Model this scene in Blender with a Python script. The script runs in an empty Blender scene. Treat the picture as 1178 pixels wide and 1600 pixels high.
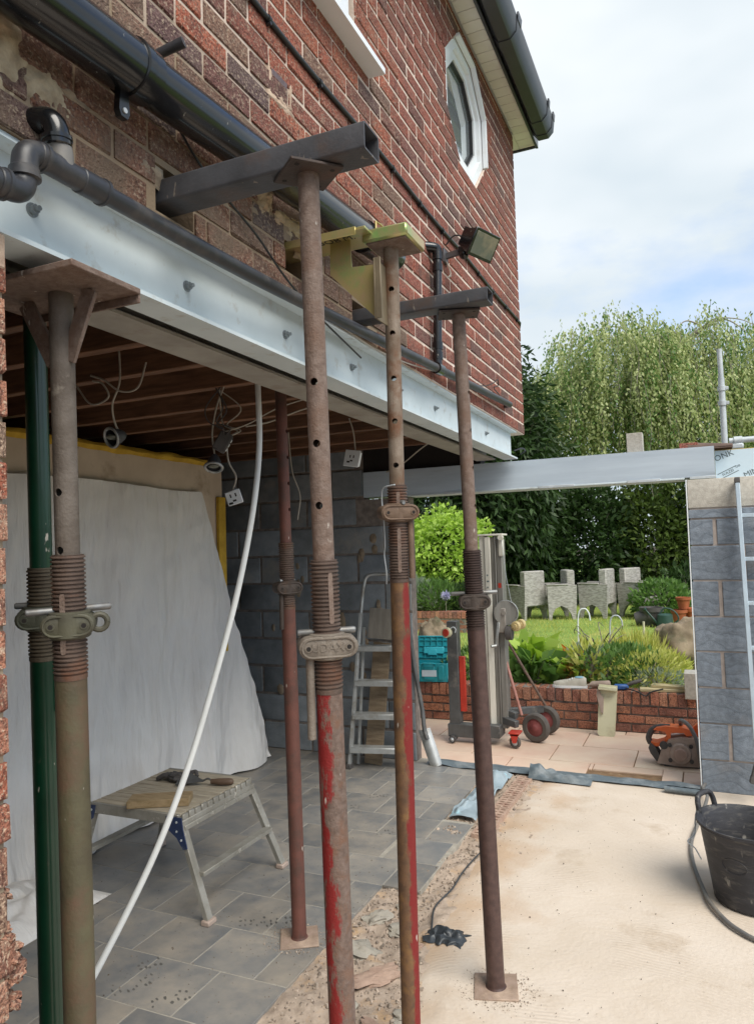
import bpy, bmesh, math, random
import numpy as np
from mathutils import Vector as V, Matrix as MX, noise as NZ
random.seed(11); rng = np.random.default_rng(5)
R = math.radians
sc = bpy.context.scene
COL = sc.collection

# ------------------------------------------------------------------ camera
YAW, PITCH, ROLL = R(23.8), R(2.97), R(-1.71)
cam_d = bpy.data.cameras.new("camera"); cam = bpy.data.objects.new("camera", cam_d); COL.objects.link(cam)
_r = V((math.cos(YAW), math.sin(YAW), 0))
_f = V((-math.sin(YAW)*math.cos(PITCH), math.cos(YAW)*math.cos(PITCH), math.sin(PITCH)))
_u = _r.cross(_f)
_c, _s = math.cos(ROLL), math.sin(ROLL)
_r2, _u2 = _c*_r + _s*_u, -_s*_r + _c*_u
m = MX((( _r2.x, _u2.x, -_f.x, 0), (_r2.y, _u2.y, -_f.y, 0), (_r2.z, _u2.z, -_f.z, 1.6), (0, 0, 0, 1)))
cam.matrix_world = m
cam_d.sensor_fit = 'HORIZONTAL'; cam_d.sensor_width = 36.0; cam_d.lens = 36.0*1149/1178
cam_d.clip_start = 0.05; cam_d.clip_end = 2000
sc.camera = cam
CAM = V((0, 0, 1.6))

# ------------------------------------------------------------------ sky, sun, exposure
SUN_EL, SUN_AZ = R(50), R(124)          # azimuth measured from +Y towards +X
SUN_DIR = V((math.sin(SUN_AZ)*math.cos(SUN_EL), math.cos(SUN_AZ)*math.cos(SUN_EL), math.sin(SUN_EL)))
world = bpy.data.worlds.new("World"); sc.world = world; world.use_nodes = True
nt = world.node_tree; nt.nodes.clear()
def N(nt, t, **kw):
    n = nt.nodes.new(t)
    for k, v in kw.items():
        if k.startswith('i_'): n.inputs[k[2:].replace('_', ' ')].default_value = v
        else: setattr(n, k, v)
    return n
out = N(nt, 'ShaderNodeOutputWorld'); bg = N(nt, 'ShaderNodeBackground'); bg.inputs[1].default_value = 0.1
sky = N(nt, 'ShaderNodeTexSky', sky_type='NISHITA', sun_disc=False, sun_elevation=SUN_EL, sun_rotation=SUN_AZ, air_density=1.0, dust_density=1.0, ozone_density=1.0)
tc = N(nt, 'ShaderNodeTexCoord')
mp = N(nt, 'ShaderNodeMapping'); mp.inputs['Scale'].default_value = (1, 1, 2.2); mp.inputs['Location'].default_value = (0.9, 2.4, 1.2)
n1 = N(nt, 'ShaderNodeTexNoise'); n1.inputs['Scale'].default_value = 1.5; n1.inputs['Detail'].default_value = 9; n1.inputs['Roughness'].default_value = .55
r1 = N(nt, 'ShaderNodeValToRGB'); r1.color_ramp.elements[0].position = .30; r1.color_ramp.elements[1].position = .50
n2 = N(nt, 'ShaderNodeTexNoise'); n2.inputs['Scale'].default_value = 1.9; n2.inputs['Detail'].default_value = 4
r2 = N(nt, 'ShaderNodeValToRGB')
r2.color_ramp.elements[0].position = .36; r2.color_ramp.elements[0].color = (2.35, 2.78, 3.12, 1)
r2.color_ramp.elements[1].position = .66; r2.color_ramp.elements[1].color = (3.6, 3.8, 3.92, 1)
mx = N(nt, 'ShaderNodeMix', data_type='RGBA')
sk = N(nt, 'ShaderNodeMix', data_type='RGBA', blend_type='MULTIPLY'); sk.inputs[0].default_value = 1; sk.inputs[7].default_value = (.62, .8, 1.0, 1)
L = nt.links.new
L(tc.outputs['Generated'], mp.inputs[0]); L(mp.outputs[0], n1.inputs['Vector']); L(mp.outputs[0], n2.inputs['Vector'])
L(n1.outputs[0], r1.inputs[0]); L(n2.outputs[0], r2.inputs[0])
L(sky.outputs[0], sk.inputs[6]); L(r1.outputs[0], mx.inputs[0]); L(sk.outputs[2], mx.inputs[6]); L(r2.outputs[0], mx.inputs[7])
L(mx.outputs[2], bg.inputs[0]); L(bg.outputs[0], out.inputs[0])
sun_d = bpy.data.lights.new("sun", 'SUN'); sun_d.energy = 1.5; sun_d.angle = R(40); sun_d.color = (1, .95, .86)
sun = bpy.data.objects.new("sun", sun_d); COL.objects.link(sun)
sun.rotation_euler = (-SUN_DIR).to_track_quat('-Z', 'Y').to_euler()
sc.view_settings.view_transform = 'Standard'; sc.view_settings.look = 'None'; sc.view_settings.gamma = 1
sc.view_settings.use_curve_mapping = False; sc.view_settings.exposure = 1.42
sc.render.engine = 'CYCLES'
sc.cycles.use_denoising = True
sc.cycles.max_bounces = 8; sc.cycles.diffuse_bounces = 5; sc.cycles.transparent_max_bounces = 8

# ------------------------------------------------------------------ geometry helpers
WM = {}
class G:
    """collects vertices and faces of ONE mesh"""
    def __init__(s): s.v = []; s.f = []
    def add(s, vs, fs, M=None):
        b = len(s.v)
        s.v += [tuple(M @ V(p)) for p in vs] if M is not None else [tuple(p) for p in vs]
        s.f += [tuple(i+b for i in f) for f in fs]
        return s
    def box(s, lo, hi, b=0.0, M=None):
        c = [(lo[i]+hi[i])/2 for i in range(3)]; h = [(hi[i]-lo[i])/2 for i in range(3)]
        if b <= 0:
            vs = [(c[0]+x*h[0], c[1]+y*h[1], c[2]+z*h[2]) for x in (-1, 1) for y in (-1, 1) for z in (-1, 1)]
            return s.add(vs, [(0,1,3,2), (4,6,7,5), (0,4,5,1), (2,3,7,6), (0,2,6,4), (1,5,7,3)], M)
        b = min(b, min(h)*.9); vs = []; ix = {}
        for x in (-1, 1):
            for y in (-1, 1):
                for z in (-1, 1):
                    for a in range(3):
                        p = [x*(h[0]-b), y*(h[1]-b), z*(h[2]-b)]; p[a] = (x, y, z)[a]*h[a]
                        ix[x, y, z, a] = len(vs); vs.append((c[0]+p[0], c[1]+p[1], c[2]+p[2]))
        fs = []
        q = [(-1,-1), (1,-1), (1,1), (-1,1)]
        for a in range(3):
            o = [i for i in range(3) if i != a]
            for sg in (-1, 1):
                f = []
                for i, j in q:
                    k = [0, 0, 0]; k[a] = sg; k[o[0]] = i; k[o[1]] = j; f.append(ix[k[0], k[1], k[2], a])
                fs.append(tuple(f))
            for i, j in q:                                   # edges running along axis a
                k0 = [0, 0, 0]; k0[a] = -1; k0[o[0]] = i; k0[o[1]] = j; k1 = list(k0); k1[a] = 1
                fs.append((ix[(*k0, o[0])], ix[(*k1, o[0])], ix[(*k1, o[1])], ix[(*k0, o[1])]))
        for x in (-1, 1):
            for y in (-1, 1):
                for z in (-1, 1): fs.append((ix[x,y,z,0], ix[x,y,z,1], ix[x,y,z,2]))
        return s.add(vs, fs, M)
    def cyl(s, p0, p1, r0, r1=None, seg=16, caps=True):
        r1 = r0 if r1 is None else r1
        return s.rings([(V(p0), r0), (V(p1), r1)], seg, caps)
    def rings(s, pr, seg=16, caps=True):                       # straight axis given by first and last point
        d = (pr[-1][0]-pr[0][0]).normalized(); a = d.orthogonal().normalized(); b = d.cross(a)
        vs = []; fs = []
        for p, r in pr:
            for k in range(seg):
                t = 2*math.pi*k/seg; vs.append(p+a*(r*math.cos(t))+b*(r*math.sin(t)))
        for i in range(len(pr)-1):
            for k in range(seg):
                k2 = (k+1) % seg; fs.append((i*seg+k, i*seg+k2, (i+1)*seg+k2, (i+1)*seg+k))
        if caps:
            fs.append(tuple(range(seg-1, -1, -1))); fs.append(tuple((len(pr)-1)*seg+k for k in range(seg)))
        return s.add(vs, fs)
    def tube(s, pts, r, seg=10, caps=True, flat=None):
        pts = [V(p) for p in pts]; n = len(pts); rr = r if isinstance(r, (list, tuple)) else [r]*n
        t0 = (pts[1]-pts[0]).normalized(); a = t0.orthogonal().normalized(); vs = []; fs = []
        for i, p in enumerate(pts):
            t = ((pts[min(i+1, n-1)]-p).normalized()+(p-pts[max(i-1, 0)]).normalized())
            t = t.normalized() if t.length > 1e-6 else t0
            a = (a-t*a.dot(t)).normalized(); b = t.cross(a)
            for k in range(seg):
                w = 2*math.pi*k/seg; vs.append(p+a*(rr[i]*math.cos(w))+b*(rr[i]*math.sin(w)))
        for i in range(n-1):
            for k in range(seg):
                k2 = (k+1) % seg; fs.append((i*seg+k, i*seg+k2, (i+1)*seg+k2, (i+1)*seg+k))
        if caps:
            fs.append(tuple(range(seg-1, -1, -1))); fs.append(tuple((n-1)*seg+k for k in range(seg)))
        return s.add(vs, fs)
    def bar(s, p0, p1, w, h, up=(0, 0, 1), b=0.0):             # rectangular bar: w across, h along up
        p0, p1 = V(p0), V(p1); d = p1-p0; x = d.normalized(); u = V(up); u = (u-x*u.dot(x)).normalized(); y = u.cross(x)
        M = MX(((x.x, y.x, u.x, p0.x), (x.y, y.y, u.y, p0.y), (x.z, y.z, u.z, p0.z), (0, 0, 0, 1)))
        return s.box((0, -w/2, -h/2), (d.length, w/2, h/2), b, M)
    def prism(s, poly, o, ax, ay, n, t):                       # polygon in plane (o, ax, ay), thickness t along n
        o, ax, ay, n = V(o), V(ax), V(ay), V(n); k = len(poly)
        vs = [o+ax*p[0]+ay*p[1] for p in poly]+[o+ax*p[0]+ay*p[1]+n*t for p in poly]
        fs = [tuple(range(k-1, -1, -1)), tuple(range(k, 2*k))]+[(i, (i+1) % k, k+(i+1) % k, k+i) for i in range(k)]
        return s.add(vs, fs)
    def grid(s, nu, nv, fn, M=None):
        vs = [fn(i/nu, j/nv) for j in range(nv+1) for i in range(nu+1)]
        fs = [(j*(nu+1)+i, j*(nu+1)+i+1, (j+1)*(nu+1)+i+1, (j+1)*(nu+1)+i) for j in range(nv) for i in range(nu)]
        return s.add(vs, fs, M)
    def ball(s, c, r, seg=12, rg=8, fn=None):
        c = V(c); rad = V(r) if isinstance(r, (tuple, list)) else V((r, r, r)); vs = []; fs = []
        for j in range(rg+1):
            ph = math.pi*j/rg
            for k in range(seg):
                t = 2*math.pi*k/seg; d = V((math.sin(ph)*math.cos(t), math.sin(ph)*math.sin(t), math.cos(ph)))
                q = V((d.x*rad.x, d.y*rad.y, d.z*rad.z))
                if fn: q = q*fn(d)
                vs.append(c+q)
        for j in range(rg):
            for k in range(seg):
                k2 = (k+1) % seg; fs.append((j*seg+k, j*seg+k2, (j+1)*seg+k2, (j+1)*seg+k))
        return s.add(vs, fs)
    def mesh(s, name, fix=True):
        me = bpy.data.meshes.new(name); me.from_pydata(s.v, [], s.f)
        if fix:
            bm = bmesh.new(); bm.from_mesh(me)
            bmesh.ops.remove_doubles(bm, verts=bm.verts, dist=1e-5)
            bmesh.ops.recalc_face_normals(bm, faces=bm.faces); bm.to_mesh(me); bm.free()
        me.validate()
        return me

def finish(me, ang=38):
    if len(me.polygons) == 0: return
    me.polygons.foreach_set('use_smooth', [True]*len(me.polygons))
    me.set_sharp_from_angle(angle=R(ang))

def obj(name, g, mat, parent=None, world=True, ang=38, fix=True, kind=None):
    me = g.mesh(name, fix) if isinstance(g, G) else g
    if isinstance(g, G): finish(me, ang)
    o = bpy.data.objects.new(name, me); COL.objects.link(o)
    if mat is not None and not me.materials: me.materials.append(mat)
    if parent is not None:
        o.parent = parent; W = WM[parent]; WM[o] = W
        if world and isinstance(g, G): me.transform(W.inverted())
        elif world: me.transform(W.inverted())
    else: WM[o] = MX.Identity(4)
    if kind: o['kind'] = kind
    return o
def tag(o, label, cat, group=None, kind=None):
    o['label'] = label; o['category'] = cat
    if group: o['group'] = group
    if kind: o['kind'] = kind
    return o
def thing(name, label, cat, loc=(0, 0, 0), rz=0, group=None, M=None):
    o = bpy.data.objects.new(name, None); COL.objects.link(o); o.empty_display_size = .1
    W = M if M is not None else MX.Translation(V(loc)) @ MX.Rotation(rz, 4, 'Z')
    o.matrix_basis = W; WM[o] = W
    return tag(o, label, cat, group)
def place(name, me, parent, loc, rot=(0, 0, 0), scale=(1, 1, 1)):      # instance of a shared mesh, world position
    o = bpy.data.objects.new(name, me); COL.objects.link(o)
    W = MX.Translation(V(loc)) @ MX.LocRotScale(V((0, 0, 0)), __import__('mathutils').Euler(rot), V(scale))
    if parent is not None: o.parent = parent; o.matrix_basis = WM[parent].inverted() @ W
    else: o.matrix_basis = W
    WM[o] = W
    return o
def copy_tree(root, M, label=None):
    r = root.copy(); COL.objects.link(r); r.matrix_basis = M; WM[r] = M
    if label: r['label'] = label
    for ch in list(root.children):
        c = ch.copy(); COL.objects.link(c); c.parent = r; WM[c] = M
        for g in list(ch.children):
            d = g.copy(); COL.objects.link(d); d.parent = c; WM[d] = M
    return r
def arc(c, ax, ay, r, a0, a1, n=8):
    c, ax, ay = V(c), V(ax), V(ay)
    return [c+ax*(r*math.cos(R(a0+(a1-a0)*i/n)))+ay*(r*math.sin(R(a0+(a1-a0)*i/n))) for i in range(n+1)]
def smooth(pts, n=6):                                                    # Catmull-Rom
    P = [V(p) for p in pts]; P = [P[0]*2-P[1]]+P+[P[-1]*2-P[-2]]; o = []
    for i in range(1, len(P)-2):
        for k in range(n):
            t = k/n
            o.append(.5*((2*P[i])+(P[i+1]-P[i-1])*t+(2*P[i-1]-5*P[i]+4*P[i+1]-P[i+2])*t*t+(3*P[i]-P[i-1]-3*P[i+1]+P[i+2])*t**3))
    o.append(P[-2]); return o
def nz(x, y, z=0.0, s=1.0): return NZ.noise(V((x*s, y*s, z*s)))
def text_mesh(s, size, ext, M):
    cu = bpy.data.curves.new('lettering', 'FONT'); cu.body = s; cu.size = size; cu.extrude = ext; cu.align_x = 'CENTER'; cu.align_y = 'CENTER'; cu.resolution_u = 2
    o = bpy.data.objects.new('tmp_text', cu); COL.objects.link(o)
    dg = bpy.context.evaluated_depsgraph_get(); me = bpy.data.meshes.new_from_object(o.evaluated_get(dg))
    bpy.data.objects.remove(o); bpy.data.curves.remove(cu); me.materials.clear(); me.transform(M); return me

# ------------------------------------------------------------------ materials
def rgb(h):                                                              # sRGB hex to linear
    c = [int(h[i:i+2], 16)/255 for i in (0, 2, 4)]
    return tuple((x/12.92 if x <= .04045 else ((x+.055)/1.055)**2.4) for x in c)+(1,)
def lin(*c): return tuple(c)+(1,)
def mat(name, c1, c2=None, scale=6, rough=.6, metal=0.0, bump=0.0, bscale=60, spec=.5, stretch=(1, 1, 1), var=0.0, isl=False, ramp=(.35, .65), c3=None, s3=2.0, r3=(.55, .7), rough2=None, detail=6, coat=0):
    m = bpy.data.materials.new(name); m.use_nodes = True; t = m.node_tree; L = t.links.new
    b = t.nodes['Principled BSDF']; b.inputs['Roughness'].default_value = rough; b.inputs['Metallic'].default_value = metal
    b.inputs['Specular IOR Level'].default_value = spec
    if coat: b.inputs['Coat Weight'].default_value = coat
    tc = N(t, 'ShaderNodeTexCoord'); mp = N(t, 'ShaderNodeMapping'); mp.inputs['Scale'].default_value = stretch
    L(tc.outputs['Object'], mp.inputs[0])
    rnd = None
    if var:
        if isl: rnd = N(t, 'ShaderNodeNewGeometry').outputs['Random Per Island']
        else: rnd = N(t, 'ShaderNodeObjectInfo').outputs['Random']
        off = N(t, 'ShaderNodeVectorMath', operation='SCALE'); off.inputs[0].default_value = (37.1, 61.7, 17.3)
        L(rnd, off.inputs['Scale']); ad = N(t, 'ShaderNodeVectorMath', operation='ADD'); L(mp.outputs[0], ad.inputs[0]); L(off.outputs[0], ad.inputs[1]); vec = ad.outputs[0]
    else: vec = mp.outputs[0]
    if c2 is None: c2 = tuple(x*.75 for x in c1[:3])+(1,)
    n = N(t, 'ShaderNodeTexNoise'); n.inputs['Scale'].default_value = scale; n.inputs['Detail'].default_value = detail; n.inputs['Roughness'].default_value = .6
    L(vec, n.inputs['Vector'])
    cr = N(t, 'ShaderNodeValToRGB'); cr.color_ramp.elements[0].position = ramp[0]; cr.color_ramp.elements[1].position = ramp[1]
    cr.color_ramp.elements[0].color = c1; cr.color_ramp.elements[1].color = c2; L(n.outputs[0], cr.inputs[0]); col = cr.outputs[0]
    if c3 is not None:
        n3 = N(t, 'ShaderNodeTexNoise'); n3.inputs['Scale'].default_value = s3; n3.inputs['Detail'].default_value = 8; n3.inputs['Roughness'].default_value = .65; L(vec, n3.inputs['Vector'])
        c3r = N(t, 'ShaderNodeMapRange'); c3r.inputs[1].default_value = r3[0]; c3r.inputs[2].default_value = r3[1]; L(n3.outputs[0], c3r.inputs[0])
        mxx = N(t, 'ShaderNodeMix', data_type='RGBA'); L(c3r.outputs[0], mxx.inputs[0]); L(col, mxx.inputs[6]); mxx.inputs[7].default_value = c3; col = mxx.outputs[2]
        if rough2 is not None:
            rr = N(t, 'ShaderNodeMix', data_type='FLOAT'); L(c3r.outputs[0], rr.inputs[0]); rr.inputs[2].default_value = rough; rr.inputs[3].default_value = rough2; L(rr.outputs[0], b.inputs['Roughness'])
    if var:
        hs = N(t, 'ShaderNodeHueSaturation'); mr = N(t, 'ShaderNodeMapRange'); mr.inputs[3].default_value = 1-var; mr.inputs[4].default_value = 1+var
        L(rnd, mr.inputs[0]); L(mr.outputs[0], hs.inputs['Value']); L(col, hs.inputs['Color']); col = hs.outputs[0]
    L(col, b.inputs['Base Color'])
    if bump:
        bn = N(t, 'ShaderNodeTexNoise'); bn.inputs['Scale'].default_value = bscale; bn.inputs['Detail'].default_value = 5; L(vec, bn.inputs['Vector'])
        bp = N(t, 'ShaderNodeBump'); bp.inputs['Strength'].default_value = bump; bp.inputs['Distance'].default_value = .004; L(bn.outputs[0], bp.inputs['Height']); L(bp.outputs[0], b.inputs['Normal'])
    m['col'] = 0
    return m
def nodes_of(m):
    t = m.node_tree; return t, t.nodes['Principled BSDF'], t.links.new
def base_link(t, b): return b.inputs['Base Color'].links[0].from_socket

def brick_mat(name, stops, isl, mort=rgb('b9a690'), speck=.55, dirt=None):
    m = bpy.data.materials.new(name); m.use_nodes = True; t = m.node_tree; L = t.links.new; b = t.nodes['Principled BSDF']
    b.inputs['Roughness'].default_value = .85; b.inputs['Specular IOR Level'].default_value = .25
    rnd = N(t, 'ShaderNodeNewGeometry').outputs['Random Per Island'] if isl else N(t, 'ShaderNodeObjectInfo').outputs['Random']
    tc = N(t, 'ShaderNodeTexCoord')
    off = N(t, 'ShaderNodeVectorMath', operation='SCALE'); off.inputs[0].default_value = (37.1, 61.7, 17.3); L(rnd, off.inputs['Scale'])
    ad = N(t, 'ShaderNodeVectorMath', operation='ADD'); L(tc.outputs['Object'], ad.inputs[0]); L(off.outputs[0], ad.inputs[1])
    cr = N(t, 'ShaderNodeValToRGB'); cr.color_ramp.interpolation = 'LINEAR'
    e = cr.color_ramp.elements
    while len(e) < len(stops): e.new(.5)
    for el, (p, c) in zip(e, stops): el.position = p; el.color = c
    L(rnd, cr.inputs[0]); col = cr.outputs[0]
    # burnt flashes, fine rustic grain, pale specks
    def layer(col, scale, lo, hi, c, fac, blend='MIX', st=(1, 1, 1), det=6):
        mp = N(t, 'ShaderNodeMapping'); mp.inputs['Scale'].default_value = st; L(ad.outputs[0], mp.inputs[0])
        n = N(t, 'ShaderNodeTexNoise'); n.inputs['Scale'].default_value = scale; n.inputs['Detail'].default_value = det; n.inputs['Roughness'].default_value = .65; L(mp.outputs[0], n.inputs['Vector'])
        r = N(t, 'ShaderNodeMapRange'); r.inputs[1].default_value = lo; r.inputs[2].default_value = hi; r.inputs[4].default_value = fac; L(n.outputs[0], r.inputs[0])
        x = N(t, 'ShaderNodeMix', data_type='RGBA', blend_type=blend); L(r.outputs[0], x.inputs[0]); L(col, x.inputs[6]); x.inputs[7].default_value = c
        return x.outputs[2]
    col = layer(col, 9, .5, .68, rgb('4a3434'), .6)
    col = layer(col, 150, .47, .60, rgb('452a27'), .75, st=(1, 1, .75), det=3)
    col = layer(col, 120, .53, .64, mort, speck, st=(1, .8, 1), det=3)
    col = layer(col, 14, .58, .72, mort, .4)
    col = layer(col, 5, .45, .75, rgb('6a5a50'), .45)
    if dirt:
        g = N(t, 'ShaderNodeNewGeometry')
        n = N(t, 'ShaderNodeTexNoise'); n.inputs['Scale'].default_value = 7; n.inputs['Detail'].default_value = 7; L(g.outputs['Position'], n.inputs['Vector'])
        r = N(t, 'ShaderNodeMapRange'); r.inputs[1].default_value = .38; r.inputs[2].default_value = .66; r.inputs[4].default_value = .85; L(n.outputs[0], r.inputs[0])
        x = N(t, 'ShaderNodeMix', data_type='RGBA'); L(r.outputs[0], x.inputs[0]); L(col, x.inputs[6]); x.inputs[7].default_value = dirt; col = x.outputs[2]
    L(col, b.inputs['Base Color'])
    bn = N(t, 'ShaderNodeTexNoise'); bn.inputs['Scale'].default_value = 190; bn.inputs['Detail'].default_value = 4; L(ad.outputs[0], bn.inputs['Vector'])
    bp = N(t, 'ShaderNodeBump'); bp.inputs['Strength'].default_value = 1.0; bp.inputs['Distance'].default_value = .007; L(bn.outputs[0], bp.inputs['Height'])
    b2 = N(t, 'ShaderNodeTexNoise'); b2.inputs['Scale'].default_value = 38; b2.inputs['Detail'].default_value = 6; L(ad.outputs[0], b2.inputs['Vector'])
    bq = N(t, 'ShaderNodeBump'); bq.inputs['Strength'].default_value = .8; bq.inputs['Distance'].default_value = .010; L(b2.outputs[0], bq.inputs['Height']); L(bp.outputs[0], bq.inputs['Normal']); L(bq.outputs[0], b.inputs['Normal'])
    return m
RED = [(0, rgb('91564a')), (.25, rgb('9b594a')), (.5, rgb('a36051')), (.75, rgb('91554a')), (.9, rgb('7b504a')), (1, rgb('715551'))]
OLD = [(0, rgb('9d5a49')), (.2, rgb('aa5e46')), (.4, rgb('8b5347')), (.6, rgb('b0664e')), (.75, rgb('79524b')), (.88, rgb('675655')), (1, rgb('8a6955'))]
SOOT = [(0, rgb('7c594b')), (.3, rgb('875d49')), (.55, rgb('6c554d')), (.75, rgb('90634e')), (.9, rgb('5b5757')), (1, rgb('9c6852'))]
MB = {}
for k, st in (('new', RED), ('old', OLD), ('soot', SOOT)):
    for i in (False, True):
        MB[k, i] = brick_mat('brick_%s_%d' % (k, i), st, i, speck=.35 if k == 'new' else .62, dirt=rgb('6d5e50') if k == 'soot' else None)
GAR = [(0, rgb('b87860')), (.3, rgb('c58768')), (.6, rgb('b07460')), (.85, rgb('98695c')), (1, rgb('c99174'))]
MB_G = brick_mat('brick_garden', GAR, False, speck=.2)
PIE = [(0, rgb('a9654e')), (.4, rgb('b98a72')), (.7, rgb('9a5a46')), (1, rgb('8f7a68'))]
MB_P = brick_mat('brick_pier', PIE, False, mort=rgb('cdb49c'), speck=.75)

M_mortar = mat('mortar', rgb('cdb6a0'), rgb('a98f7c'), 22, .95, bump=.7, bscale=120, c3=rgb('8b7768'), s3=5, r3=(.5, .7))
M_mortar_old = mat('mortar_old', rgb('a89880'), rgb('80705f'), 14, .95, bump=.9, bscale=90, c3=rgb('5d5349'), s3=6, r3=(.45, .68))
M_mortar_dk = mat('mortar_grey', rgb('8a8079'), rgb('6b635d'), 20, .95, bump=.6)
M_block = mat('block_dark', rgb('8a8f93'), rgb('767b7f'), 9, .9, bump=.6, bscale=80, var=.13, c3=rgb('9a9690'), s3=3)
M_blockblue = mat('block_blue', rgb('858e99'), rgb('707882'), 30, .95, bump=1.0, bscale=170, var=.08, c3=rgb('8c8a8a'), s3=2.5, r3=(.55, .75))
M_blocklight = mat('block_light', rgb('b9b4aa'), rgb('a49e94'), 40, .95, bump=.7, bscale=140, var=.06)
M_beam = mat('beam_primer', rgb('cbd5d9'), rgb('bfcace'), 4, .85, spec=.25, bump=.05, bscale=30, c3=rgb('b0b2ae'), s3=14, r3=(.57, .72))
M_beam2 = mat('beam_zinc', rgb('bcc8d3'), rgb('acb8c4'), 5, .6, spec=.45, stretch=(.3, 1, 3), bump=.05, bscale=20, c3=rgb('8f979d'), s3=4, r3=(.58, .8))
M_steel = mat('steel_dark', rgb('56565a'), rgb('454548'), 10, .55, metal=.35, bump=.2, bscale=120, c3=rgb('5c4a40'), s3=6, r3=(.52, .72))
M_rust = mat('steel_rust', rgb('7d6c62'), rgb('655349'), 60, .75, metal=.1, bump=.5, bscale=220, c3=rgb('6c5446'), s3=14, r3=(.48, .7))
M_rustdk = mat('steel_rust_dark', rgb('4c413c'), rgb('3a302c'), 14, .7, metal=.2, bump=.35, bscale=160, c3=rgb('5a4034'), s3=8, r3=(.52, .7))
M_thread = mat('thread_rust', rgb('6b5a50'), rgb('4f413a'), 16, .6, metal=.35, bump=.3, bscale=200, c3=rgb('6a4836'), s3=9, r3=(.5, .66))
M_cast = mat('cast_iron', rgb('857b70'), rgb('6c6258'), 14, .65, metal=.3, bump=.45, bscale=150, c3=rgb('6b5240'), s3=10, r3=(.52, .7))
M_castdk = mat('cast_iron_dark', rgb('504640'), rgb('3e3631'), 14, .65, metal=.3, bump=.45, bscale=150, c3=rgb('5e4636'), s3=10, r3=(.5, .7))
M_pin = mat('pin_steel', rgb('8b8d8e'), rgb('6f6a64'), 20, .5, metal=.6, bump=.2)
M_red = mat('steel_redbrown', rgb('6b4238'), rgb('573830'), 12, .65, metal=.1, bump=.3, bscale=150, c3=rgb('4e3a32'), s3=8, r3=(.5, .65))
M_green = mat('green_paint', rgb('0f3826'), rgb('0b2c1d'), 6, .32, bump=.12, bscale=40, c3=rgb('3c4438'), s3=14, r3=(.66, .72), coat=.3)
M_olive = mat('olive_paint', rgb('56523c'), rgb('463f2f'), 9, .6, bump=.3, bscale=120, c3=rgb('5a4636'), s3=7, r3=(.46, .62))
M_black = mat('black_plastic', rgb('111214'), rgb('18191b'), 5, .2, spec=.5, c3=rgb('3e3e3d'), s3=9, r3=(.64, .85), rough2=.5, coat=.12)
M_grime = mat('black_plastic_dusty', rgb('26272b'), rgb('36363a'), 7, .42, spec=.5, c3=rgb('5a544f'), s3=9, r3=(.5, .75), rough2=.7, bump=.1)
M_grey_pl = mat('grey_plastic_dusty', rgb('5f6062'), rgb('75716c'), 7, .55, c3=rgb('8a8278'), s3=9, r3=(.5, .75), bump=.1)
M_rubber = mat('black_rubber', rgb('26262a'), rgb('35353a'), 8, .6, c3=rgb('6a6660'), s3=14, r3=(.52, .85), bump=.25, bscale=90, stretch=(1, 1, 4))
M_white = mat('white_upvc', rgb('e9ecee'), rgb('e0e4e6'), 4, .3, c3=rgb('c9c7bd'), s3=6, r3=(.62, .85))
M_soffit = mat('soffit_white', rgb('e8e5de'), rgb('dfdbd3'), 5, .45, var=.04)
M_fascia = mat('anthracite_pvc', rgb('3b3d43'), rgb('34363b'), 5, .35, c3=rgb('55565a'), s3=7, r3=(.6, .8))
M_zinc = mat('zinc_yellow', rgb('b3a668'), rgb('b89f7c'), 9, .32, metal=.55, c3=rgb('8cae68'), s3=6, r3=(.5, .66), bump=.05)
M_alu = mat('aluminium', rgb('b9bbba'), rgb('a3a4a2'), 9, .42, metal=.55, bump=.1, bscale=120, c3=rgb('8c8578'), s3=9, r3=(.52, .75), rough2=.7)
M_aludull = mat('aluminium_dull', rgb('a5a29a'), rgb('8a867c'), 9, .55, metal=.35, bump=.15, bscale=120, c3=rgb('cfcac0'), s3=18, r3=(.6, .7))
M_wood = mat('old_timber', rgb('8b7a64'), rgb('6e5d4a'), 6, .8, stretch=(1, 8, 8), bump=.3, bscale=40, var=.1)
M_ply = mat('grey_board', rgb('7a756d'), rgb('67625a'), 6, .8, stretch=(6, 1, 1), bump=.2, bscale=40, var=.1)
M_joist = mat('joist_timber', rgb('7a5740'), rgb('583c2b'), 5, .85, stretch=(1, 9, 9), bump=.3, bscale=40, var=.32)
M_floorboard = mat('dark_floorboard', rgb('4a3628'), rgb('38281e'), 5, .9, stretch=(9, 1, 9), var=.15)
M_plaster = mat('plaster_pink', rgb('d0bfac'), rgb('bfad9a'), 3, .9, bump=.2, bscale=30, c3=rgb('a8947f'), s3=4)
M_foam = mat('yellow_foam', rgb('cfa83e'), rgb('b08c2c'), 8, .9, bump=.6, bscale=50)
M_cable = mat('cable_white', rgb('b5ada0'), rgb('9c948a'), 10, .5)
M_cabledk = mat('cable_black', rgb('1b1b1d'), rgb('2a2a2b'), 10, .4)
M_pipewhite = mat('pipe_white', rgb('dfe1e0'), rgb('d3d5d3'), 5, .35)
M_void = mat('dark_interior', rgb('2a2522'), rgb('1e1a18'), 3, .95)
M_teal = mat('teal_plastic', rgb('1f8e9c'), rgb('2a98a4'), 5, .4, c3=rgb('5fb0b5'), s3=9, r3=(.6, .8))
M_orange = mat('orange_plastic', rgb('e86a2c'), rgb('dd6026'), 6, .4, c3=rgb('c99a80'), s3=9, r3=(.6, .82), rough2=.7)
M_dustygrey = mat('dusty_magnesium', rgb('b3a094'), rgb('9a877b'), 10, .7, bump=.2, metal=.1)
M_dustyblack = mat('dusty_black', rgb('43403f'), rgb('575250'), 9, .7, bump=.2)
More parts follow.
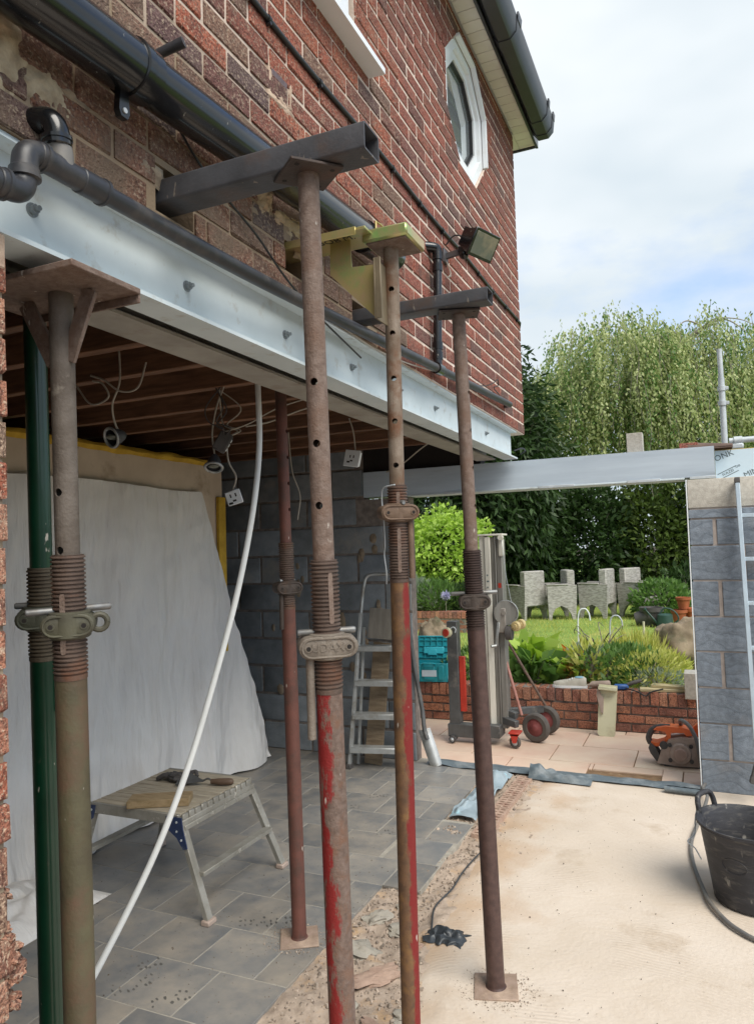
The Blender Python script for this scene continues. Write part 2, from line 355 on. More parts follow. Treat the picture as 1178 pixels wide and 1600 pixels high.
M_cream = mat('cream_plastic', rgb('d6d3b4'), rgb('c8c4a4'), 6, .45, c3=rgb('b5ab90'), s3=6)
M_wicker = mat('wicker_grey', rgb('aaa6a0'), rgb('8a8680'), 18, .85, stretch=(.7, .7, 3), bump=.8, bscale=50, ramp=(.42, .58))
M_terra = mat('terracotta', rgb('b0623f'), rgb('98512f'), 8, .8, var=.15)
M_rock = mat('boulder_stone', rgb('9a8a74'), rgb('736553'), 6, .9, bump=.9, bscale=25, c3=rgb('5d5a44'), s3=5, r3=(.5, .66))
M_glass = bpy.data.materials.new('window_glass'); M_glass.use_nodes = True
_t, _b, _l = nodes_of(M_glass); _b.inputs['Base Color'].default_value = (.6, .66, .68, 1); _b.inputs['Roughness'].default_value = .03; _b.inputs['Specular IOR Level'].default_value = 1.0; _b.inputs['Metallic'].default_value = .75
M_lens = mat('lamp_glass', rgb('6f7268'), rgb('5e6259'), 5, .25, c3=rgb('8f8672'), s3=6)
M_galv = mat('galvanised', rgb('c6ccd0'), rgb('b0b6ba'), 10, .5, metal=.1, bump=.15)
M_blue = mat('blue_steel', rgb('26375e'), rgb('1f2d4e'), 8, .45, c3=rgb('6a6f7a'), s3=16, r3=(.6, .7))
M_redpaint = mat('red_paint', rgb('c23c2c'), rgb('a93426'), 8, .5, c3=rgb('9a7a6a'), s3=9, r3=(.58, .8))
M_yelpl = mat('cream_roller', rgb('d2bd8a'), rgb('c4ac78'), 8, .5)
M_tyre = mat('grey_tyre', rgb('4e4945'), rgb('5f5953'), 10, .85, bump=.2)
M_dark_metal = mat('dark_grey_paint', rgb('5d5e5e'), rgb('4a4a4a'), 8, .5, metal=.2, c3=rgb('8a847c'), s3=9, r3=(.55, .75), bump=.15)
M_ins = mat('foil_board', rgb('cfe0ea'), rgb('c5d8e4'), 4, .4)
M_ink = mat('grey_ink', rgb('5f6c70'), rgb('566367'), 5, .7)
M_blackink = mat('black_ink', rgb('2c2a22'), rgb('3a382e'), 12, .7)
M_earth = mat('earth', rgb('8a6e50'), rgb('6e553c'), 12, .95, bump=.9, bscale=60, c3=rgb('a58a68'), s3=20)
M_skyblue = mat('membrane_blue', rgb('98a6ad'), rgb('84939b'), 8, .5, c3=rgb('9cc4d0'), s3=5, r3=(.56, .66), bump=.3, bscale=25)

def paint_patch(m, color, dirv, lo, hi, nscale=7, namp=.6, rough=.5):
    """sprayed paint on one side of a tube (object space direction) with a ragged edge"""
    t, b, L = nodes_of(m); col = base_link(t, b)
    tc = N(t, 'ShaderNodeTexCoord'); d = N(t, 'ShaderNodeVectorMath', operation='DOT_PRODUCT'); d.inputs[1].default_value = dirv; L(tc.outputs['Normal'], d.inputs[0])
    mp = N(t, 'ShaderNodeMapping'); mp.inputs['Scale'].default_value = (1, 1, .35); L(tc.outputs['Object'], mp.inputs[0])
    n = N(t, 'ShaderNodeTexNoise'); n.inputs['Scale'].default_value = nscale; n.inputs['Detail'].default_value = 6; n.inputs['Roughness'].default_value = .78; n.inputs['Detail'].default_value = 9; L(mp.outputs[0], n.inputs['Vector'])
    a = N(t, 'ShaderNodeMath', operation='MULTIPLY_ADD'); a.inputs[1].default_value = namp*2; a.inputs[2].default_value = -namp; L(n.outputs[0], a.inputs[0])
    s = N(t, 'ShaderNodeMath', operation='ADD'); L(d.outputs['Value'], s.inputs[0]); L(a.outputs[0], s.inputs[1])
    r = N(t, 'ShaderNodeMapRange'); r.inputs[1].default_value = lo; r.inputs[2].default_value = hi; L(s.outputs[0], r.inputs[0])
    x = N(t, 'ShaderNodeMix', data_type='RGBA'); L(r.outputs[0], x.inputs[0]); L(col, x.inputs[6]); x.inputs[7].default_value = color; L(x.outputs[2], b.inputs['Base Color'])
    return m
M_p1 = paint_patch(mat('rust_red_spray', rgb('75635a'), rgb('5c4b42'), 70, .7, metal=.1, bump=.4, bscale=200, c3=rgb('6f5242'), s3=26, r3=(.48, .66)), rgb('7a1a18'), (-.62, -.72, 0), .80, .98, 12, 1.7)
M_p2 = paint_patch(mat('rust_red_stripe', rgb('6e5038'), rgb('56402f'), 30, .65, metal=.1, bump=.35, bscale=200, c3=rgb('7a5a38'), s3=16, r3=(.5, .64)), rgb('741a18'), (.80, -.5, 0), .62, .80, 14, 1.0)
M_p3 = mat('dark_rust_paint', rgb('55403a'), rgb('43312d'), 40, .5, metal=.15, bump=.25, bscale=160, c3=rgb('8a8480'), s3=3.2, r3=(.62, .75))

# slate floor tile with its own cleft and footprints of dust
M_tile = mat('slate_tile', rgb('86827c'), rgb('6d6e6f'), 7, .45, bump=.3, bscale=26, var=.12, c3=rgb('a09688'), s3=3.1, r3=(.46, .76), rough2=.75, spec=.5)
M_grout = mat('grout', rgb('a9a397'), rgb('938d82'), 20, .95)
M_screed = mat('screed', rgb('d2c5b7'), rgb('c7b9a9'), 1.3, .93, bump=.6, bscale=55, c3=rgb('ad9a84'), s3=2.1, r3=(.58, .76), spec=.2)
M_patio = mat('patio_slab', rgb('ccae9a'), rgb('c2a18d'), 3, .9, bump=.3, bscale=90, var=.04, c3=rgb('d0c0aa'), s3=1.2, r3=(.4, .7))
M_rubble = mat('rubble', rgb('b5a392'), rgb('988778'), 16, .95, bump=1.0, bscale=70, c3=rgb('b3926c'), s3=6)
M_debris = mat('debris', rgb('5a5148'), rgb('85796a'), 20, .9, var=.4, isl=True)
M_chips = mat('brick_chips', rgb('a8998a'), rgb('8a7c70'), 20, .95, var=.45, isl=True)
M_membrane = mat('dpm_sheet', rgb('5d686e'), rgb('4c565c'), 6, .42, c3=rgb('8e9496'), s3=6, r3=(.48, .7), rough2=.7, bump=.3, bscale=30)
M_membdk = mat('dpm_dark', rgb('2b2f33'), rgb('3a3f44'), 6, .4, bump=.3, bscale=30)
M_cloth = mat('dust_sheet_cloth', rgb('e2dfdb'), rgb('dcd8d4'), 2, .95, bump=1.0, bscale=9, stretch=(1, 3.2, .55), c3=rgb('d2cdc6'), s3=1.7, r3=(.52, .8), spec=.1)
M_soil = mat('soil', rgb('4e4032'), rgb('3a2f25'), 9, .95, bump=.9, bscale=30)
M_lawn = mat('lawn_ground', rgb('7c9440'), rgb('667e34'), 4, .95, c3=rgb('a09c58'), s3=1.2, bump=.5)

# wavy saw-swirl relief for the blue blocks and the trowel swirls of the screed
def wave_bump(m, scale, dist, strength, ramp=None, col=None, rings=False):
    t, b, L = nodes_of(m); tc = N(t, 'ShaderNodeTexCoord'); w = N(t, 'ShaderNodeTexWave', wave_type='RINGS' if rings else 'BANDS', bands_direction='Z')
    oi = N(t, 'ShaderNodeObjectInfo'); off = N(t, 'ShaderNodeVectorMath', operation='SCALE'); off.inputs[0].default_value = (9.1, 5.7, 7.3); L(oi.outputs['Random'], off.inputs['Scale'])
    ad = N(t, 'ShaderNodeVectorMath', operation='ADD'); L(tc.outputs['Object'], ad.inputs[0]); L(off.outputs[0], ad.inputs[1])
    w.inputs['Scale'].default_value = scale; w.inputs['Distortion'].default_value = dist; w.inputs['Detail'].default_value = 2; w.inputs['Detail Scale'].default_value = .6; L(ad.outputs[0], w.inputs['Vector'])
    bp = N(t, 'ShaderNodeBump'); bp.inputs['Strength'].default_value = strength; bp.inputs['Distance'].default_value = .003
    old = b.inputs['Normal'].links[0].from_socket if b.inputs['Normal'].links else None
    if old: L(old, bp.inputs['Normal'])
    L(w.outputs['Fac'], bp.inputs['Height']); L(bp.outputs[0], b.inputs['Normal'])
    if col:
        r = N(t, 'ShaderNodeMapRange'); r.inputs[1].default_value = .0; r.inputs[2].default_value = .07; r.inputs[3].default_value = .45; r.inputs[4].default_value = 0; L(w.outputs['Fac'], r.inputs[0])
        x = N(t, 'ShaderNodeMix', data_type='RGBA'); L(r.outputs[0], x.inputs[0]); L(base_link(t, b), x.inputs[6]); x.inputs[7].default_value = col; L(x.outputs[2], b.inputs['Base Color'])
wave_bump(M_blockblue, 5.0, 16, .5, col=rgb('5d6670'))
_t, _b, _l = nodes_of(M_screed)                                   # trowel streaks in the float finish and brown dust carried out of the trench
_tc = N(_t, 'ShaderNodeTexCoord'); _w = N(_t, 'ShaderNodeTexNoise'); _w.inputs['Scale'].default_value = 1.3; _l(_tc.outputs['Object'], _w.inputs['Vector'])
_sc = N(_t, 'ShaderNodeVectorMath', operation='SCALE'); _sc.inputs['Scale'].default_value = 1.6; _l(_w.outputs['Color'], _sc.inputs[0])
_ad = N(_t, 'ShaderNodeVectorMath', operation='ADD'); _l(_tc.outputs['Object'], _ad.inputs[0]); _l(_sc.outputs[0], _ad.inputs[1])
_mp = N(_t, 'ShaderNodeMapping'); _mp.inputs['Scale'].default_value = (3, 34, 1); _mp.inputs['Rotation'].default_value = (0, 0, .7); _l(_ad.outputs[0], _mp.inputs[0])
_n = N(_t, 'ShaderNodeTexNoise'); _n.inputs['Scale'].default_value = 1.6; _n.inputs['Detail'].default_value = 5; _l(_mp.outputs[0], _n.inputs['Vector'])
_q1 = N(_t, 'ShaderNodeMapRange'); _q1.inputs[1].default_value = .45; _q1.inputs[2].default_value = .75; _q1.inputs[4].default_value = .17; _l(_n.outputs[0], _q1.inputs[0])
_x = N(_t, 'ShaderNodeMix', data_type='RGBA'); _l(_q1.outputs[0], _x.inputs[0]); _l(base_link(_t, _b), _x.inputs[6]); _x.inputs[7].default_value = rgb('b8a58c')
_sp = N(_t, 'ShaderNodeSeparateXYZ'); _l(_tc.outputs['Object'], _sp.inputs[0]); _n2 = N(_t, 'ShaderNodeTexNoise'); _n2.inputs['Scale'].default_value = 3.5; _n2.inputs['Detail'].default_value = 8; _l(_tc.outputs['Object'], _n2.inputs['Vector'])
_m = N(_t, 'ShaderNodeMath', operation='MULTIPLY_ADD'); _m.inputs[1].default_value = -1.3; _l(_n2.outputs[0], _m.inputs[0]); _l(_sp.outputs['X'], _m.inputs[2])
_q2 = N(_t, 'ShaderNodeMapRange'); _q2.inputs[1].default_value = -1.85; _q2.inputs[2].default_value = -1.45; _q2.inputs[3].default_value = .8; _q2.inputs[4].default_value = 0; _l(_m.outputs[0], _q2.inputs[0])
_y = N(_t, 'ShaderNodeMix', data_type='RGBA'); _l(_q2.outputs[0], _y.inputs[0]); _l(_x.outputs[2], _y.inputs[6]); _y.inputs[7].default_value = rgb('b89c80'); _l(_y.outputs[2], _b.inputs['Base Color'])
_bp = N(_t, 'ShaderNodeBump'); _bp.inputs['Strength'].default_value = .22; _bp.inputs['Distance'].default_value = .003; _l(_n.outputs[0], _bp.inputs['Height']); _l(_b.inputs['Normal'].links[0].from_socket, _bp.inputs['Normal']); _l(_bp.outputs[0], _b.inputs['Normal'])

def leaf_mat(name, c1, c2, trans=.35, rough=.5):
    m = bpy.data.materials.new(name); m.use_nodes = True; t = m.node_tree; L = t.links.new; b = t.nodes['Principled BSDF']; o = t.nodes['Material Output']
    g = N(t, 'ShaderNodeNewGeometry'); cr = N(t, 'ShaderNodeValToRGB'); cr.color_ramp.elements[0].color = c1; cr.color_ramp.elements[1].color = c2; L(g.outputs['Random Per Island'], cr.inputs[0])
    L(cr.outputs[0], b.inputs['Base Color']); b.inputs['Roughness'].default_value = rough; b.inputs['Specular IOR Level'].default_value = .35
    tr = N(t, 'ShaderNodeBsdfTranslucent'); hs = N(t, 'ShaderNodeHueSaturation'); hs.inputs['Value'].default_value = 1.5; hs.inputs['Saturation'].default_value = 1.1; L(cr.outputs[0], hs.inputs['Color']); L(hs.outputs[0], tr.inputs[0])
    ms = N(t, 'ShaderNodeMixShader'); ms.inputs[0].default_value = trans; L(b.outputs[0], ms.inputs[1]); L(tr.outputs[0], ms.inputs[2]); L(ms.outputs[0], o.inputs[0])
    return m
ML_bright = leaf_mat('leaf_bright', rgb('86a440'), rgb('b8d068'))
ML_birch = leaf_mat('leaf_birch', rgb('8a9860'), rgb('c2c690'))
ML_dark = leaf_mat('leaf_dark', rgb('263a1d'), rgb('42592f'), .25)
ML_dark2 = leaf_mat('leaf_dark_olive', rgb('3d4f24'), rgb('66783c'), .3)
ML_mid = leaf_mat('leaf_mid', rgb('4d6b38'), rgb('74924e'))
ML_grass = leaf_mat('leaf_grass', rgb('9fa84c'), rgb('cdc97c'))
ML_silver = leaf_mat('leaf_silver', rgb('7f8c78'), rgb('a5ae98'))
ML_dry = leaf_mat('leaf_dry', rgb('8a6a3c'), rgb('b98a4a'))
ML_orange = leaf_mat('petal_orange', rgb('c8702e'), rgb('dd8c3e'))
M_bark = mat('bark', rgb('8f887c'), rgb('5d554c'), 12, .9, bump=.8, bscale=30)

def leaves(name, P, D, size, wid, mat_, parent=None, rand=.35, kind=None):
    P = np.asarray(P, float); n = len(P); D = np.asarray(D, float); D = D/np.maximum(np.linalg.norm(D, axis=1, keepdims=True), 1e-6)
    A = rng.normal(size=(n, 3)); S = np.cross(D, A); S /= np.maximum(np.linalg.norm(S, axis=1, keepdims=True), 1e-6)
    l = (size*(1+rand*rng.uniform(-1, 1, n)))[:, None]; w = l*wid
    nn = np.cross(D, S)
    v = np.stack([P, P+D*l*.45+S*w*.5+nn*l*.06, P+D*l, P+D*l*.45-S*w*.5+nn*l*.06], 1).reshape(-1, 3)
    if parent is not None:
        Wi = np.array(WM[parent].inverted()); v = v@Wi[:3, :3].T+Wi[:3, 3]
    me = bpy.data.meshes.new(name); me.vertices.add(4*n); me.vertices.foreach_set('co', v.astype(np.float32).ravel())
    me.loops.add(4*n); me.loops.foreach_set('vertex_index', np.arange(4*n, dtype=np.int32))
    me.polygons.add(n); me.polygons.foreach_set('loop_start', np.arange(0, 4*n, 4, dtype=np.int32))
    me.update(calc_edges=True); me.materials.append(mat_)
    o = bpy.data.objects.new(name, me); COL.objects.link(o)
    if parent is not None: o.parent = parent; WM[o] = WM[parent]
    else: WM[o] = MX.Identity(4)
    if kind: o['kind'] = kind
    return o

for _n in M_cloth.node_tree.nodes:
    if _n.type == 'BUMP': _n.inputs['Distance'].default_value = .022; _n.inputs['Strength'].default_value = .75
def splashes(m, color=rgb('b9b2a8'), scale=34, lo=.70, hi=.73):
    """old paint and cement drips, sharp edged"""
    t, b, L = nodes_of(m); tc = N(t, 'ShaderNodeTexCoord'); mp = N(t, 'ShaderNodeMapping'); mp.inputs['Scale'].default_value = (1, 1, .45); L(tc.outputs['Object'], mp.inputs[0])
    n = N(t, 'ShaderNodeTexNoise'); n.inputs['Scale'].default_value = scale; n.inputs['Detail'].default_value = 3; L(mp.outputs[0], n.inputs['Vector'])
    r = N(t, 'ShaderNodeMapRange'); r.inputs[1].default_value = lo; r.inputs[2].default_value = hi; r.inputs[4].default_value = .85; L(n.outputs[0], r.inputs[0])
    x = N(t, 'ShaderNodeMix', data_type='RGBA'); L(r.outputs[0], x.inputs[0]); L(base_link(t, b), x.inputs[6]); x.inputs[7].default_value = color; L(x.outputs[2], b.inputs['Base Color'])
for _m_ in (M_olive, M_green, M_p1, M_p2, M_red, M_rust): splashes(_m_)
splashes(M_black, rgb('8a867e'), 60, .70, .76); splashes(M_rubber, rgb('8f8b84'), 26, .66, .74); splashes(M_steel, rgb('8c8278'), 50, .68, .73)

# fine sweep marks of the float, in patches
_t, _b, _l = nodes_of(M_screed); _tc = N(_t, 'ShaderNodeTexCoord')
_w = N(_t, 'ShaderNodeTexWave', wave_type='RINGS', rings_direction='Z'); _w.inputs['Scale'].default_value = 16; _w.inputs['Distortion'].default_value = 5; _w.inputs['Detail'].default_value = 3; _w.inputs['Detail Scale'].default_value = .5
_mp = N(_t, 'ShaderNodeMapping'); _mp.inputs['Location'].default_value = (.4, -1.6, 0); _l(_tc.outputs['Object'], _mp.inputs[0]); _l(_mp.outputs[0], _w.inputs['Vector'])
_n = N(_t, 'ShaderNodeTexNoise'); _n.inputs['Scale'].default_value = 2.2; _n.inputs['Detail'].default_value = 4; _l(_tc.outputs['Object'], _n.inputs['Vector'])
_q = N(_t, 'ShaderNodeMapRange'); _q.inputs[1].default_value = .50; _q.inputs[2].default_value = .64; _l(_n.outputs[0], _q.inputs[0])
_m = N(_t, 'ShaderNodeMath', operation='MULTIPLY'); _l(_w.outputs['Fac'], _m.inputs[0]); _l(_q.outputs[0], _m.inputs[1])
_bp = N(_t, 'ShaderNodeBump'); _bp.inputs['Strength'].default_value = .28; _bp.inputs['Distance'].default_value = .0035; _l(_m.outputs[0], _bp.inputs['Height']); _l(_b.inputs['Normal'].links[0].from_socket, _bp.inputs['Normal']); _l(_bp.outputs[0], _b.inputs['Normal'])
_k = N(_t, 'ShaderNodeMath', operation='MULTIPLY'); _k.inputs[1].default_value = .22; _l(_m.outputs[0], _k.inputs[0])
_x = N(_t, 'ShaderNodeMix', data_type='RGBA'); _l(_k.outputs[0], _x.inputs[0]); _l(base_link(_t, _b), _x.inputs[6]); _x.inputs[7].default_value = rgb('b09c86'); _l(_x.outputs[2], _b.inputs['Base Color'])
# ================================================================== SETTING: ground, slab, floors
WX = -1.17            # outer face of the house wall
CZ0, CP = 2.425, 0.0775   # first course above the beams, course pitch
g = G(); g.grid(8, 8, lambda u, v: (-200+400*u, -150+450*v, -.14)); obj('ground', g, M_soil, kind='structure')
def xl(y):
    P = [(-2, -1.0), (1.9, -.99), (2.5, -1.0), (3.0, -1.2), (3.4, -1.175), (4.0, -1.165), (5.2, -1.12), (9, -1.1)]
    for (a, b), (c, d) in zip(P, P[1:]):
        if y <= c: return b+(d-b)*(y-a)/(c-a)+.018*nz(y, 3.3, 0, 5)+.008*nz(y, 1.3, 0, 19)
def slab_pt(u, v):
    y = -1.6+6.82*v; a = xl(y); x = a+(2.6-a)*(u**1.7)
    e = min(1, (x-a)/.16)
    z = .006*nz(x, y, 0, 1.8)+.0035*nz(x, y, 5, 7)-.02*(1-e)**2+.006*nz(x, y, 2, 16)*(1-e)
    if u == 0: z -= .06
    return (x, y, z)
g = G(); g.grid(90, 170, slab_pt); obj('slab', g, M_screed, kind='structure', fix=False)
def trench_pt(u, v):
    x = -1.56+.62*u; y = .6+4.75*v
    return (x, y, -.014+.018*nz(x, y, 1, 4)+.012*nz(x, y, 7, 13)+.006*nz(x, y, 3, 34))
g = G(); g.grid(60, 330, trench_pt); obj('trench', g, M_rubble, kind='structure', fix=False)

# tiled kitchen floor, every tile a piece
g = G(); g.box((-4.4, -.5, -.10), (-1.482, 5.35, -.0008)); g.box((-1.482, 3.29, -.10), (-1.288, 4.19, -.0008))
floor = obj('floor', g, M_grout, kind='structure')
TP = .2935
tile_me = []
for k in range(5):
    g = G(); g.box((-TP/2+.0025, -TP/2+.0025, -.011), (TP/2-.0025, TP/2-.0025, 0), .001); tile_me.append(g.mesh('tile')); tile_me[-1].materials.append(M_tile)
def tile(x0, x1, y0, y1):
    if x1-x0 > TP-.02 and y1-y0 > TP-.02:
        place('tile', random.choice(tile_me), floor, ((x0+x1)/2, (y0+y1)/2, random.uniform(0, .0006)), (random.uniform(-.0004, .0004), random.uniform(-.0004, .0004), random.choice((0, math.pi))))
    elif x1-x0 > .03 and y1-y0 > .03:
        g = G(); g.box((x0+.002, y0+.002, -.011), (x1-.002, y1-.002, 0), .0012); obj('tile', g, M_tile, floor)
for r in range(-4, 14):
    y0 = 2.401+(r-1)*TP; y1 = min(y0+TP, 5.25)
    if y0 > 5.2 or y0 < .9: continue
    right = -1.29 if 3.2 < y0 < 4.1 else -1.478
    if 2.35 < y0 < 2.6: right = -1.478
    ph = -1.477 if r % 2 == 0 else -1.477-TP/2+.0
    x1 = ph
    if ph < right-.05: tile(ph, right, y0, y1)
    elif right > ph+.05: tile(ph, right, y0, y1)
    while x1 > -4.2:
        x0 = x1-TP
        if x0 > -4.3: tile(x0, min(x1, right), y0, y1)
        x1 = x0

# patio beyond the extension, slab by slab
g = G(); g.box((-5, 5.26, -.12), (4, 6.9, -.012)); patio = obj('patio', g, M_earth, kind='structure')
ys = [(5.30, 5.60), (5.60, 6.05), (6.05, 6.50), (6.50, 6.78)]
for r, (y0, y1) in enumerate(ys):
    x = -4.6+(.2, .47, .05, .33)[r]
    while x < 3:
        x1 = x+.60
        if r == 0 and x < -.36 and x1 > -.83:                # the missing strip by the saw
            if x < -.83-.04: g = G(); g.box((x+.004, y0, -.04), (-.83, y1-.004, random.uniform(-.004, 0)), .003); obj('slab', g, M_patio, patio)
            if x1 > -.33: g = G(); g.box((-.33, y0, -.04), (x1-.004, y1-.004, 0), .003); obj('slab', g, M_patio, patio)
            g = G(); g.box((max(x, -.83)+.004, y0+.17, -.04), (min(x1, -.33)-.002, y1-.004, -.002), .003)
            obj('slab', g, M_patio, patio)
        else:
            g = G(); g.box((x+.004, y0+.002, -.04), (x1-.004, y1-.004, random.uniform(-.004, 0)), .003); obj('slab', g, M_patio, patio)
        x = x1
def lawn_pt(u, v):
    y = 6.74+60*v**2; x = -30+60*u
    return (x, y, .29+.03*nz(x, y, 0, .7)-(.2 if v == 0 else 0))
g = G(); g.grid(60, 60, lawn_pt); obj('lawn', g, M_lawn, kind='structure', fix=False)

# ================================================================== HOUSE
house = thing('house', 'two-storey red brick house with white windows and black gutter on the left', 'house', (-1.17, 5.4, 0))
OC, OR_ = (4.16, 4.20), .42
OCT = [(OC[0]+OR_*math.cos(R(22.5+45*k)), OC[1]+OR_*math.sin(R(22.5+45*k))) for k in range(8)]
def rect(y0, y1, z0, z1): return [(y0, z0), (y1, z0), (y1, z1), (y0, z1)]
WIN = rect(.9, 2.575, 3.585, 4.66)
OPEN = [OCT, WIN, rect(1.385, 1.53, 2.44, 2.56), rect(1.99, 2.16, 2.50, 2.60), rect(2.48, 2.62, 2.455, 2.555)]
WTOP, WEND = 4.695, 5.40
def clip(poly, a, b, c):                       # keep a*y+b*z >= c
    o = []
    for i, p in enumerate(poly):
        q = poly[(i+1) % len(poly)]; dp = a*p[0]+b*p[1]-c; dq = a*q[0]+b*q[1]-c
        if dp >= 0: o.append(p)
        if (dp < 0) != (dq < 0):
            t = dp/(dp-dq); o.append((p[0]+(q[0]-p[0])*t, p[1]+(q[1]-p[1])*t))
    return o
def area(p): return abs(sum(p[i][0]*p[(i+1) % len(p)][1]-p[(i+1) % len(p)][0]*p[i][1] for i in range(len(p))))/2 if len(p) > 2 else 0
def carve(poly, gap=.004):
    for op in OPEN:
        best = None; n = len(op)
        if max(p[0] for p in poly) < min(p[0] for p in op) or min(p[0] for p in poly) > max(p[0] for p in op): continue
        for i in range(n):
            (y0, z0), (y1, z1) = op[i], op[(i+1) % n]
            a, b = (z1-z0), -(y1-y0); l = math.hypot(a, b); a, b = a/l, b/l      # outward normal of a ccw polygon
            k = clip(poly, a, b, a*y0+b*z0+gap); ar = area(k)
            if best is None or ar > best[0]: best = (ar, k)
        poly = best[1]
        if best[0] < 4e-4: return None
    return poly
def brick_mesh(l, h, d, seed, m, j=.0018):
    rr = random.Random(seed); g = G(); g.box((-d/2, -l/2, -h/2), (d/2, l/2, h/2), .0035)
    g.v = [(x+rr.uniform(-j, j), y+rr.uniform(-j, j), z+rr.uniform(-j, j)) for x, y, z in g.v]
    me = g.mesh('brick', fix=True); finish(me, 25); me.materials.append(m); return me
BH, BL, BD = CP-.0118, .2130, .1
GROW = {'new': 0, 'old': .0022, 'soot': .003}
BM = {k: [brick_mesh(BL+GROW[k], BH+GROW[k], BD, i, MB[k, False]) for i in range(5)] for k in ('new', 'old', 'soot')}
BMh = {k: [brick_mesh(.102+GROW[k], BH+GROW[k], BD, i+50, MB[k, False]) for i in range(3)] for k in ('new', 'old', 'soot')}
# core of the wall = the mortar, with real openings
def wall_core(name, outline, holes, x0, x1, m, parent):
    bm = bmesh.new(); ed = []
    for loop in [outline]+holes:
        vs = [bm.verts.new((x1, y, z)) for y, z in loop]
        ed += [bm.edges.new((vs[i], vs[(i+1) % len(vs)])) for i in range(len(vs))]
    r = bmesh.ops.triangle_fill(bm, use_beauty=True, use_dissolve=False, edges=ed)
    ff = [f for f in r['geom'] if isinstance(f, bmesh.types.BMFace)]
    ex = bmesh.ops.extrude_face_region(bm, geom=ff)
    for v in ex['geom']:
        if isinstance(v, bmesh.types.BMVert): v.co.x = x0
    bmesh.ops.recalc_face_normals(bm, faces=bm.faces)
    me = bpy.data.meshes.new(name); bm.to_mesh(me); bm.free(); me.materials.append(m)
    return obj(name, me, m, parent)
YL = -.6
M_mortar_mix = mat('mortar_wall', rgb('e0cfc2'), rgb('cdb9aa'), 22, .95, bump=.7, bscale=120)
t_, b_, L_ = nodes_of(M_mortar_mix)                   # older, dirtier pointing towards the low left of the wall where a lean-to stood
gp = N(t_, 'ShaderNodeNewGeometry'); sx = N(t_, 'ShaderNodeSeparateXYZ'); L_(gp.outputs['Position'], sx.inputs[0])
nn_ = N(t_, 'ShaderNodeTexNoise'); nn_.inputs['Scale'].default_value = 5; nn_.inputs['Detail'].default_value = 6; L_(gp.outputs['Position'], nn_.inputs['Vector'])
am = N(t_, 'ShaderNodeMath', operation='MULTIPLY_ADD'); am.inputs[1].default_value = 1.2; L_(nn_.outputs[0], am.inputs[0]); L_(sx.outputs['Y'], am.inputs[2])
mr_ = N(t_, 'ShaderNodeMapRange'); mr_.inputs[1].default_value = 3.3; mr_.inputs[2].default_value = 3.9; mr_.inputs[3].default_value = 1; mr_.inputs[4].default_value = 0; L_(am.outputs[0], mr_.inputs[0])
az_ = N(t_, 'ShaderNodeMath', operation='MULTIPLY_ADD'); az_.inputs[1].default_value = .5; L_(nn_.outputs[0], az_.inputs[0]); L_(sx.outputs['Z'], az_.inputs[2])
mz_ = N(t_, 'ShaderNodeMapRange'); mz_.inputs[1].default_value = 3.05; mz_.inputs[2].default_value = 3.35; mz_.inputs[3].default_value = 1; mz_.inputs[4].default_value = .25; L_(az_.outputs[0], mz_.inputs[0])
mm_ = N(t_, 'ShaderNodeMath', operation='MULTIPLY'); L_(mr_.outputs[0], mm_.inputs[0]); L_(mz_.outputs[0], mm_.inputs[1])
mxm = N(t_, 'ShaderNodeMix', data_type='RGBA'); L_(mm_.outputs[0], mxm.inputs[0]); L_(base_link(t_, b_), mxm.inputs[6]); mxm.inputs[7].default_value = rgb('8a7863'); L_(mxm.outputs[2], b_.inputs['Base Color'])
M_broken = mat('broken_mortar', rgb('b5a68c'), rgb('8f7f68'), 26, .95, bump=1, bscale=70, c3=rgb('a5836a'), s3=9)
wall = wall_core('wall', rect(YL, WEND-.004, CZ0-.004, WTOP), OPEN[2:]+[OCT, [(y, z) for y, z in WIN]], -1.30, WX-.0028, M_mortar_mix, house)
g = G(); g.box((-1.47, YL, CZ0-.002), (-1.40, WEND-.006, WTOP-.003)); g.box((-1.399, WEND-.10, CZ0), (-1.301, WEND-.005, WTOP-.004)); obj('inner_leaf', g, M_void, house)
cands = []
rows = int((WTOP-CZ0)/CP)+1
def to_px(p):
    d = V(p)-CAM; cz = d.dot(_f)
    if cz < .1: return None
    return (589+1149*d.dot(_r2)/cz, 800-1149*d.dot(_u2)/cz, cz)
for k in range(rows):
    z0 = CZ0+k*CP; z1 = min(z0+BH, WTOP); y1 = WEND if k % 2 == 0 else WEND
    ys_ = []; first = True; y = WEND
    while y > YL:
        l = (.102 if (first and k % 2) else BL); ys_.append((y-l, y)); y -= l+.0120; first = False
    for (a, b) in ys_:
        if a < YL: continue
        poly = carve(rect(a, b, z0, z1))
        if poly is None: continue
        yc, zc = (a+b)/2, (z0+z1)/2
        seam = 3.02+.09*(k % 2)-.05
        lim = 2.93-.10*max(0, yc-1.5)+.06*nz(yc, zc, 0, 3)
        kind = 'soot' if (zc < lim and yc < 3.0) else ('old' if yc < seam else 'new')
        p = to_px((WX, yc, zc)); vis = p is not None and -40 < p[0] < 1220 and -40 < p[1] < 1640
        cands.append((p[2] if vis else 99, poly, a, b, z0, z1, kind, area(poly) > (b-a)*(z1-z0)*.985 and z1-z0 > BH-.002))
cands.sort(key=lambda c: c[0])
rest = {'new': G(), 'old': G(), 'soot': G()}
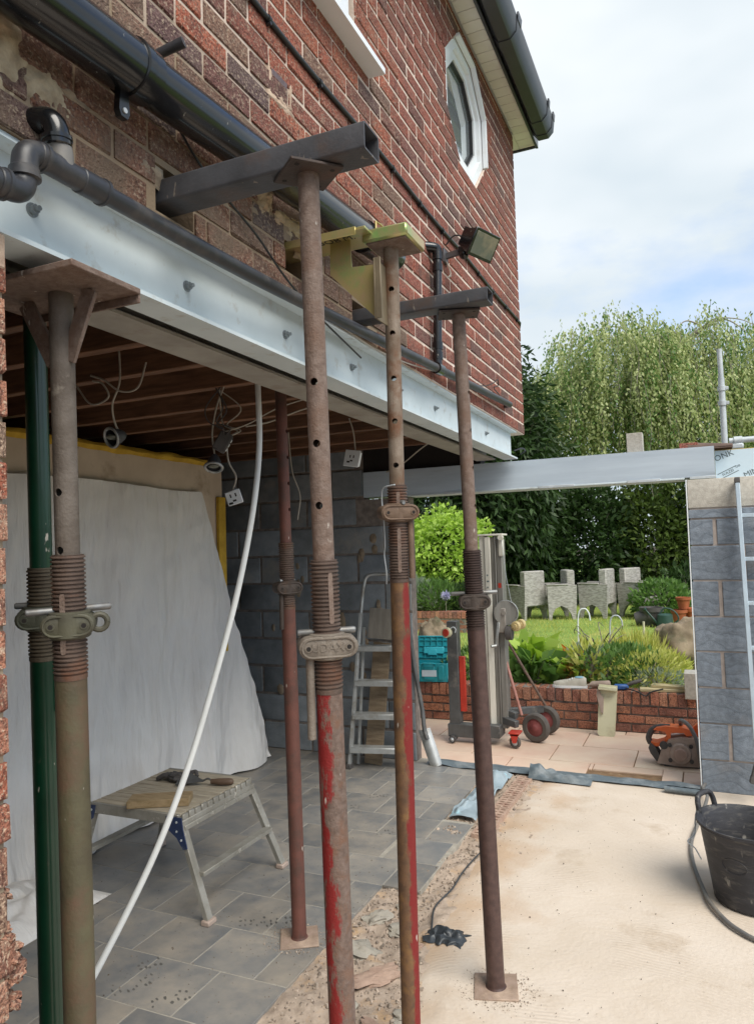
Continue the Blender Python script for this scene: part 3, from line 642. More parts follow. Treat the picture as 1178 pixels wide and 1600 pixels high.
for i, (dd, poly, a, b, z0, z1, kind, whole) in enumerate(cands):
    dx = random.uniform(-.0008, .0025) + (random.uniform(-.0005, .002) if kind == 'soot' else 0)
    if i < 300:
        if whole:
            place('brick', random.choice(BM[kind] if b-a > .15 else BMh[kind]), wall, (WX-BD/2+dx, (a+b)/2, (z0+z1)/2), (random.uniform(-.006, .006), random.uniform(-.01, .01), random.uniform(-.008, .008)))
        else:
            g = G(); g.prism([(p[0], p[1]) for p in poly], (WX-BD+dx, 0, 0), (0, 1, 0), (0, 0, 1), (1, 0, 0), BD); obj('brick', g, MB[kind, False], wall)
    else:
        if whole: rest[kind].box((WX-BD+dx, a, z0), (WX+dx, b, z1), .003)
        else: rest[kind].prism([(p[0], p[1]) for p in poly], (WX-BD+dx, 0, 0), (0, 1, 0), (0, 0, 1), (1, 0, 0), BD)
for k in rest:
    if rest[k].v: obj('brickwork', rest[k], MB[k, True], wall, kind='stuff')

# mortar smears and broken patches on the old low part: rough height fields that emerge from the brick face
def crust(g, y, z, ry, rz, h, n=18, sd=0.0):
    def fn(u, v):
        a, b = (u-.5)*2, (v-.5)*2; d = a*a+b*b
        hh = h*(1.0-d*1.25+.9*nz(a*1.4+sd, b*1.4+y*7, z*9)+.45*nz(a*4+sd, b*4, y*5)+.25*nz(a*9+sd, b*9, y*5))
        return (WX-.004+max(-.012, hh), y+ry*a, z+rz*b)
    g.grid(n, n, fn)
g = G()
for i in range(26):
    s = random.uniform(.014, .045); crust(g, random.uniform(.95, 2.95), random.uniform(2.44, 2.80), s*random.uniform(.8, 2.0), s*random.uniform(.4, .9), random.uniform(.004, .0065), 14, i*3.7)
obj('mortar_smear', g, M_mortar_old, wall, kind='stuff', fix=False)
for i, (y, z, a, b, h) in enumerate([(.95, 2.615, .10, .12, .011), (1.06, 2.55, .07, .07, .009), (.90, 2.50, .08, .08, .010), (1.30, 2.765, .17, .030, .020), (1.56, 2.80, .20, .026, .016), (1.87, 2.70, .06, .07, .018), (2.05, 2.66, .12, .045, .016), (.98, 2.73, .10, .05, .010)]):
    g = G(); crust(g, y, z, a, b, h, 44, 11.3*i); obj('broken_mortar', g, M_broken, wall, fix=False)
# pale repointed brick beside the cable
g = G(); g.box((WX-.03, 1.93, 3.068), (WX+.002, 2.03, 3.135), .006); obj('repaired_brick', g, mat('repair_brick', rgb('6a5c60'), rgb('574b50'), 60, .9, bump=.6, bscale=150), wall)
g = G(); crust(g, 1.985, 3.045, .10, .035, .008, 26, 2.2); crust(g, 1.915, 3.10, .022, .07, .006, 18, 5.2); crust(g, 2.045, 3.10, .022, .07, .006, 18, 9.1)
obj('repair_mortar', g, M_mortar, wall, kind='stuff', fix=False)

# ---- windows
def ring_prism(g, outer, inner, x0, x1):
    n = len(outer)
    vs = [(x0, *p) for p in outer]+[(x0, *p) for p in inner]+[(x1, *p) for p in outer]+[(x1, *p) for p in inner]; fs = []
    for i in range(n):
        j = (i+1) % n
        fs += [(i, j, n+j, n+i), (2*n+i, 3*n+i, 3*n+j, 2*n+j), (i, 2*n+i, 2*n+j, j), (n+i, n+j, 3*n+j, 3*n+i)]
    g.add(vs, fs)
def octp(r): return [(OC[0]+r*math.cos(R(22.5+45*k)), OC[1]+r*math.sin(R(22.5+45*k))) for k in range(8)]
g = G(); ring_prism(g, octp(.414), octp(.355), -1.255, -1.185); ow = obj('octagonal_window', g, M_white, house)
g = G(); ring_prism(g, octp(.354), octp(.30), -1.262, -1.205); obj('sash', g, M_white, ow)
g = G(); ring_prism(g, octp(.299), octp(.288), -1.25, -1.215); obj('seal', g, M_cabledk, ow)
g = G(); g.prism(octp(.287), (-1.235, 0, 0), (0, 1, 0), (0, 0, 1), (-1, 0, 0), .01); obj('pane', g, M_glass, ow)
g = G()
for i in range(8):                                                  # white outer trim bead proud of the brick
    if i in (0, 1, 7):
        p, q = octp(.418)[i], octp(.418)[(i+1) % 8]; g.bar((-1.166, *p), (-1.166, *q), .03, .022, (0, p[0]-OC[0], p[1]-OC[1]), .003)
obj('trim', g, M_white, ow)
g = G(); g.prism(octp(.42), (-1.29, 0, 0), (0, 1, 0), (0, 0, 1), (-1, 0, 0), .01); obj('dark_room', g, M_void, ow)
g = G(); ring_prism(g, rect(.9, 2.555, 3.59, 4.66), rect(.97, 2.49, 3.655, 4.60), -1.25, -1.185); w1 = obj('window', g, M_white, house)
g = G(); ring_prism(g, rect(.97, 2.489, 3.656, 4.6), rect(1.03, 2.435, 3.71, 4.54), -1.245, -1.195); obj('sash', g, M_white, w1)
g = G(); g.box((-1.235, 1.03, 3.71), (-1.225, 2.434, 4.54)); obj('pane', g, M_glass, w1)
g = G(); g.box((-1.30, .9, 3.59), (-1.27, 2.555, 4.65)); obj('dark_room', g, M_void, w1)
g = G(); g.prism([(-1.25, 3.553), (-1.095, 3.545), (-1.095, 3.570), (-1.105, 3.578), (-1.25, 3.588)], (0, .8, 0), (1, 0, 0), (0, 0, 1), (0, 1, 0), 1.9); obj('sill', g, M_white, w1)
# ---- eaves
EY = 5.635
g = G(); g.box((-1.40, YL, 4.735), (-1.045, EY-.01, 4.745)); soff = obj('soffit', g, M_soffit, house)
y = YL
while y < EY-.02:
    g = G(); g.box((-1.165 if y < 5.3 else -1.165, y+.002, 4.712), (-1.042, min(y+.098, EY-.004), 4.734), .002); obj('soffit_board', g, M_soffit, soff); y += .10
g = G(); g.box((-1.5, WEND+.002, 4.712), (-1.167, EY-.004, 4.734), .002); obj('soffit_board', g, M_soffit, soff)
g = G(); g.box((-1.04, YL, 4.685), (-1.022, EY, 4.90), .002); fas = obj('fascia', g, M_fascia, house)
g = G(); g.box((-1.55, EY, 4.70), (-1.041, EY+.018, 4.90), .002); obj('verge_board', g, M_fascia, house)
prof = [(-1.018, 4.80), (-1.016, 4.70), (-.985, 4.655), (-.915, 4.655), (-.880, 4.69), (-.868, 4.785), (-.874, 4.785), (-.887, 4.696), (-.918, 4.662), (-.982, 4.662), (-1.010, 4.703), (-1.012, 4.80)]
g = G(); g.prism(prof, (0, YL, 0), (1, 0, 0), (0, 0, 1), (0, 1, 0), 5.46-YL); gut = obj('gutter', g, M_fascia, house)
def big(p, s, c=(-.945, 4.72)): return [(c[0]+(x-c[0])*s, c[1]+(z-c[1])*s) for x, z in p]
for yy, w in ((4.27, .09), (5.22, .05), (5.40, .06)):
    g = G(); g.prism(big(prof, 1.07), (0, yy, 0), (1, 0, 0), (0, 0, 1), (0, 1, 0), w); g.bar((-.868, yy+w/2, 4.76), (-.862, yy+w/2, 4.81), w, .012, (1, 0, 0), .002); obj('bracket', g, M_fascia, gut)
g = G(); g.prism(big(prof[:6], 1.06), (0, 5.458, 0), (1, 0, 0), (0, 0, 1), (0, 1, 0), .012); obj('stop_end', g, M_fascia, gut)
g = G(); g.prism([(-.95, 4.84), (-.95, 4.88), (-5, 7.0), (-5, 6.96)], (0, YL, 0), (1, 0, 0), (0, 0, 1), (0, 1, 0), EY+.05-YL); obj('roof', g, mat('roof_tiles', rgb('5a4a44'), rgb('47403c'), 5, .9), house)  # unseen roof slab, added so the daylight comes out right
g = G(); g.box((-8.5, WEND-.135, 2.214), (-1.475, WEND-.01, 4.72)); g.box((-8.5, YL-.1, -.1), (-8.3, WEND, 4.7)); g.box((-8.4, YL-.25, -.1), (-1.2, YL-.02, 4.7)); obj('side_wall', g, M_void, house)  # dark-coloured closing walls, mostly unseen, added to keep the interior dark

# ---- jagged brick pier at the left
g = G(); g.box((-1.43, YL, -.05), (WX-.006, .9585, 2.215)); pier = obj('pier', g, M_mortar_old, house)
PM = [brick_mesh(.215, BH, .1, 80+i, MB_P, .003) for i in range(4)]
gj = G(); k = 0; z = .01
while z < 2.14:
    y = .964+random.uniform(-.004, .003)
    if .80 < z < .86: y = 1.012
    if .86 <= z < .94: y = .980
    n = 0; off = 0 if k % 2 else 0
    while y > .45:
        l = .215 if not (n == 0 and k % 2) else .13
        if y > .72:
            place('brick', random.choice(PM), pier, (WX-.05, y-l/2, z+BH/2), (0, random.uniform(-.01, .01), random.uniform(-.01, .01)), (1, l/.215, 1))
        else: gj.box((WX-.1, y-l, z), (WX, y, z+BH), .003)
        y -= l+.011; n += 1
    z += CP; k += 1
obj('brickwork', gj, MB['old', True], pier, kind='stuff')
g = G(); g.box((WX-.10, .80, 2.145), (WX+.002, .962, 2.213), .004); obj('mortar_pad', g, M_mortar, pier)
g = G()
for (y, z, s) in [(.97, .93, .03), (.985, .885, .035), (1.0, .845, .03), (.99, .80, .025), (.975, 1.0, .018)]:
    g.ball((WX-.04, y-.012, z), (.04, s, s*.8), 30, 20, lambda d, y=y: .9+.45*nz(d.x*2+y*40, d.y*2, d.z*2)+.3*nz(d.x*6+y*40, d.y*6, d.z*6)+.15*nz(d.x*15+y*40, d.y*15, d.z*15))
obj('broken_mortar', g, MB_P, pier, ang=60)

# ---- joists and floor over the opened room
g = G(); g.box((-8, .0, 2.555), (-1.475, 5.2, 2.58)); bd = obj('ceiling', g, M_floorboard, kind='structure')
for i, y in enumerate((.55, .95, 1.32, 1.68, 2.03, 2.38, 2.73, 3.09, 3.45, 3.82, 4.2, 4.6, 5.0)):
    g = G(); z0 = 2.352+random.uniform(-.006, .006); g.box((-4.3, y-.024, z0), (-1.40, y+.024, 2.553), .003); obj('joist', g, M_joist, bd)
g = G()
for i in range(16):
    y = .1+i*.32; g = G(); g.box((-8, y+.003, 2.549), (-1.476, y+.317, 2.5545)); obj('floorboard', g, M_floorboard, bd)

# ================================================================== STEEL
def isec(x0, x1, z0, z1, tf=.010, tw=.008):
    c = (x0+x1)/2
    return [(x0, z0), (x1, z0), (x1, z0+tf), (c+tw/2, z0+tf), (c+tw/2, z1-tf), (x1, z1-tf), (x1, z1), (x0, z1), (x0, z1-tf), (c-tw/2, z1-tf), (c-tw/2, z0+tf), (x0, z0+tf)]
bA = thing('steel_beam', 'long pale grey steel beam with bolts carrying the house wall', 'beam', (-1.235, .4, 2.22))
g = G(); g.prism(isec(-1.278, -1.18, 2.22, 2.42), (0, .35, 0), (1, 0, 0), (0, 0, 1), (0, 1, 0), 4.84); obj('beam_body', g, M_beam, bA)
M_boltz = mat('bolt_zinc', rgb('8f9597'), rgb('777d80'), 20, .4, metal=.4)
for y in (1.07, 1.565, 2.07, 2.57, 3.06, 3.55, 4.05, 4.515):
    g = G(); g.cyl((-1.2258, y, 2.318), (-1.2225, y, 2.318), .015, seg=16); g.cyl((-1.2225, y, 2.318), (-1.212, y, 2.318), .0105, seg=6); g.cyl((-1.212, y, 2.318), (-1.202, y, 2.318), .0055, seg=10); obj('bolt', g, M_boltz, bA)
bB = thing('steel_beam', 'second steel beam behind the bolted one, only its flat underside showing', 'beam', (-1.395, .4, 2.22))
g = G(); g.prism(isec(-1.468, -1.334, 2.222, 2.42), (0, .35, 0), (1, 0, 0), (0, 0, 1), (0, 1, 0), 4.80); obj('beam_body', g, mat('beam_dusty', rgb('a09c94'), rgb('8c877f'), 6, .7, c3=rgb('857a70'), s3=8), bB)
bC = thing('steel_beam', 'blue-grey steel cross beam spanning from house corner to block pillar', 'beam', (-1.2, 5.25, 2.01))
g = G(); g.prism([(5.235, 2.016), (5.43, 2.016), (5.43, 2.028), (5.249, 2.032), (5.249, 2.196), (5.43, 2.200), (5.43, 2.212), (5.235, 2.212)], (-2.42, 0, 0), (0, 1, 0), (0, 0, 1), (1, 0, 0), 2.515); obj('beam_body', g, M_beam2, bC)
g = G(); g.box((-2.05, 5.232, 2.004), (-.09, 5.42, 2.0155), .002); obj('soffit_plate', g, M_beam, bC)
for (a, b) in ((-1.05, -.80), (-.45, -.24), (-.06, .10), (-1.75, -1.6)):
    g = G(); g.box((a, 5.226, 2.002), (b, 5.234, 2.020), .002); obj('shim', g, M_galv, bC)

# ================================================================== BLOCKWORK
bw = thing('block_wall', 'dark grey concrete block wall at the back of the opened room', 'wall', (-2.9, 5.35, 0))
g = G(); g.box((-4.4, 5.258, -.05), (-2.05, 5.36, 2.0)); g.box((-4.4, 5.262, 2.001), (-2.43, 5.36, 2.56)); obj('mortar', g, M_mortar_dk, bw)
k = 0; z = .006
while z < 2.5:
    h = min(.215, 2.55-z); x = -2.052-(.22 if k % 2 else 0)
    xs = [(-2.052, x)] if k % 2 else []
    while x > -4.3: xs.append((x, x-.44)); x -= .45
    for (a, b) in xs:
        if z > 1.79 and a > -2.42:
            if b > -2.6: continue
        if z+h > 2.0 and a > -2.43: a = -2.435
        if a-b < .05: continue
        hh = h
        if z < 2.0 < z+h and a > -2.43: hh = 2.0-z
        g = G(); g.box((b+.01, 5.25+random.uniform(-.003, .003), z), (a, 5.345, z+hh-.01), .004)
        g.v = [(p[0]+random.uniform(-.002, .002), p[1]+random.uniform(-.002, .002), p[2]+random.uniform(-.002, .002)) for p in g.v]
        obj('block', g, M_block, bw)
    z += .225; k += 1
g = G()
for i in range(22):
    x = random.uniform(-3.3, -2.3); z = random.uniform(.35, 1.7); s = random.uniform(.012, .03)
    g.ball((x, 5.246, z), (s, .007, s*random.uniform(1.2, 3)), 9, 6, lambda d, i=i: 1+.5*nz(d.x*3+i*7, d.y*3, d.z*3))
obj('plaster_dab', g, mat('plaster_dab', rgb('9a8a76'), rgb('7d6e5c'), 12, .95), bw)

bp = thing('block_pillar', 'blue-grey block wall end under the right end of cross beam', 'wall', (.3, 5.25, 0))
g = G(); g.box((-.068, 5.208, -.05), (1.6, 5.42, 1.995)); obj('mortar', g, mat('mortar_pinkgrey', rgb('b0a49c'), rgb('9b8f88'), 20, .95, bump=.6), bp)
rowz = [(0.0, .195, 0), (.205, .425, .165), (.435, .652, 0), (.662, .88, .145), (.89, 1.105, 0), (1.115, 1.335, .155), (1.345, 1.562, .31), (1.572, 1.735, .14), (1.745, 1.80, .0), (1.81, 1.998, .0)]
for i, (z0, z1, first) in enumerate(rowz):
    x = -.077; seq = []
    if first: seq.append((x, x+first)); x += first+(.022 if first < .2 else .012)
    while x < 1.55: seq.append((x, min(x+.44, 1.6))); x += .452
    for (a, b) in seq:
        g = G(); g.box((a, 5.20+random.uniform(-.003, .003), z0), (b, 5.425, z1), .004)
        g.v = [(p[0]+random.uniform(-.002, .002), p[1]+random.uniform(-.002, .002), p[2]+random.uniform(-.002, .002)) for p in g.v]
        obj('block', g, M_blocklight if i == 9 else M_blockblue, bp)
g = G(); g.box((-.086, 5.196, .0), (-.079, 5.215, 1.998), .001); obj('corner_bead', g, M_white, bp)

# partition with plasterboard, foam and yellow edge
pw = thing('partition_wall', 'bare plaster partition with a yellow foam strip along its top', 'wall', (-3.22, 3.3, 0))
g = G(); g.box((-3.32, -.5, -.02), (-3.22, 4.48, 2.255)); obj('plasterboard', g, M_plaster, pw)
def foam_pt(u, v):
    y = -.3+4.7*u; return (-3.215+.02*math.sin(v*math.pi)+.008*nz(y, v, 0, 9), y, 2.235+.05*v+.012*nz(y, v*2, 3, 6))
g = G(); g.grid(120, 4, foam_pt); g.box((-3.31, -.3, 2.257), (-3.225, 4.4, 2.28)); obj('foam_strip', g, M_foam, pw, fix=False)
g = G(); g.box((-3.215, 4.40, .9), (-3.19, 4.485, 2.02), .003); obj('edge_strip', g, M_foam, pw)
g = G(); g.box((-4.6, 4.4, -.02), (-4.4, 5.3, 2.56)); obj('recess_wall', g, M_void, pw)
# ================================================================== ACROW PROPS
def frame_from(B, T):
    B, T = V(B), V(T); z = (T-B).normalized(); toc = (CAM-B); toc.z = 0; y = -toc.normalized(); y = (y-z*y.dot(z)).normalized(); x = y.cross(z)
    return MX(((x.x, y.x, z.x, B.x), (x.y, y.y, z.y, B.y), (x.z, y.z, z.z, B.z), (0, 0, 0, 1))), (T-B).length
def holed_tube(name, r, ri, z0, z1, holes, ang, rh):
    def cylmesh(rr, a, b, seg=28):
        bm = bmesh.new(); bmesh.ops.create_cone(bm, cap_ends=True, segments=seg, radius1=rr, radius2=rr, depth=b-a, matrix=MX.Translation((0, 0, (a+b)/2)))
        me = bpy.data.meshes.new('t'); bm.to_mesh(me); bm.free(); return me
    body = bpy.data.objects.new('tmp_b', cylmesh(r, z0, z1)); COL.objects.link(body)
    core = cylmesh(ri, z0-.01, z1+.01)
    bm = bmesh.new(); bm.from_mesh(core)
    objs = [body]
    co = bpy.data.objects.new('tmp_c', core); COL.objects.link(co); objs.append(co)
    m = body.modifiers.new('b', 'BOOLEAN'); m.operation = 'DIFFERENCE'; m.solver = 'EXACT'; m.object = co
    for h in holes:
        me = cylmesh(rh, -.06, .06, 14); me.transform(MX.Translation((0, 0, h)) @ MX.Rotation(ang, 4, 'Z') @ MX.Rotation(R(90), 4, 'X'))
        o = bpy.data.objects.new('tmp_h', me); COL.objects.link(o); objs.append(o)
        m = body.modifiers.new('b', 'BOOLEAN'); m.operation = 'DIFFERENCE'; m.solver = 'EXACT'; m.object = o
    bm.free()
    dg = bpy.context.evaluated_depsgraph_get(); dg.update()
    me = bpy.data.meshes.new_from_object(body.evaluated_get(dg)); me.name = name
    for o in objs:
        d = o.data; bpy.data.objects.remove(o); bpy.data.meshes.remove(d)
    me.materials.clear(); finish(me, 35); return me
def stadium(L_, r, n=8):
    return [(L_/2+r*math.cos(R(-90+180*i/n)), r*math.sin(R(-90+180*i/n))) for i in range(n+1)]+[(-L_/2+r*math.cos(R(90+180*i/n)), r*math.sin(R(90+180*i/n))) for i in range(n+1)]
M_dustplate = mat('dusty_plate', rgb('a08a7c'), rgb('84705f'), 14, .85, bump=.4, bscale=120, c3=rgb('c0a894'), s3=8, r3=(.5, .7))
def prop(label, B, T, zt, zb, zc, mo, mi, mc, holes=(), hang=0, lug=0, pin=(0, .07), hbar=None, rO=.0302, rI=.0242, pitch=.0092, mth=None, slot=None, plate=None, ring=False, txt=None, bplate=True, cw=.062):
    M, Ln = frame_from(B, T); mth = mth or M_thread
    t = thing('steel_prop', label, 'prop', M=M)
    if bplate: g = G(); g.box((-.078, -.078, 0), (.078, .078, .007), .0015); obj('base_plate', g, M_dustplate if mo is not M_green else M_rustdk, t, world=False)
    g = G(); g.rings([(V((0, 0, .006)), rO+.006), (V((0, 0, .012)), rO+.001), (V((0, 0, .016)), rO), (V((0, 0, zb)), rO)], 28); obj('outer_tube', g, mo, t, world=False)
    pr = [(V((0, 0, zb-.002)), rO+.0012), (V((0, 0, zb+.008)), rO+.0012)]; z = zb+.009; r0, r1 = rO-.0012, rO+.0026
    while z < zt-pitch:
        pr += [(V((0, 0, z)), r0), (V((0, 0, z+pitch*.22)), r0), (V((0, 0, z+pitch*.42)), r1), (V((0, 0, z+pitch*.72)), r1), (V((0, 0, z+pitch*.95)), r0)]; z += pitch
    pr += [(V((0, 0, z+.001)), rO), (V((0, 0, zt)), rO), (V((0, 0, zt)), rI+.0006)]
    g = G(); g.rings(pr, 28); th = obj('thread', g, mth, t, world=False, ang=25)
    if slot:
        for (a, b, an) in slot:                         # flat-bottomed keyway let into the thread
            g = G(); ca, sa = math.cos(R(an)), math.sin(R(an)); rd = V((sa, -ca, 0)); tg = V((ca, sa, 0))
            pts = [(-.0055, a+.006), (-.0035, a), (.0035, a), (.0055, a+.006), (.0055, b-.006), (.0035, b), (-.0035, b), (-.0055, b-.006)]
            g.prism(pts, rd*(rO-.006), tg, (0, 0, 1), rd, .0085); obj('slot', g, M_rust, th, world=False)
    me = holed_tube('inner_tube', rI, rI-.004, zt-.10, Ln-.006, list(holes), R(hang), .0088)
    me.materials.append(mi); obj('inner_tube', me, None, t, world=False)
    # collar nut with two lugs
    g = G(); Rz = MX.Translation((0, 0, zc)) @ MX.Rotation(R(lug), 4, 'Z'); h = .025
    st = stadium(cw+.018, h, 8); n = len(st); vs = []; fs = []
    lay = [(-.0405, .90, .86), (-.0385, .97, .96), (-.034, 1, 1), (.034, 1, 1), (.0385, .97, .96), (.0405, .90, .86)]
    for yy, s_, q_ in lay: vs += [(x*s_, yy, z*q_) for x, z in st]
    for i in range(len(lay)-1):
        for k in range(n): fs.append((i*n+k, i*n+(k+1) % n, (i+1)*n+(k+1) % n, (i+1)*n+k))
    fs += [tuple(range(n-1, -1, -1)), tuple((len(lay)-1)*n+k for k in range(n))]
    g.add(vs, fs, Rz); g.rings([(V((0, 0, zc-.030)), rO+.006), (V((0, 0, zc-.026)), rO+.011), (V((0, 0, zc+.026)), rO+.011), (V((0, 0, zc+.029)), rO+.006)], 28)
    col = obj('collar_nut', g, mc, t, world=False)
    g = G(); rim = [Rz @ V((x*.88, -.0412, z*.82)) for x, z in stadium(cw+.018, h, 8)]; g.tube(rim+[rim[0]], .0026, 6, caps=False); obj('collar_rim', g, mc, col, world=False)
    for sx_ in (-1, 1):
        g = G(); p0 = Rz @ V((sx_*(cw/2+.012), -.039, 0)); p1 = Rz @ V((sx_*(cw/2+.012), -.0432, 0)); g.cyl(p0, p1, .0080, seg=16); rv = obj('lug_boss', g, mc, col, world=False)
        g = G(); g.cyl(p1, Rz @ V((sx_*(cw/2+.012), -.0436, 0)), .0052, seg=12); obj('lug_hole', g, M_void, col, world=False)
    if txt:
        me = text_mesh(txt, .026, .0028, MX.Identity(4)); me.transform(Rz @ MX.Translation((-.002, -.0400, 0)) @ MX.Rotation(R(90), 4, 'X')); o = obj('lettering', me, mc, col, world=False)
    # pin through the slot
    a, hl = pin; d = V((math.cos(R(a)), math.sin(R(a)), 0)); zc2 = zc+.031
    g = G(); g.rings([(V((0, 0, zc2))-d*hl, .006), (V((0, 0, zc2))-d*(hl-.003), .0078), (V((0, 0, zc2))+d*(hl-.004), .0078), (V((0, 0, zc2))+d*hl, .006)], 12); obj('pin', g, M_pin, t, world=False)
    if hbar:                                            # hanging turning handle
        s_, ln = hbar; p = Rz @ V((s_*(cw/2+.004), -.012, -.010)); g = G()
        g.tube(smooth([p+V((0, 0, .02)), p, p+V((s_*.004, -.004, -.03)), p+V((s_*.006, -.004, -ln))], 5), .0098, 12); obj('handle', g, mc, t, world=False)
    if ring:
        c = Rz @ V((cw/2+.040, 0, 0)); g = G(); pts = arc(c, (1, 0, 0), (0, 0, 1), .017, 0, 360, 18); g.tube(pts, .0065, 8, caps=False); obj('ring_lug', g, mc, t, world=False)
    if plate:
        g = G(); sx_, sy_, an, th_ = plate; Pz = MX.Translation((0, 0, Ln)) @ MX.Rotation(R(an), 4, 'Z'); g.box((-sx_/2, -sy_/2, -th_), (sx_/2, sy_/2, 0), .0015, Pz); hp = obj('head_plate', g, M_rustdk, t, world=False)
        for x in (-1, 1):
            for y in (-1, 1):
                g = G(); c = Pz @ V((x*(sx_/2-.02), y*(sy_/2-.02), -th_-.0004)); g.cyl(c, c+V((0, 0, .003)), .006, seg=12); obj('plate_hole', g, M_void, hp, world=False)
    return t
P1 = prop('thick rusty prop with red spray on its left, lettered collar, nearest the camera', (-.797, 1.545, 0), (-.783, 1.443, 2.466), 1.583, 1.285, 1.39, M_p1, M_rust, M_cast,
          holes=(1.565+.0, 1.706, 1.846, 1.985), hang=-14, lug=6, pin=(8, .066), hbar=(-1, .195), slot=((1.44, 1.555, 24),), plate=(.125, .125, 22, .007), txt='UDAX', cw=.066)
P2 = prop('rusty prop with a red painted stripe carrying the zinc wall bracket', (-.924, 2.243, 0), (-.868, 2.140, 2.575), 1.808, 1.50, 1.72, M_p2, mat('steel_rust_pale', rgb('8a7c6e'), rgb('6a5848'), 16, .7, metal=.15, bump=.4, bscale=180, c3=rgb('6b4a34'), s3=9, r3=(.48, .62)), mat('cast_brown', rgb('7a6554'), rgb('5f4c3e'), 14, .65, metal=.25, bump=.4, c3=rgb('6b4a34'), s3=10),
          holes=(1.87, 2.01, 2.146, 2.29, 2.43), hang=-4, lug=14, pin=(-64, .045), hbar=(1, .20), slot=((1.53, 1.67, 4), (1.745, 1.785, 4)), cw=.058)
P3 = prop('dark brown prop standing alone on the cream screed under a black box needle', (-.763, 2.671, .002), (-.790, 2.595, 2.472), 1.588, 1.30, 1.40, M_p3, M_rust, M_castdk,
          holes=(1.75, 1.89, 2.03, 2.17), hang=72, lug=3, pin=(4, .085), rO=.0325, rI=.0245, plate=(.150, .11, 5, .008), cw=.05, mth=mat('thread_dark', rgb('4a3a34'), rgb('382b27'), 16, .6, metal=.3, bump=.3))
P4 = prop('slim red-brown prop standing on the tiles behind the white pipe', (-1.606, 2.716, .002), (-1.60, 2.655, 2.352), 1.642, 1.365, 1.452, M_red, M_red, M_castdk,
          holes=(1.78, 1.89, 2.0, 2.11), hang=62, lug=18, pin=(40, .04), hbar=(-1, .16), plate=(.13, .13, 0, .007), cw=.046)
P5 = prop('olive prop with a bracketed head plate under the beams, beside green prop', (-1.308, 1.272, 0), (-1.25, 1.166, 2.186), 1.612, 1.345, 1.462, M_olive, mat('steel_mottled', rgb('6d645c'), rgb('52483f'), 12, .7, metal=.15, bump=.4, bscale=150, c3=rgb('958c80'), s3=8, r3=(.6, .72)), mat('cast_olive', rgb('5c5a48'), rgb('47443a'), 12, .6, metal=.2, bump=.4),
          holes=(1.623, 1.748), hang=-38, lug=-6, pin=(12, .088), ring=True, slot=((1.40, 1.53, -22),), rO=.0335, rI=.0255, cw=.042)
P6 = prop('glossy dark green prop at far left behind the olive prop', (-1.535, 1.402, 0), (-1.468, 1.288, 2.212), 1.585, 1.36, 1.462, M_green, M_green, mat('cast_greenish', rgb('4f5245'), rgb('3f4036'), 12, .6, metal=.2, bump=.4),
          holes=(), lug=-4, pin=(172, .062), hbar=(1, .22), rO=.0315, rI=.0262, cw=.05, mth=mat('thread_olive', rgb('5a5244'), rgb('43392e'), 14, .6, metal=.25, bump=.3))
# head of the olive prop: thick plate and two knee braces
M5 = WM[P5]
g = G(); g.box((-1.44, 1.055, 2.176), (-1.102, 1.25, 2.190), .002); g.box((-1.438, 1.245, 2.158), (-1.104, 1.251, 2.176), .001); obj('head_plate', g, M_rust, P5)
for s_ in (-1, 1):
    g = G(); a = V((-1.256, 1.172, 2.03)); b = V((-1.262+s_*.095, 1.168, 2.174)); g.bar(a+V((s_*.02, 0, 0)), b, .010, .040, (s_*.8, 0, -.5), .0015); obj('knee_brace', g, M_rust, P5)
# steel sling ring/chain on P2
g = G(); c0 = V((-.905, 2.13, 1.80))
pts = smooth([(-.868, 2.11, 1.802), (-.915, 2.13, 1.795), (-.93, 2.15, 1.76), (-.93, 2.16, 1.70), (-.932, 2.17, 1.62), (-.94, 2.18, 1.585), (-.93, 2.17, 1.53), (-.935, 2.18, 1.49)], 6)
g.tube(pts, .0022, 6); obj('pin_chain', g, M_galv, P2)

# ---- needles
def needle(label, x0, x1, y0, y1, z0, z1):
    g = G(); t = .004; r = .007
    def rr(y0, y1, z0, z1, r, n=4):
        o = []
        for cy, cz, a in ((y1-r, z0+r, -90), (y1-r, z1-r, 0), (y0+r, z1-r, 90), (y0+r, z0+r, 180)):
            for i in range(n+1): o.append((cy+r*math.cos(R(a+90*i/n)), cz+r*math.sin(R(a+90*i/n))))
        return o
    ring_prism(g, rr(y0, y1, z0, z1, r), rr(y0+t, y1-t, z0+t, z1-t, r-t), x0, x1)
    o = obj('steel_needle', g, M_steel, ang=50); tag(o, label, 'needle'); return o
needle('black hollow box section resting on the nearest prop, poking into the wall', -1.36, -.625, 1.408, 1.488, 2.468, 2.530)
needle('black hollow box section on the far prop near the floodlight', -1.36, -.655, 2.508, 2.586, 2.474, 2.524)

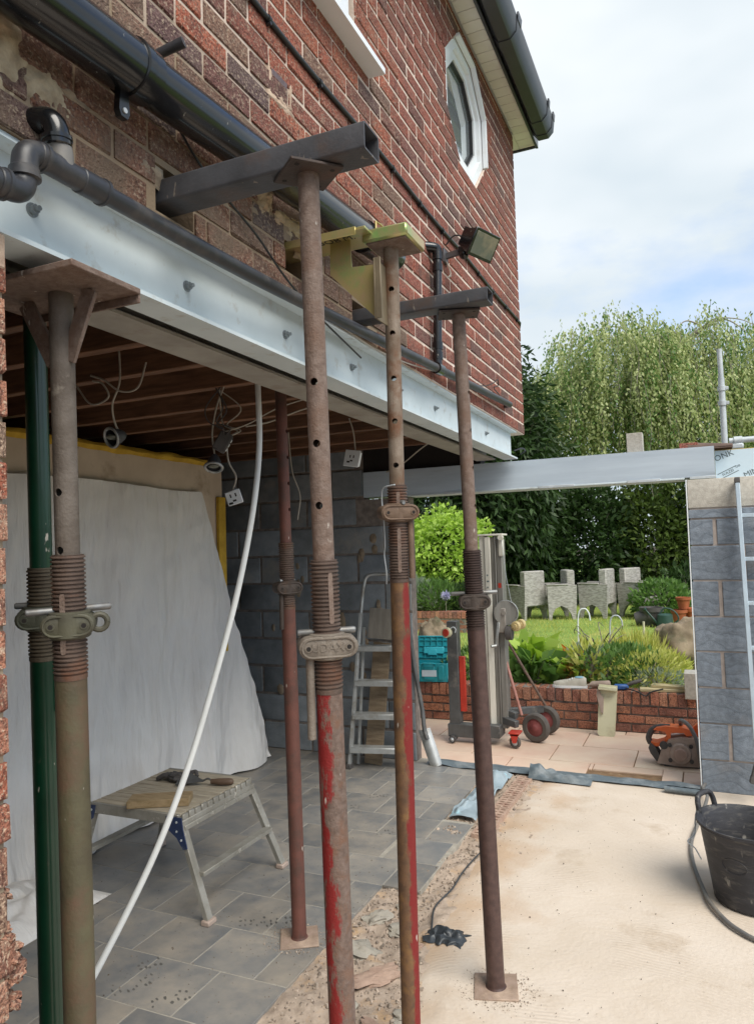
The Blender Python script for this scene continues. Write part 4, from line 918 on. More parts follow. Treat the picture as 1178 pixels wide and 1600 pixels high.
# ---- zinc bracket on P2
sb = thing('wall_bracket', 'yellow-green zinc plated wall support bracket on the striped prop', 'bracket', (-.9, 2.12, 2.57))
g = G(); g.box((-1.33, 2.012, 2.588), (-.90, 2.15, 2.596), .001); g.box((-1.33, 2.006, 2.572), (-.93, 2.011, 2.597), .001); bl = obj('blade', g, M_zinc, sb)
for (s_, x) in (('BOB', -1.045), ('M.', -.975)):
    me = text_mesh(s_, .042, .0005, MX.Identity(4)); me.transform(MX.Translation((x, 2.055, 2.5872)) @ MX.Rotation(R(180), 4, 'X')); obj('stamp', me, M_blackink, bl)
g = G(); g.box((-.935, 2.062, 2.566), (-.782, 2.225, 2.606), .006); obj('head_cap', g, M_zinc, sb)
g = G(); g.box((-.925, 2.072, 2.562), (-.792, 2.215, 2.567), .001); obj('cap_underside', g, M_rust, sb)
g = G(); g.prism([(-1.047, 2.587), (-.977, 2.587), (-.974, 2.497), (-.888, 2.491), (-.887, 2.314), (-1.05, 2.485)], (0, 2.066, 0), (1, 0, 0), (0, 0, 1), (0, 1, 0), .006); obj('gusset', g, M_zinc, sb)
g = G(); g.box((-.886, 2.035, 2.31), (-.881, 2.13, 2.50), .001); g.box((-.881, 2.035, 2.31), (-.862, 2.040, 2.50), .001); obj('clamp_plate', g, mat('zinc_brown', rgb('7d705a'), rgb('665a48'), 8, .5, metal=.3), sb)
g = G(); g.tube([(-.905, 2.11, 2.604), (-.905, 2.11, 2.648), (-.898, 2.13, 2.646), (-.868, 2.17, 2.61)], .004, 6); obj('handle', g, M_zinc, sb)

# ================================================================== PIPES
M_soil_p = M_black
sp = thing('soil_pipe', 'thick black plastic soil pipe running along the brick wall', 'pipe', (-1.09, 1.5, 2.66))
A, B_ = V((-1.092, .30, 2.600)), V((-1.092, 2.72, 2.782)); dd = (B_-A).normalized()
def ap(y): return A+dd*((y-A.y)/dd.y)
g = G(); rp = .0555
g.rings([(ap(.3), rp+.004), (ap(1.26), rp+.004), (ap(1.262), rp)]+[(ap(2.71), rp), (ap(2.72), rp-.003)], 40); obj('barrel', g, M_black, sp)
g = G(); g.rings([(ap(1.205), rp+.0045), (ap(1.208), rp+.009), (ap(1.228), rp+.009), (ap(1.232), rp+.0055), (ap(1.262), rp+.0055), (ap(1.264), rp+.001)], 40); obj('joint_ring', g, M_black, sp)
g = G(); g.rings([(ap(2.42), rp+.0005), (ap(2.421), rp+.005), (ap(2.436), rp+.005), (ap(2.437), rp+.0005)], 40); obj('clip_band', g, M_black, sp)
g = G(); c = ap(1.20); g.prism([(-.012, 0), (.012, 0), (.014, -.03), (.016, -.055), (.010, -.068), (-.010, -.068), (-.016, -.055), (-.014, -.03)], c+V((-.02, 0, -.05)), (0, 1, 0), (0, 0, 1), (1, 0, 0), .016); br = obj('bracket_ear', g, M_black, sp)
g = G(); q = c+V((-.004, 0, -.103)); g.cyl(q, q+V((.003, 0, 0)), .006, seg=12); obj('screw', g, M_galv, br)
g = G(); g.tube([(-1.17, 1.395, 2.835), (-1.10, 1.41, 2.855)], [.012, .0135], 10); o = obj('cut_pipe_stub', g, M_grime); tag(o, 'short dark stub sticking out of the bricks above the soil pipe', 'pipe')
# waste pipe with elbows
wp = thing('waste_pipe', 'dusty dark waste pipe with elbows along the top of steel beam', 'pipe', (-1.13, 2, 2.40))
rw = .0205
mainp = [(-1.125, 1.005, 2.372), (-1.128, 1.13, 2.3745), (-1.13, 1.9, 2.393), (-1.13, 3.33, 2.467), (-1.13, 4.80, 2.541)]
g = G(); g.tube(smooth(mainp, 10), rw, 18); g.tube([(-1.13, 4.79, 2.5405), (-1.165, 4.81, 2.541)], rw*.95, 14); obj('main_run', g, M_grime, wp)
def sock(p, d, r=.0265, l=.05):
    p, d = V(p), V(d).normalized(); g.rings([(p-d*l/2, r-.002), (p-d*(l/2-.002), r), (p+d*(l/2-.010), r), (p+d*(l/2-.009), r+.0025), (p+d*(l/2-.002), r+.0025), (p+d*l/2, r-.003)], 20)
g = G(); sock((-1.128, 1.135, 2.3745), (0, 1, .02), l=.07); g.rings([(V((-1.1255, 1.02, 2.372)), .024), (V((-1.1275, 1.11, 2.374)), .024)], 20); tee = obj('tee_fitting', g, M_grime, wp)
g = G(); g.tube(smooth([(-1.126, 1.055, 2.378), (-1.126, 1.053, 2.405), (-1.128, 1.047, 2.425)], 5), .0235, 18); obj('branch', g, M_grey_pl, wp)
g = G(); g.tube(smooth([(-1.128, 1.047, 2.42), (-1.129, 1.045, 2.446), (-1.137, 1.040, 2.464), (-1.155, 1.034, 2.470), (-1.20, 1.025, 2.470)], 6), .0248, 18); sock((-1.128, 1.046, 2.425), (0, -.12, 1), .0275, .02); obj('elbow', g, M_black, wp)
g = G(); g.tube(smooth([(-1.125, 1.02, 2.372), (-1.123, .985, 2.369), (-1.121, .967, 2.355), (-1.12, .962, 2.33), (-1.12, .961, 2.312)], 7), .0245, 18); sock((-1.12, .9615, 2.318), (0, .02, -1), .0275, .022); sock((-1.124, 1.0, 2.371), (0, 1, .03), .0268, .02); obj('elbow', g, M_grime, wp)
g = G(); g.tube(smooth([(-1.12, .961, 2.325), (-1.119, .958, 2.298), (-1.117, .945, 2.281), (-1.115, .92, 2.275), (-1.112, .86, 2.272), (-1.10, .5, 2.262)], 7), .0235, 18); sock((-1.1135, .905, 2.274), (0, 1, .05), .0268, .022); obj('elbow', g, M_grime, wp)
# vertical overflow pipe
vp = thing('overflow_pipe', 'upright black plastic pipe dropping down the bricks beside the floodlight', 'pipe', (-1.13, 3.37, 2.5))
g = G(); g.tube([(-1.13, 3.395, 3.055), (-1.13, 3.39, 2.99), (-1.13, 3.345, 2.52), (-1.13, 3.342, 2.47)], .0215, 16); obj('pipe_run', g, M_black, vp)
g = G(); g.tube(smooth([(-1.13, 3.392, 3.02), (-1.13, 3.394, 3.06), (-1.135, 3.39, 3.078), (-1.15, 3.375, 3.083), (-1.19, 3.34, 3.083)], 6), .0255, 16); obj('elbow', g, M_black, vp)
for z in (2.98, 2.76, 2.58, 2.53):
    g = G(); y = 3.342+(z-2.47)*.09; g.cyl((-1.13, y, z-.018), (-1.13, y, z+.018), .0255, seg=18); obj('clip', g, M_black, vp)
g = G(); g.tube([(-1.13, 3.31, 2.466), (-1.13, 3.385, 2.470)], .0285, 18); obj('tee_fitting', g, M_black, vp)
# wall cable with clips
cb = thing('wall_cable', 'long black armoured cable clipped diagonally across the brick wall', 'cable', (-1.16, 3, 3.25))
pts = [(WX+.009, y, 3.268-.0065*(y-1.85)+.006*math.sin(y*5.1)) for y in np.arange(.4, 5.42, .08)]
pts += [(WX-.01, 5.425, 3.235), (WX-.08, 5.43, 3.23)]
g = G(); g.tube(pts, .0095, 10); obj('sheath', g, M_cabledk, cb)
for y in np.arange(.9, 5.4, .335):
    z = 3.268-.0065*(y-1.85)+.006*math.sin(y*5.1); g = G(); g.rings([(V((WX+.009, y-.007, z)), .0125), (V((WX+.009, y+.007, z)), .0125)], 10); g.cyl((WX, y, z-.016), (WX+.02, y, z-.016), .0055, seg=8); obj('clip', g, M_cabledk, cb)
# thin loose wires on the wall
def wire(label, pts, r=.0035, m=None, name='wire', cat='wire'):
    g = G(); g.tube(smooth(pts, 6), r, 7); o = obj(name, g, m or M_cabledk); return tag(o, label, cat)
wire('thin black wire sagging from the soil pipe behind the nearest prop', [(-1.155, 1.42, 2.70), (-1.15, 1.55, 2.61), (-1.145, 1.78, 2.53), (-1.15, 1.95, 2.46), (-1.15, 2.15, 2.40), (-1.15, 2.5, 2.33)], .0035)
wire('loose pale wire trailing along the top of the beam past striped prop', [(-1.15, 2.3, 2.41), (-1.14, 2.6, 2.39), (-1.14, 2.95, 2.41), (-1.14, 3.3, 2.45)], .003, M_cable)
wire('twisted grey wire sticking out at the end of the waste pipe', [(-1.14, 4.0, 2.52), (-1.13, 4.2, 2.55), (-1.11, 4.32, 2.59), (-1.10, 4.38, 2.62), (-1.11, 4.42, 2.59), (-1.12, 4.36, 2.57), (-1.13, 4.5, 2.56), (-1.16, 4.9, 2.55)], .003)
wire('short black wire poking from the bricks at the beam end', [(-1.18, 5.10, 2.27), (-1.14, 5.16, 2.29), (-1.13, 5.22, 2.28), (-1.17, 5.25, 2.26)], .005)
# floodlight
fl_ = thing('floodlight', 'black security floodlight with sensor on the brick wall', 'floodlight', (-1.15, 3.7, 3.15))
g = G(); g.bar((-1.17, 3.62, 3.125), (-1.06, 3.62, 3.14), .018, .030, (0, 0, 1), .002); g.box((-1.17, 3.59, 3.09), (-1.155, 3.65, 3.165), .003); obj('arm', g, M_steel, fl_)
Mf = MX.Translation((-1.00, 3.63, 3.165)) @ MX.Rotation(R(-20), 4, 'Z') @ MX.Rotation(R(32), 4, 'Y')
g = G(); a = [(-.055, -.065, -.03), (-.055, .065, -.03), (-.055, .065, .05), (-.055, -.065, .05)]; b = [(.045, -.095, -.055), (.045, .095, -.055), (.045, .095, .070), (.045, -.095, .070)]
g.add(a+b, [(3, 2, 1, 0), (4, 5, 6, 7), (0, 1, 5, 4), (1, 2, 6, 5), (2, 3, 7, 6), (3, 0, 4, 7)], Mf); g.box((.045, -.102, -.062), (.060, .102, .077), .004, Mf)
fb = obj('lamp_body', g, M_black, fl_)
for i in range(7):
    g = G(); y = -.055+.018*i; g.box((-.062, y-.002, -.02), (-.0, y+.002, .062), .0, Mf); obj('cooling_fin', g, M_black, fb)
g = G(); g.box((.060, -.088, -.048), (.0625, .088, .062), .001, Mf); obj('lens', g, M_lens, fb)
g = G(); g.ball((-1.055, 3.60, 3.115), (.026, .026, .030), 14, 9); g.box((-1.08, 3.575, 3.118), (-1.03, 3.625, 3.15), .005); obj('sensor', g, M_black, fl_)
g = G(); g.tube(smooth([(-1.03, 3.62, 3.20), (-1.10, 3.60, 3.22), (-1.15, 3.60, 3.18)], 6), .004, 7); obj('lead', g, M_cabledk, fl_)
wire('stripped pale wire dangling under the floodlight bracket', [(-1.15, 3.60, 3.09), (-1.14, 3.62, 3.05), (-1.13, 3.60, 3.02), (-1.14, 3.585, 3.00), (-1.13, 3.61, 3.015)], .003, M_cable)

# ================================================================== INSIDE: sheet, wires, lamps, pipe
def sheet_pt(u, v):                     # v: 0 top .. 1 floor
    zt = 2.045-.01*math.sin(u*9); z = zt*(1-v)+.012*v
    ytop = 1.9+(4.17-1.9)*u; ybot = 1.75+(5.0-1.75)*u
    w = v**.92; y = ytop*(1-w)+ybot*w
    amp = (.012+.060*v)*(1 if u < .85 else 1-.75*(u-.85)/.15)
    x = -3.165+.10*v**1.6+amp*(math.sin(y*9.5+1.4*math.sin(v*2+y))*.75+.8*nz(y*1.6, v*1.1, 4, 2.2)+.35*nz(y*5, v*2.5, 9, 2.0))+.010*nz(y, v*1.5, 1, 14)-.034*abs(nz(y*2.2+v*1.3, v*.8, 6, 2.5))+.022*abs(nz(y*1.2, v*3.0+y*.6, 2, 2.4))-.02*abs(nz(y*4+v*.4, v*.5, 12, 2.2))
    x -= .05*v*u*1.6
    x += -.012*abs(math.sin(u*math.pi*5))*(1-v)**4
    return (max(x, -3.212), y, z+.012*nz(y, 0, 3, 3)*v)
g = G(); g.grid(200, 120, sheet_pt); o = obj('dust_sheet', g, M_cloth, ang=80, fix=False); tag(o, 'large off-white dust sheet hanging from the wall down to the floor', 'sheet')
g = G()
def heap_pt(u, v):
    x = -3.2+.55*u; y = 1.9+.85*v; e = math.sin(math.pi*min(1, max(0, u)))*math.sin(math.pi*v)
    return (x, y, .004+.11*e**.7*(1+.8*nz(x, y, 0, 7))+.03*e*nz(x, y, 5, 18))
g.grid(50, 60, heap_pt); o = obj('cloth_heap', g, M_cloth, ang=80, fix=False); tag(o, 'crumpled grey-white cloth bunched on the tiles at far left', 'cloth')
pipep = [(-1.628, 2.527, 2.50), (-1.628, 2.527, 2.278), (-1.619, 2.512, 2.026), (-1.633, 2.477, 1.767), (-1.672, 2.412, 1.441), (-1.738, 2.327, 1.083), (-1.796, 2.241, .79), (-1.875, 2.136, .495), (-1.995, 1.992, .166), (-2.064, 1.915, .014)]
g = G(); g.tube(smooth(pipep, 8), .0118, 14); o = obj('water_pipe', g, M_pipewhite); tag(o, 'bent white plastic water pipe hanging from ceiling to the tiles', 'pipe')
def downlight(label, c, tilt, wirepts):
    t = thing('downlight', label, 'lamp', c); c = V(c); Md = MX.Translation(c) @ MX.Rotation(tilt[0], 4, 'X') @ MX.Rotation(tilt[1], 4, 'Y')
    g = G(); pr = [(.043, -.004), (.045, 0), (.040, .006), (.032, .008), (.030, .03), (.022, .05), (.014, .062), (.0, .063)]
    vs = []; fs = []; sg = 20
    for r_, z in pr:
        for k in range(sg): vs.append((r_*math.cos(2*math.pi*k/sg), r_*math.sin(2*math.pi*k/sg), z))
    for i in range(len(pr)-1):
        for k in range(sg): fs.append((i*sg+k, i*sg+(k+1) % sg, (i+1)*sg+(k+1) % sg, (i+1)*sg+k))
    g.add(vs, fs, Md); obj('can', g, M_steel, t)
    g = G(); g.tube([Md @ V((.038*math.cos(a), .038*math.sin(a), -.003)) for a in np.linspace(0, 2*math.pi, 24)], .006, 7, caps=False); obj('rim', g, M_alu, t)
    g = G(); g.ball(Md @ V((0, 0, .006)), (.027, .027, .012), 14, 8); obj('bulb', g, M_lens, t)
    g = G(); g.tube(smooth(wirepts+[Md @ V((0, 0, .06))], 6), .004, 7); obj('lead', g, M_cable, t)
downlight('dangling downlight turned to the camera, under the joists at left', (-2.11, 2.217, 2.075), (R(-72), R(8)), [(-2.07, 2.21, 2.50), (-2.05, 2.20, 2.30), (-2.09, 2.20, 2.20), (-2.10, 2.23, 2.12)])
downlight('dangling downlight facing down next to the tangled wires', (-1.99, 2.713, 1.995), (R(-25), R(-12)), [(-1.93, 2.72, 2.36), (-1.96, 2.70, 2.26), (-2.0, 2.72, 2.15)])
def sockbox(label, c, rz, rx, ry, wirepts, s=.043):
    t = thing('socket_box', label, 'socket', c); Mb = MX.Translation(V(c)) @ MX.Rotation(rz, 4, 'Z') @ MX.Rotation(rx, 4, 'X') @ MX.Rotation(ry, 4, 'Y')
    g = G(); g.box((-s*1.1, -.004, -s), (s*1.1, .004, s), .003, Mb); g.box((-s*.9, .004, -s*.85), (s*.9, .030, s*.85), .003, Mb); bx_ = obj('face_plate', g, M_white, t)
    for (x, z, w, h) in ((-.012, .010, .004, .010), (.012, .010, .004, .010), (0, -.014, .010, .005), (-.02, -.022, .012, .006)):
        g = G(); g.box((x-w/2*1.6, -.0052, z-h/2*1.6), (x+w/2*1.6, -.0035, z+h/2*1.6), 0, Mb); obj('slot', g, M_cabledk, bx_)
    g = G(); g.tube(smooth(wirepts+[tuple(Mb @ V((0, .02, s)))], 6), .004, 7); obj('lead', g, M_cable, t)
sockbox('white socket hanging by its wire beside yellow wall edge', (-1.912, 2.752, 1.855), R(20), R(8), R(-16), [(-1.93, 2.73, 2.12), (-1.93, 2.74, 2.02), (-1.905, 2.76, 1.95)], .032)
sockbox('grey-white switch box hanging from the joists before the block wall', (-1.808, 3.769, 2.128), R(-8), R(-6), R(10), [(-1.82, 3.77, 2.36), (-1.80, 3.78, 2.28)], .048)
t = thing('junction_block', 'black terminal block tangled in wires hanging from the joists', 'terminal block', (-1.94, 2.72, 2.10))
Mb = MX.Translation((-1.945, 2.72, 2.105)) @ MX.Rotation(R(35), 4, 'Z') @ MX.Rotation(R(30), 4, 'Y')
g = G(); g.box((-.03, -.02, -.045), (.03, .02, .045), .005, Mb); b0 = obj('block_body', g, M_dustyblack, t)
for i in range(3): g = G(); g.box((.031, -.012, -.03+i*.022), (.034, .012, -.016+i*.022), .001, Mb); obj('terminal', g, M_white, b0)
for i in range(5):
    a = random.uniform(0, 6.28); p = (-1.945+.05*math.cos(a), 2.72+.05*math.sin(a), 2.14); g = G()
    g.tube(smooth([(-1.94+random.uniform(-.1, .1), 2.73, 2.38), (p[0]+random.uniform(-.05, .05), p[1], 2.26), (p[0]-.03, p[1], 2.19), (p[0]+.03, p[1]+.02, 2.16), (-1.945, 2.72, 2.12)], 6), .0032, 6); obj('lead', g, M_cable if i % 2 else M_dustyblack, t)
for i, (p, lb) in enumerate([([(-2.35, 2.21, 2.36), (-2.28, 2.2, 2.30), (-2.2, 2.2, 2.215), (-2.12, 2.21, 2.235), (-2.14, 2.2, 2.29), (-2.2, 2.21, 2.31)], 'flat grey cable looped under the first joists behind olive prop'),
        ([(-2.20, 2.20, 2.33), (-2.12, 2.19, 2.30), (-2.05, 2.2, 2.25), (-1.98, 2.22, 2.26), (-1.955, 2.24, 2.36)], 'grey cable drooping between joists left of the dangling downlight'),
        ([(-1.95, 2.73, 2.15), (-1.86, 2.8, 2.19), (-1.76, 2.9, 2.27), (-1.62, 3.02, 2.33), (-1.5, 3.15, 2.36)], 'thin wire stretched from the tangle towards the beam'),
        ([(-1.94, 2.9, 2.2), (-1.84, 2.95, 2.22), (-1.7, 3.1, 2.30), (-1.52, 3.3, 2.35)], 'second thin wire running parallel below the joists'),
        ([(-2.3, 3.9, 2.34), (-2.28, 3.9, 2.1), (-2.24, 3.92, 1.95), (-2.25, 3.9, 1.8)], 'limp brown cable hanging in front of the block wall'),
        ([(-2.62, 1.62, 2.4), (-2.6, 1.6, 2.1), (-2.55, 1.6, 2.02), (-2.5, 1.62, 2.12), (-2.48, 1.62, 2.3)], 'loop of grey cable behind the green prop head'),
        ([(-1.5, 4.5, 2.33), (-1.62, 4.45, 2.26), (-1.8, 4.5, 2.16), (-1.95, 4.6, 2.13)], 'thin wire hanging below the beam near the cross beam')]):
    wire(lb, p, .004 if i != 2 else .003, M_cable)
# ================================================================== THINGS ON THE TILES
hp = thing('work_platform', 'paint-splashed aluminium work platform with slatted timber top', 'work platform', (-2.43, 2.95, 0))
zt = .452
ya, yb, xa, xb = 2.665, 3.245, -2.70, -2.185
M_slat = mat('dusty_slat', rgb('b0a694'), rgb('958a78'), 6, .85, stretch=(1, 8, 8), bump=.3, bscale=40, var=.08)
n = 11
for i in range(n):
    y0 = ya+.018+(yb-ya-.036)*i/n; g = G(); g.box((xa, y0+.002, zt-.016), (xb, y0+(yb-ya-.036)/n-.002, zt+random.uniform(-.001, .001)), .002); obj('slat', g, M_slat, hp)
for y0 in (ya, yb-.017): g = G(); g.box((xa-.004, y0, zt-.045), (xb+.004, y0+.017, zt+.001), .002); obj('side_rail', g, M_aludull, hp)
g = G()
for i in range(12):
    y0 = ya+.018+(yb-ya-.036)*i/12; g.box((xb+.004, y0, zt-.030), (xb+.018, y0+(yb-ya-.036)/12-.008, zt-.002+.003*(i % 2)), .003)
g.box((xb+.001, ya+.002, zt-.052), (xb+.022, yb-.002, zt-.026), .003); obj('end_rail', g, M_aludull, hp)
for (sx_, x) in ((1, xb+.02), (-1, xa-.0)):
    for yy in (ya+.02, yb-.02):
        yo = -.0 if yy < 3 else .07
        g = G(); top = V((x-sx_*.01, yy, zt-.05)); ft = V((x+sx_*.125, yy+yo, .012)); g.bar(top, ft, .038, .024, (1, 0, 0), .002); lg = obj('leg', g, M_aludull, hp)
        g = G(); g.box((ft.x-.022, ft.y-.03, 0), (ft.x+.022, ft.y+.03, .022), .004); obj('rubber_foot', g, M_dustygrey, lg)
    g = G(); xx = x+sx_*.075; g.bar((xx, ya+.03, .20), (xx, yb+.01, .20), .045, .020, (0, 0, 1), .002); obj('brace', g, M_aludull, hp)
    g = G(); g.bar((x+sx_*.002, ya+.015, zt-.058), (x+sx_*.002, yb-.01, zt-.058), .022, .022, (0, 0, 1), .002); obj('pivot_bar', g, M_aludull, hp)
for (x, s_) in ((xb-.03, 1), (xa+.01, -1)):
    g = G(); g.prism([(-.03*s_, .0), (.055*s_, .0), (.062*s_, -.05), (.085*s_, -.13), (.062*s_, -.135), (.03*s_, -.09), (-.015*s_, -.06)], (x, ya-.006, zt-.008), (1, 0, 0), (0, 0, 1), (0, 1, 0), .006); hb = obj('hinge_plate', g, M_blue, hp)
    for (px_, pz_) in ((-.01, -.02), (.03, -.02), (.03, -.06), (.055, -.095)):
        g = G(); c = V((x+px_*s_, ya-.006, zt-.008+pz_)); g.cyl(c, c-V((0, .003, 0)), .005, seg=10); obj('rivet', g, M_galv, hb)
g = G(); g.box((-.14, -.055, 0), (.14, .055, .034), .002, MX.Translation((-2.36, 2.76, zt+.002)) @ MX.Rotation(R(28), 4, 'Z')); o = obj('timber_offcut', g, mat('offcut', rgb('a08a6a'), rgb('84704f'), 5, .85, stretch=(2, 10, 10), bump=.2)); tag(o, 'short thick timber offcut lying on the work platform', 'timber')
# gloves and trowel heap
def blob(name, label, cat, c, r, m, seed, seg=18, amp=.35, fl=0):
    g = G(); g.ball(c, r, seg, 12, lambda d: 1+amp*nz(d.x*2+seed, d.y*2, d.z*2)+amp*.5*nz(d.x*5+seed, d.y*5, d.z*5)); o = obj(name, g, m); return tag(o, label, cat)
gl = thing('work_glove', 'crumpled grey work glove on the platform beside the trowel', 'glove', (-2.42, 3.08, zt))
g = G(); g.ball((-2.50, 3.06, zt+.024), (.055, .045, .022), 18, 10, lambda d: 1+.4*nz(d.x*3+4, d.y*3, d.z*3)); obj('palm', g, M_dustyblack, gl)
for i in range(4):
    g = G(); a = R(200-24*i); p = V((-2.53, 3.05, zt+.018)); q = p+V((math.cos(a)*.085, math.sin(a)*.06, -.006)); g.tube(smooth([p, (p+q)/2+V((0, 0, .014)), q], 5), [.012]*10+[.009], 10); obj('finger', g, M_dustyblack, gl)
g = G(); g.tube(smooth([(-2.47, 3.09, zt+.025), (-2.44, 3.12, zt+.04), (-2.42, 3.11, zt+.02)], 5), .010, 8); obj('cuff_strap', g, M_dustyblack, gl)
tr = thing('trowel', 'brick trowel with brown wooden handle lying on the work platform', 'trowel', (-2.34, 3.1, zt))
g = G(); g.prism([(-.13, -.05), (-.02, -.012), (.0, -.006), (.0, .006), (-.02, .012), (-.10, .058), (-.15, .02)], (-2.33, 3.05, zt+.022), (1, .15, 0), (-.15, 1, .2), (0, 0, 1), .003); obj('blade', g, M_dark_metal, tr)
g = G(); g.tube(smooth([(-2.335, 3.05, zt+.025), (-2.31, 3.055, zt+.035), (-2.29, 3.06, zt+.024)], 4), .005, 8); obj('tang', g, M_dark_metal, tr)
g = G(); g.tube(smooth([(-2.295, 3.06, zt+.022), (-2.26, 3.07, zt+.021), (-2.22, 3.085, zt+.020), (-2.19, 3.10, zt+.019)], 5), [.012, .013, .013, .014, .015, .016, .016, .016, .0165, .017, .017, .017, .0165, .016, .014, .008], 14); obj('grip', g, mat('grip_wood', rgb('6b5546'), rgb('584536'), 9, .6), tr)

# step ladder leaning on the block wall
sl = thing('stepladder', 'folded aluminium stepladder leaning against the block wall', 'stepladder', (-2.26, 5.0, 0))
A_ = V((-2.465, 4.93, 0)); Bt = V((-2.18+.0, 5.13, 1.43)); 
lean = V((.02, .155, 1.40)); ln_ = lean.normalized()
pL, pR = V((-2.455, 4.93, .01)), V((-2.035, 5.02, .01)); nrm = (pR-pL).normalized(); fwd = nrm.cross(ln_).normalized()
inw = .035
def lp(s_, t): 
    a = pL+lean*t+nrm*inw*2*t*.9; b = pR+lean*t-nrm*inw*2*t*.9
    return a*(1-s_)+b*s_
for s_ in (0, 1):
    g = G(); g.bar(lp(s_, 0), lp(s_, .80), .024, .055, fwd, .003); lg = obj('stile', g, M_alu, sl)
    g = G(); g.box(tuple(lp(s_, 0)-V((.018, .03, .01))), tuple(lp(s_, 0)+V((.018, .03, .03))), .004); obj('rubber_foot', g, M_dustyblack, lg)
g = G(); a, b = lp(0, .72), lp(1, .72); c, d = lp(0, 1.0), lp(1, 1.0)
g.tube(smooth([a, lp(0, .85), lp(.02, .95), lp(.12, 1.0), lp(.5, 1.005), lp(.88, 1.0), lp(.98, .95), lp(1, .85), b], 6), .013, 12); obj('hoop_rail', g, M_alu, sl)
for t in (.10, .27, .44, .62):
    g = G(); g.bar(lp(0, t)+fwd*.0, lp(1, t), .085, .022, (0, 0, 1), .003); tr_ = obj('tread', g, M_alu, sl)
    g = G(); g.bar(lp(.02, t)-fwd*.0+V((0, -.044, -.012)), lp(.98, t)+V((0, -.044, -.012)), .004, .036, (0, 0, 1), .001); obj('tread_lip', g, M_alu, tr_)
for s_ in (.06, .94):
    g = G(); g.bar(lp(s_, .0)+V((0, .09, 0)), lp(s_, .72)+V((0, .03, 0)), .02, .02, fwd, .002); obj('rear_stile', g, M_alu, sl)
g = G(); g.box((-.07, -.009, 0), (.07, .009, .90), .002, MX.Translation((-2.33, 5.075, .004)) @ MX.Rotation(R(4), 4, 'Y') @ MX.Rotation(R(-6), 4, 'X')); o = obj('plank', g, M_wood); tag(o, 'narrow brown plank standing behind the stepladder treads', 'plank')
g = G(); g.box((-.105, -.009, -.11), (.105, .009, .115), .002, MX.Translation((-2.205, 5.03, 1.05)) @ MX.Rotation(R(4), 4, 'Y') @ MX.Rotation(R(-6), 4, 'X')); o = obj('board', g, M_ply); tag(o, 'weathered grey board propped on the top of the stepladder', 'board')
# shovel
sh = thing('shovel', 'steel shovel standing in the gap beside the stepladder', 'shovel', (-1.88, 5.2, 0))
def blade_pt(u, v):
    p0, p1 = V((-1.965, 5.20, .255)), V((-1.865, 5.17, .0)); p = p0*(1-v)+p1*v; w = .046*(1 if v < .82 else 1-.1*(v-.82)/.18)
    a = (u-.5)*2; return p+V((.93, .25, .25))*(a*w)+V((.25, -.9, .1))*(-.024*(a*a))
g = G(); g.grid(10, 12, blade_pt); g2 = len(g.v); g.grid(10, 12, lambda u, v: blade_pt(u, v)+V((-.002, .004, 0))); obj('blade', g, M_alu, sh, fix=False)
g = G(); g.tube(smooth([(-1.935, 5.185, .19), (-1.965, 5.205, .27), (-1.985, 5.23, .40), (-2.03, 5.235, .66), (-2.06, 5.235, .90), (-2.08, 5.235, 1.12)], 6), .0165, 12); obj('shaft', g, M_dark_metal, sh)

# ================================================================== TUB, HOSE, LADDER, SAW
tb = thing('builders_tub', 'black flexible rubber builders tub on the screed at right', 'tub', (.145, 3.70, 0))
tcx = V((.145, 3.72, 0))
def tub_ring(r, z, wob=0): return [(tcx.x+(r+wob*math.cos(2*t))*math.cos(t), tcx.y+(r+wob*math.cos(2*t))*math.sin(t), z+.006*math.cos(2*t+1)*(z > .2)) for t in np.linspace(0, 2*math.pi, 49)[:-1]]
layers = [(.0, .003), (.165, .0), (.175, .006), (.182, .06), (.198, .18), (.216, .31), (.226, .326), (.232, .330), (.232, .342), (.224, .343), (.214, .326), (.194, .18), (.176, .02), (.17, .012), (0, .012)]
vs = []; fs = []
for i, (r_, z) in enumerate(layers): vs += tub_ring(r_, z, .006*(z/.33))
for i in range(len(layers)-1):
    for k in range(48): fs.append((i*48+k, i*48+(k+1) % 48, (i+1)*48+(k+1) % 48, (i+1)*48+k))
g = G(); g.add(vs, fs); body = obj('tub_body', g, M_rubber, tb)
for a in (R(148), R(-32)):
    d = V((math.cos(a), math.sin(a), 0)); tg = V((-d.y, d.x, 0)); c = tcx+d*.222
    pts = [c-tg*.066+V((0, 0, .30)), c-tg*.064+V((0, 0, .345)), c-tg*.058+d*.008+V((0, 0, .385)), c-tg*.035+d*.014+V((0, 0, .408)), c+tg*.035+d*.014+V((0, 0, .408)), c+tg*.058+d*.008+V((0, 0, .385)), c+tg*.064+V((0, 0, .345)), c+tg*.066+V((0, 0, .30))]
    g = G(); g.tube(smooth(pts, 5), .0125, 10); obj('handle', g, M_rubber, tb)
g = G()
def on_tub(a, z): r_ = .182+(.216-.182)*(z-.06)/.25+.001; return V((tcx.x+r_*math.cos(a), tcx.y+r_*math.sin(a), z))
g.tube([on_tub(R(243)+.27*math.cos(t), .20+.032*math.sin(t)) for t in np.linspace(0, 2*math.pi, 30)], .0016, 6, caps=False); obj('moulded_oval', g, M_rubber, body)
g = G(); g.tube(smooth([(-.06, 5.15, .06), (-.075, 5.08, .055), (-.05, 4.95, .05), (-.08, 4.7, .02), (-.13, 4.3, .014), (-.12, 4.0, .014), (-.075, 3.72, .014), (-.05, 3.60, .016), (.0, 3.47, .014), (.06, 3.38, .013), (.16, 3.30, .013), (.5, 3.12, .013)], 8), .010, 10); o = obj('hose', g, M_grey_pl); tag(o, 'grey hose snaking round the rubber tub', 'hose')
